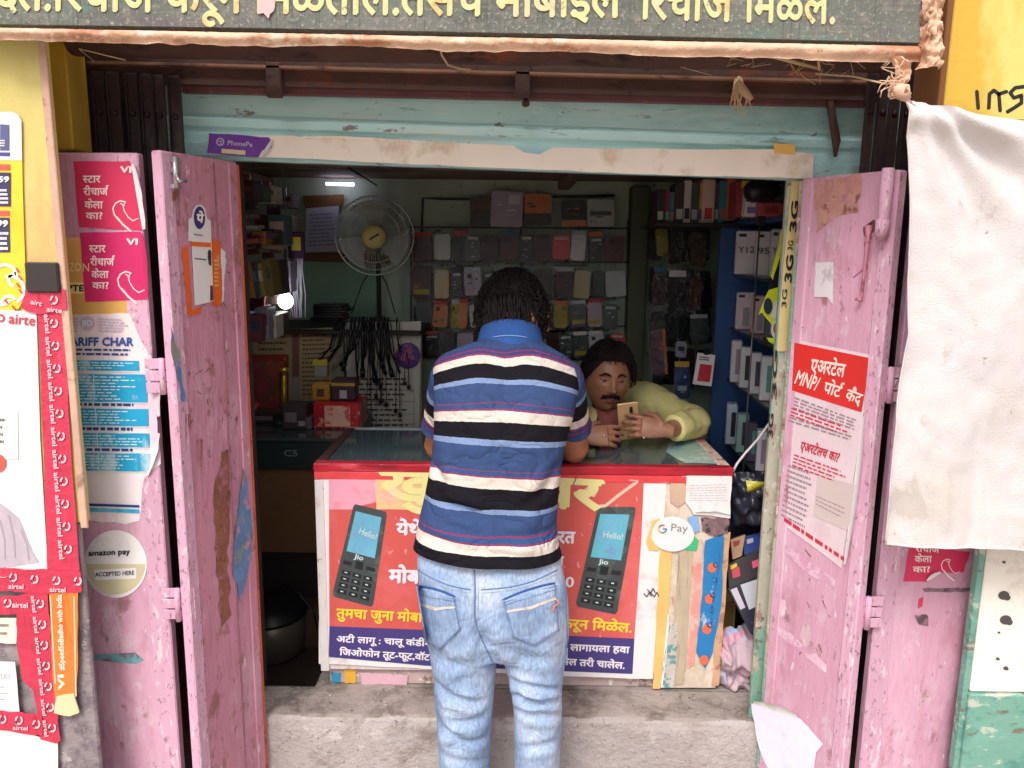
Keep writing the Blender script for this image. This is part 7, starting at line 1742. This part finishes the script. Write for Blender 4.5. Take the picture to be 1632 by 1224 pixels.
mb = MB(); mb.bx(fa.x, 1.58, 2.44, 3.095, 1.72, 1.735, .002); mb.build('top_board', BLUEC, bc)
mb = MB(); q = P(1208, 400, 2.62); mb.tube([V((q.x, 2.62, 1.72)), V((q.x, 2.62, .55))], .003, 6); mb.build('shelf_wire', RODM, bc)
PB = [(0, 'highest shelf', [(1184, 2.72, .075, .165, (206, 196, 204), 'Y12', 'white phone box with pen lettering'), (1211, 2.68, .055, .16, (200, 194, 190), '95', 'second white phone box with pen lettering'), (1233, 2.60, .05, .165, (186, 180, 186), 'Y7i', 'grey-white phone box with dark window')]),
      (1, 'second shelf', [(1187, 2.72, .06, .145, (196, 176, 184), '', 'pale pink phone box with grey gloss'), (1210, 2.68, .05, .14, (190, 160, 160), '', 'rosy phone box with small emblem'), (1231, 2.62, .045, .12, (80, 92, 90), '', 'dark phone box')]),
      (2, 'third shelf', [(1178, 2.72, .036, .165, (206, 200, 210), '', 'white box with dark phone picture'), (1194, 2.69, .038, .155, (196, 200, 200), '', 'white box with green phone picture'), (1211, 2.65, .04, .15, (200, 196, 204), '', 'white box with red tick mark'), (1230, 2.60, .045, .155, (190, 190, 196), '', 'white box with black phone picture')]),
      (3, 'lowest shelf', [(1177, 2.72, .038, .165, (190, 206, 224), '', 'pale blue box with blue window'), (1196, 2.68, .04, .15, (150, 186, 180), '', 'mint box with dark window'), (1213, 2.64, .036, .145, (80, 70, 90), '', 'dark violet box'), (1229, 2.58, .034, .145, (206, 200, 206), '', 'white box at the door jamb')])]
for lev, ln, items in PB:
    for k, (x, Y, w, h, c, pen, lab) in enumerate(items):
        ex = [('picture', .45, .2, .85, .8, fl([(60, 62, 80), (84, 140, 130), (150, 130, 150), (44, 40, 54)][(k+lev) % 4], .3))] if lev >= 2 else [('label_patch', .12, .86, .45, .93, INK)]
        if lev == 1: ex.append(('gloss_print', .4, .1, .75, .6, fl((140, 140, 150), .2)))
        Y = 2.98-(.145 if lev < 2 else .125)*k
        sbox('phone_box', lab+' on the %s of the blue cabinet' % ln, 'phone box', x, 500, Y, w*(1.12-.06*k), h, .05, fl(c, .4), ex, R(-14), 'boxed phones in the blue cabinet', zb=shelfz[lev]+.0005)
        if pen:
            t = bpy.data.objects[[o.name for o in C.objects if o.get('label', '').startswith(lab)][0]]; o0 = ORI[t.name]
            mb = MB(); q = YP(Y-.0145); px, py = proj(o0+V((0, 0, h*.5))); mb.text(q, pen, px-w/2*FPX/2.7*.8, py, px+w/2*FPX/2.7*.7, py, 9, off=.001, bold=-.01); mb.build('pen_lettering', INK, t)
# black headphones and white boxes on the cabinet top
zt2 = 1.7355
sbox('white_carton', 'white printed carton on top of the blue cabinet', 'box', 1202, 330, 2.66, .06, .10, .10, fl((206, 200, 206)), [('blue_print', .1, .1, .9, .3, fl((110, 110, 170))), ('dark_line', 0, .48, 1, .54, INK)], zb=zt2)
sbox('red_carton', 'dark red carton beside the white one on the cabinet top', 'box', 1232, 330, 2.62, .09, .045, .10, fl((170, 76, 80)), [('label_patch', .2, .2, .7, .7, fl((130, 50, 60)))], zb=zt2)
sbox('maroon_carton', 'maroon carton left of the white one on the cabinet top', 'box', 1184, 330, 2.70, .05, .12, .10, fl((140, 50, 56)), [('yellow_patch', .3, .8, .9, 1, fl((206, 190, 60)))], zb=zt2)
mb = MB(); c = P(1225, 303, 2.60)
mb.lathe(c+V((-.03, 0, 0)), [(.001, -.05), (.02, -.048), (.034, -.03), (.036, .03), (.026, .05), (.001, .052)], 18, mat=Matrix.Rotation(R(80), 3, 'Y')); mb.tube([c+V((-.05+.10*math.sin(q)*.9, .02, .03*math.cos(q))) for q in [R(t) for t in range(0, 181, 15)]], .010, 8)
mb.build('headphones', BLACK, label='black rounded headphones lying on the cartons at the upper right', cat='headphones')
mb = MB(); mb.box(P(1213, 352, 2.5), (.028, .014, .03), bev=.003); mb.build('black_clip', BLACK, label='black clip on the highest shelf edge of the blue cabinet', cat='clip')
# neon hanging strip at the jamb
q = YP(2.32)
ns = thing('pouch_strip', 'black pouch strip with neon yellow card and round red sticker hanging at the right jamb', 'pouch strip', P(1240, 360, 2.32))
mb = MB(); mb.poly(q, rough([(1250, 356), (1256, 360), (1254, 400), (1250, 455), (1246, 470), (1228, 466), (1226, 450), (1236, 420), (1243, 390)], 1, 8, 2), thick=.012); mb.build('black_pouch', M('pouch_black', S(36, 32, 34), .25, .3, 20, [(S(110, 100, 110), 26, .6, .03)], .5, 40), ns)
mb = MB(); mb.poly(q, rough([(1248, 362), (1244, 372), (1240, 395), (1233, 420), (1228, 440), (1232, 446), (1243, 410), (1248, 385)], .5, 8, 2), off=.003, thick=.002); mb.poly(q, [(1226, 462), (1246, 456), (1250, 480), (1249, 540), (1214, 498), (1209, 502), (1218, 478)], off=.001, thick=.004); mb.poly(q, [(1222, 538), (1246, 540), (1242, 553), (1226, 545)], off=.002, thick=.003); mb.build('neon_card', M('neon_yellow', S(226, 236, 50), .4, .06, 8, [], .1, 20), ns)
mb = MB(); mb.poly(q, [(1234, 482), (1248, 472), (1249, 512), (1228, 506)], off=.005); mb.build('white_panel', WINK, ns)
mb = MB(); mb.disc(q, 1224, 488, 7, 13, off=.0055); mb.build('dark_oval', fl((44, 60, 80)), ns)
mb = MB(); mb.disc(q, 1240, 526, 11, 16, off=.005, thick=.003); mb.build('white_disc', WHITEP, ns); mb = MB(); mb.disc(q, 1241, 524, 8.5, 12, off=.008); mb.build('red_disc', flat('disc_red', 206, 60, 60, .4), ns)
# white cable at the right
mb = MB(); pts = [P(1238, 650, 2.33), P(1228, 672, 2.33), P(1208, 700, 2.34), P(1188, 722, 2.34), P(1174, 740, 2.34), P(1168, 752, 2.33)]; mb.tube(pts, .004, 8); mb.build('white_cable', flat('cable_white', 214, 206, 206, .4), label='white cable running from the door jamb down to the counter corner', cat='cable')
# ---- heap right of the counter
z0 = .2065
sbox('black_carton', 'large dark carton behind the heap right of the counter', 'box', 1200, 840, 2.50, .22, .20, .2, M('carton_black', S(44, 46, 56), .4, .25, 12, [(S(90, 90, 110), 14, .6, .05)], .3, 30), [('label_patch', .1, .6, .4, .8, fl((70, 60, 70)))], R(8), None, zb=.62)
sbox('support_crate', 'dark crate under the black carton right of the counter', 'crate', 1200, 1000, 2.52, .24, .41, .2, fl((60, 50, 56)), [('slat', .05, .45, .95, .55, fl((90, 70, 60))), ('slat', .05, .8, .95, .9, fl((90, 70, 60)))], 0, None, zb=z0)
q = YP(2.42)
mb = MB()
def bag(u, v):
    p = P(1168+60*u, 752+85*v, 2.44); return V((p.x, p.y-.05*math.sin(math.pi*u)*math.sin(math.pi*v)**.5+.03*noise.noise(V((u*5, v*5, 2))), p.z))
mb.grid(bag, 24, 24); mb.build('plastic_bag', M('bag_dark', S(50, 52, 62), .25, .3, 12, [(S(110, 110, 130), 18, .6, .04)], .6, 26), label='dark glossy plastic bag beside the counter corner', cat='bag')
mb = MB()
def ybag(u, v):
    p = P(1188+50*u, 765+16*v-18*max(0, u-.7), 2.40); return V((p.x, p.y-.02*math.sin(3*u+2*v), p.z))
mb.grid(ybag, 14, 6); mb.build('yellow_wrapper', M('wrapper_yellow', S(196, 190, 60), .35, .15, 10, [(S(150, 140, 50), 14, .56, .05)], .5, 30), label='crumpled yellow-green wrapper on top of the dark plastic bag', cat='wrapper')
def tilted(name, label, cat, pts, Y, th, mat, extra=()):
    pl = Plane(P(pts[0][0], pts[0][1], Y), (-.15, -1, .35)); t = thing(name, label, cat, pl.hit(*pts[2]))
    mb = MB(); mb.poly(pl, pts, thick=th); mb.build('carton', mat, t)
    for nm, pp, mt, off in extra:
        m = MB(); m.poly(pl, pp, off=off); m.build(nm, mt, t)
    return t
tilted('striped_carton', 'dark carton with red and yellow print wedged right of the counter', 'box', [(1160, 900), (1232, 868), (1234, 905), (1162, 938)], 2.36, .06, M('carton_dark', S(56, 48, 52), .4, .15, 9, [], .1, 30), [('yellow_print', [(1164, 902), (1174, 897), (1175, 903), (1165, 908)], fl((214, 180, 50)), .002), ('red_print', [(1166, 908), (1178, 903), (1180, 918), (1168, 922)], fl((190, 70, 80)), .002), ('pink_print', [(1198, 895), (1208, 891), (1210, 902), (1200, 906)], fl((214, 80, 120)), .002)])
tilted('tablet_box', 'black tilted box with a big white label right of the counter', 'box', [(1160, 938), (1222, 912), (1240, 960), (1240, 1000), (1198, 1012)], 2.33, .035, M('box_navy', S(40, 40, 54), .4, .1, 9, [(S(70, 70, 84), 20, .62, .04)], .1, 30), [('white_label', [(1180, 932), (1216, 920), (1232, 954), (1194, 972)], M('label_grey', S(186, 188, 196), .6, .05, 10, [], .1, 20), .002), ('side_print', [(1164, 940), (1174, 936), (1188, 968), (1180, 972)], fl((190, 180, 196)), .002), ('gold_print', [(1206, 992), (1214, 988), (1218, 1000), (1210, 1004)], fl((206, 160, 60)), .002)])
mb = MB()
def cloth(u, v):
    p = P(1140+78*u, 990+106*v, 2.36); return V((p.x, p.y-.10*math.sin(math.pi*v)*(.6+.4*math.sin(u*3))+.05*noise.noise(V((u*4, v*4, 7)))+.02*noise.noise(V((u*11, v*11, 3))), max(z0+.002, p.z-.02*(1-v))))
mb.grid(cloth, 40, 44); mb.build('cloth_sack', M('sack_print', S(196, 170, 180), .6, .12, 5, [(S(140, 176, 214), 5, .53, .03, (2, 1, .5)), (S(214, 150, 170), 7, .56, .04), (S(90, 70, 160), 9, .64, .03), (S(226, 210, 170), 6, .60, .04, (2, 1, .5))], .4, 26), label='crumpled printed sack with pastel stripes at the foot of the heap', cat='sack')
sbox('yellow_carton', 'dull yellow carton half hidden behind the tilted black box', 'box', 1152, 975, 2.45, .09, .30, .08, fl((170, 150, 80)), [('brown_patch', .1, .5, .9, .8, fl((130, 100, 60)))], 0, None, zb=z0)
tilted('blue_packet', 'blue packet lying behind the dark striped carton', 'packet', [(1184, 856), (1222, 846), (1224, 876), (1186, 884)], 2.44, .03, fl((50, 70, 140), .3), [('white_print', [(1190, 860), (1200, 857), (1201, 864), (1191, 867)], fl((180, 180, 200)), .002)])
tilted('tan_packet', 'tan packet standing at the counter side in the heap', 'packet', [(1164, 860), (1188, 852), (1182, 886), (1168, 892)], 2.42, .03, fl((180, 140, 110), .4), [('red_print', [(1168, 864), (1180, 860), (1178, 868), (1170, 872)], fl((150, 60, 60)), .002)])
# ---- edges of posters that have come loose and curl off the wood
def find(lab): return [o for o in C.objects if o.get('label', '').startswith(lab)][0]
def flap(lab, pl, p0, p1, w, mat, off, back=1.35, n=16):
    L = math.hypot(p1[0]-p0[0], p1[1]-p0[1]); nx, ny = (p1[1]-p0[1])/L, -(p1[0]-p0[0])/L
    mb = MB(); r_m = abs(w)/FPX*1.9
    def f(u, v):
        k = (.5+.5*math.sin(math.pi*u))*(1+.25*noise.noise(V((u*4, 1, p0[0]))))
        a = v*back; x = p0[0]+(p1[0]-p0[0])*u+nx*w*k*math.sin(a); y = p0[1]+(p1[1]-p0[1])*u+ny*w*k*math.sin(a)
        return pl.hit(x, y, off+.0006+r_m*k*(1-math.cos(a)))
    mb.grid(f, n, 7); mb.build('curled_edge', mat, find(lab))
flap('upper red recharge', OLPL, (209, 262), (227, 366), 9, WHITEP, .002)
flap('lower magenta recharge', OLPL, (225, 372), (233, 476), 6, MAG, .002)
flap('peeling white tariff', OLPL, (236, 566), (250, 664), 10, TAR, .0016)
flap('peeling white tariff', OLPL, (251, 690), (232, 758), 8, TAR, .0016)
flap('white and red printed', RPL, (1376, 650), (1344, 900), 9, WHITEP, .002)
flap('torn white sheet', RPL, (1200, 1122), (1270, 1144), 10, WHITEP, .004)
flap('torn red recharge', ORPL, (1500, 913), (1478, 927), -6, WHITEP, .002)
flap('long cream paper', YP(2.139), (480, 220), (620, 224), 5, CREAMP, .002)
flap('torn purple payment', YP(2.139), (432, 222), (414, 250), 7, WHITEP, .004)
flap('white printed slip', PF, (1164, 824), (1108, 820), -7, WHITEP, .009)
flap('narrow orange paper', PF, (1064, 980), (1053, 1096), 5, WHITEP, .006)
flap('white carrier poster', PP, (-20, 914), (20, 915), -6, WHITEP, .0018)
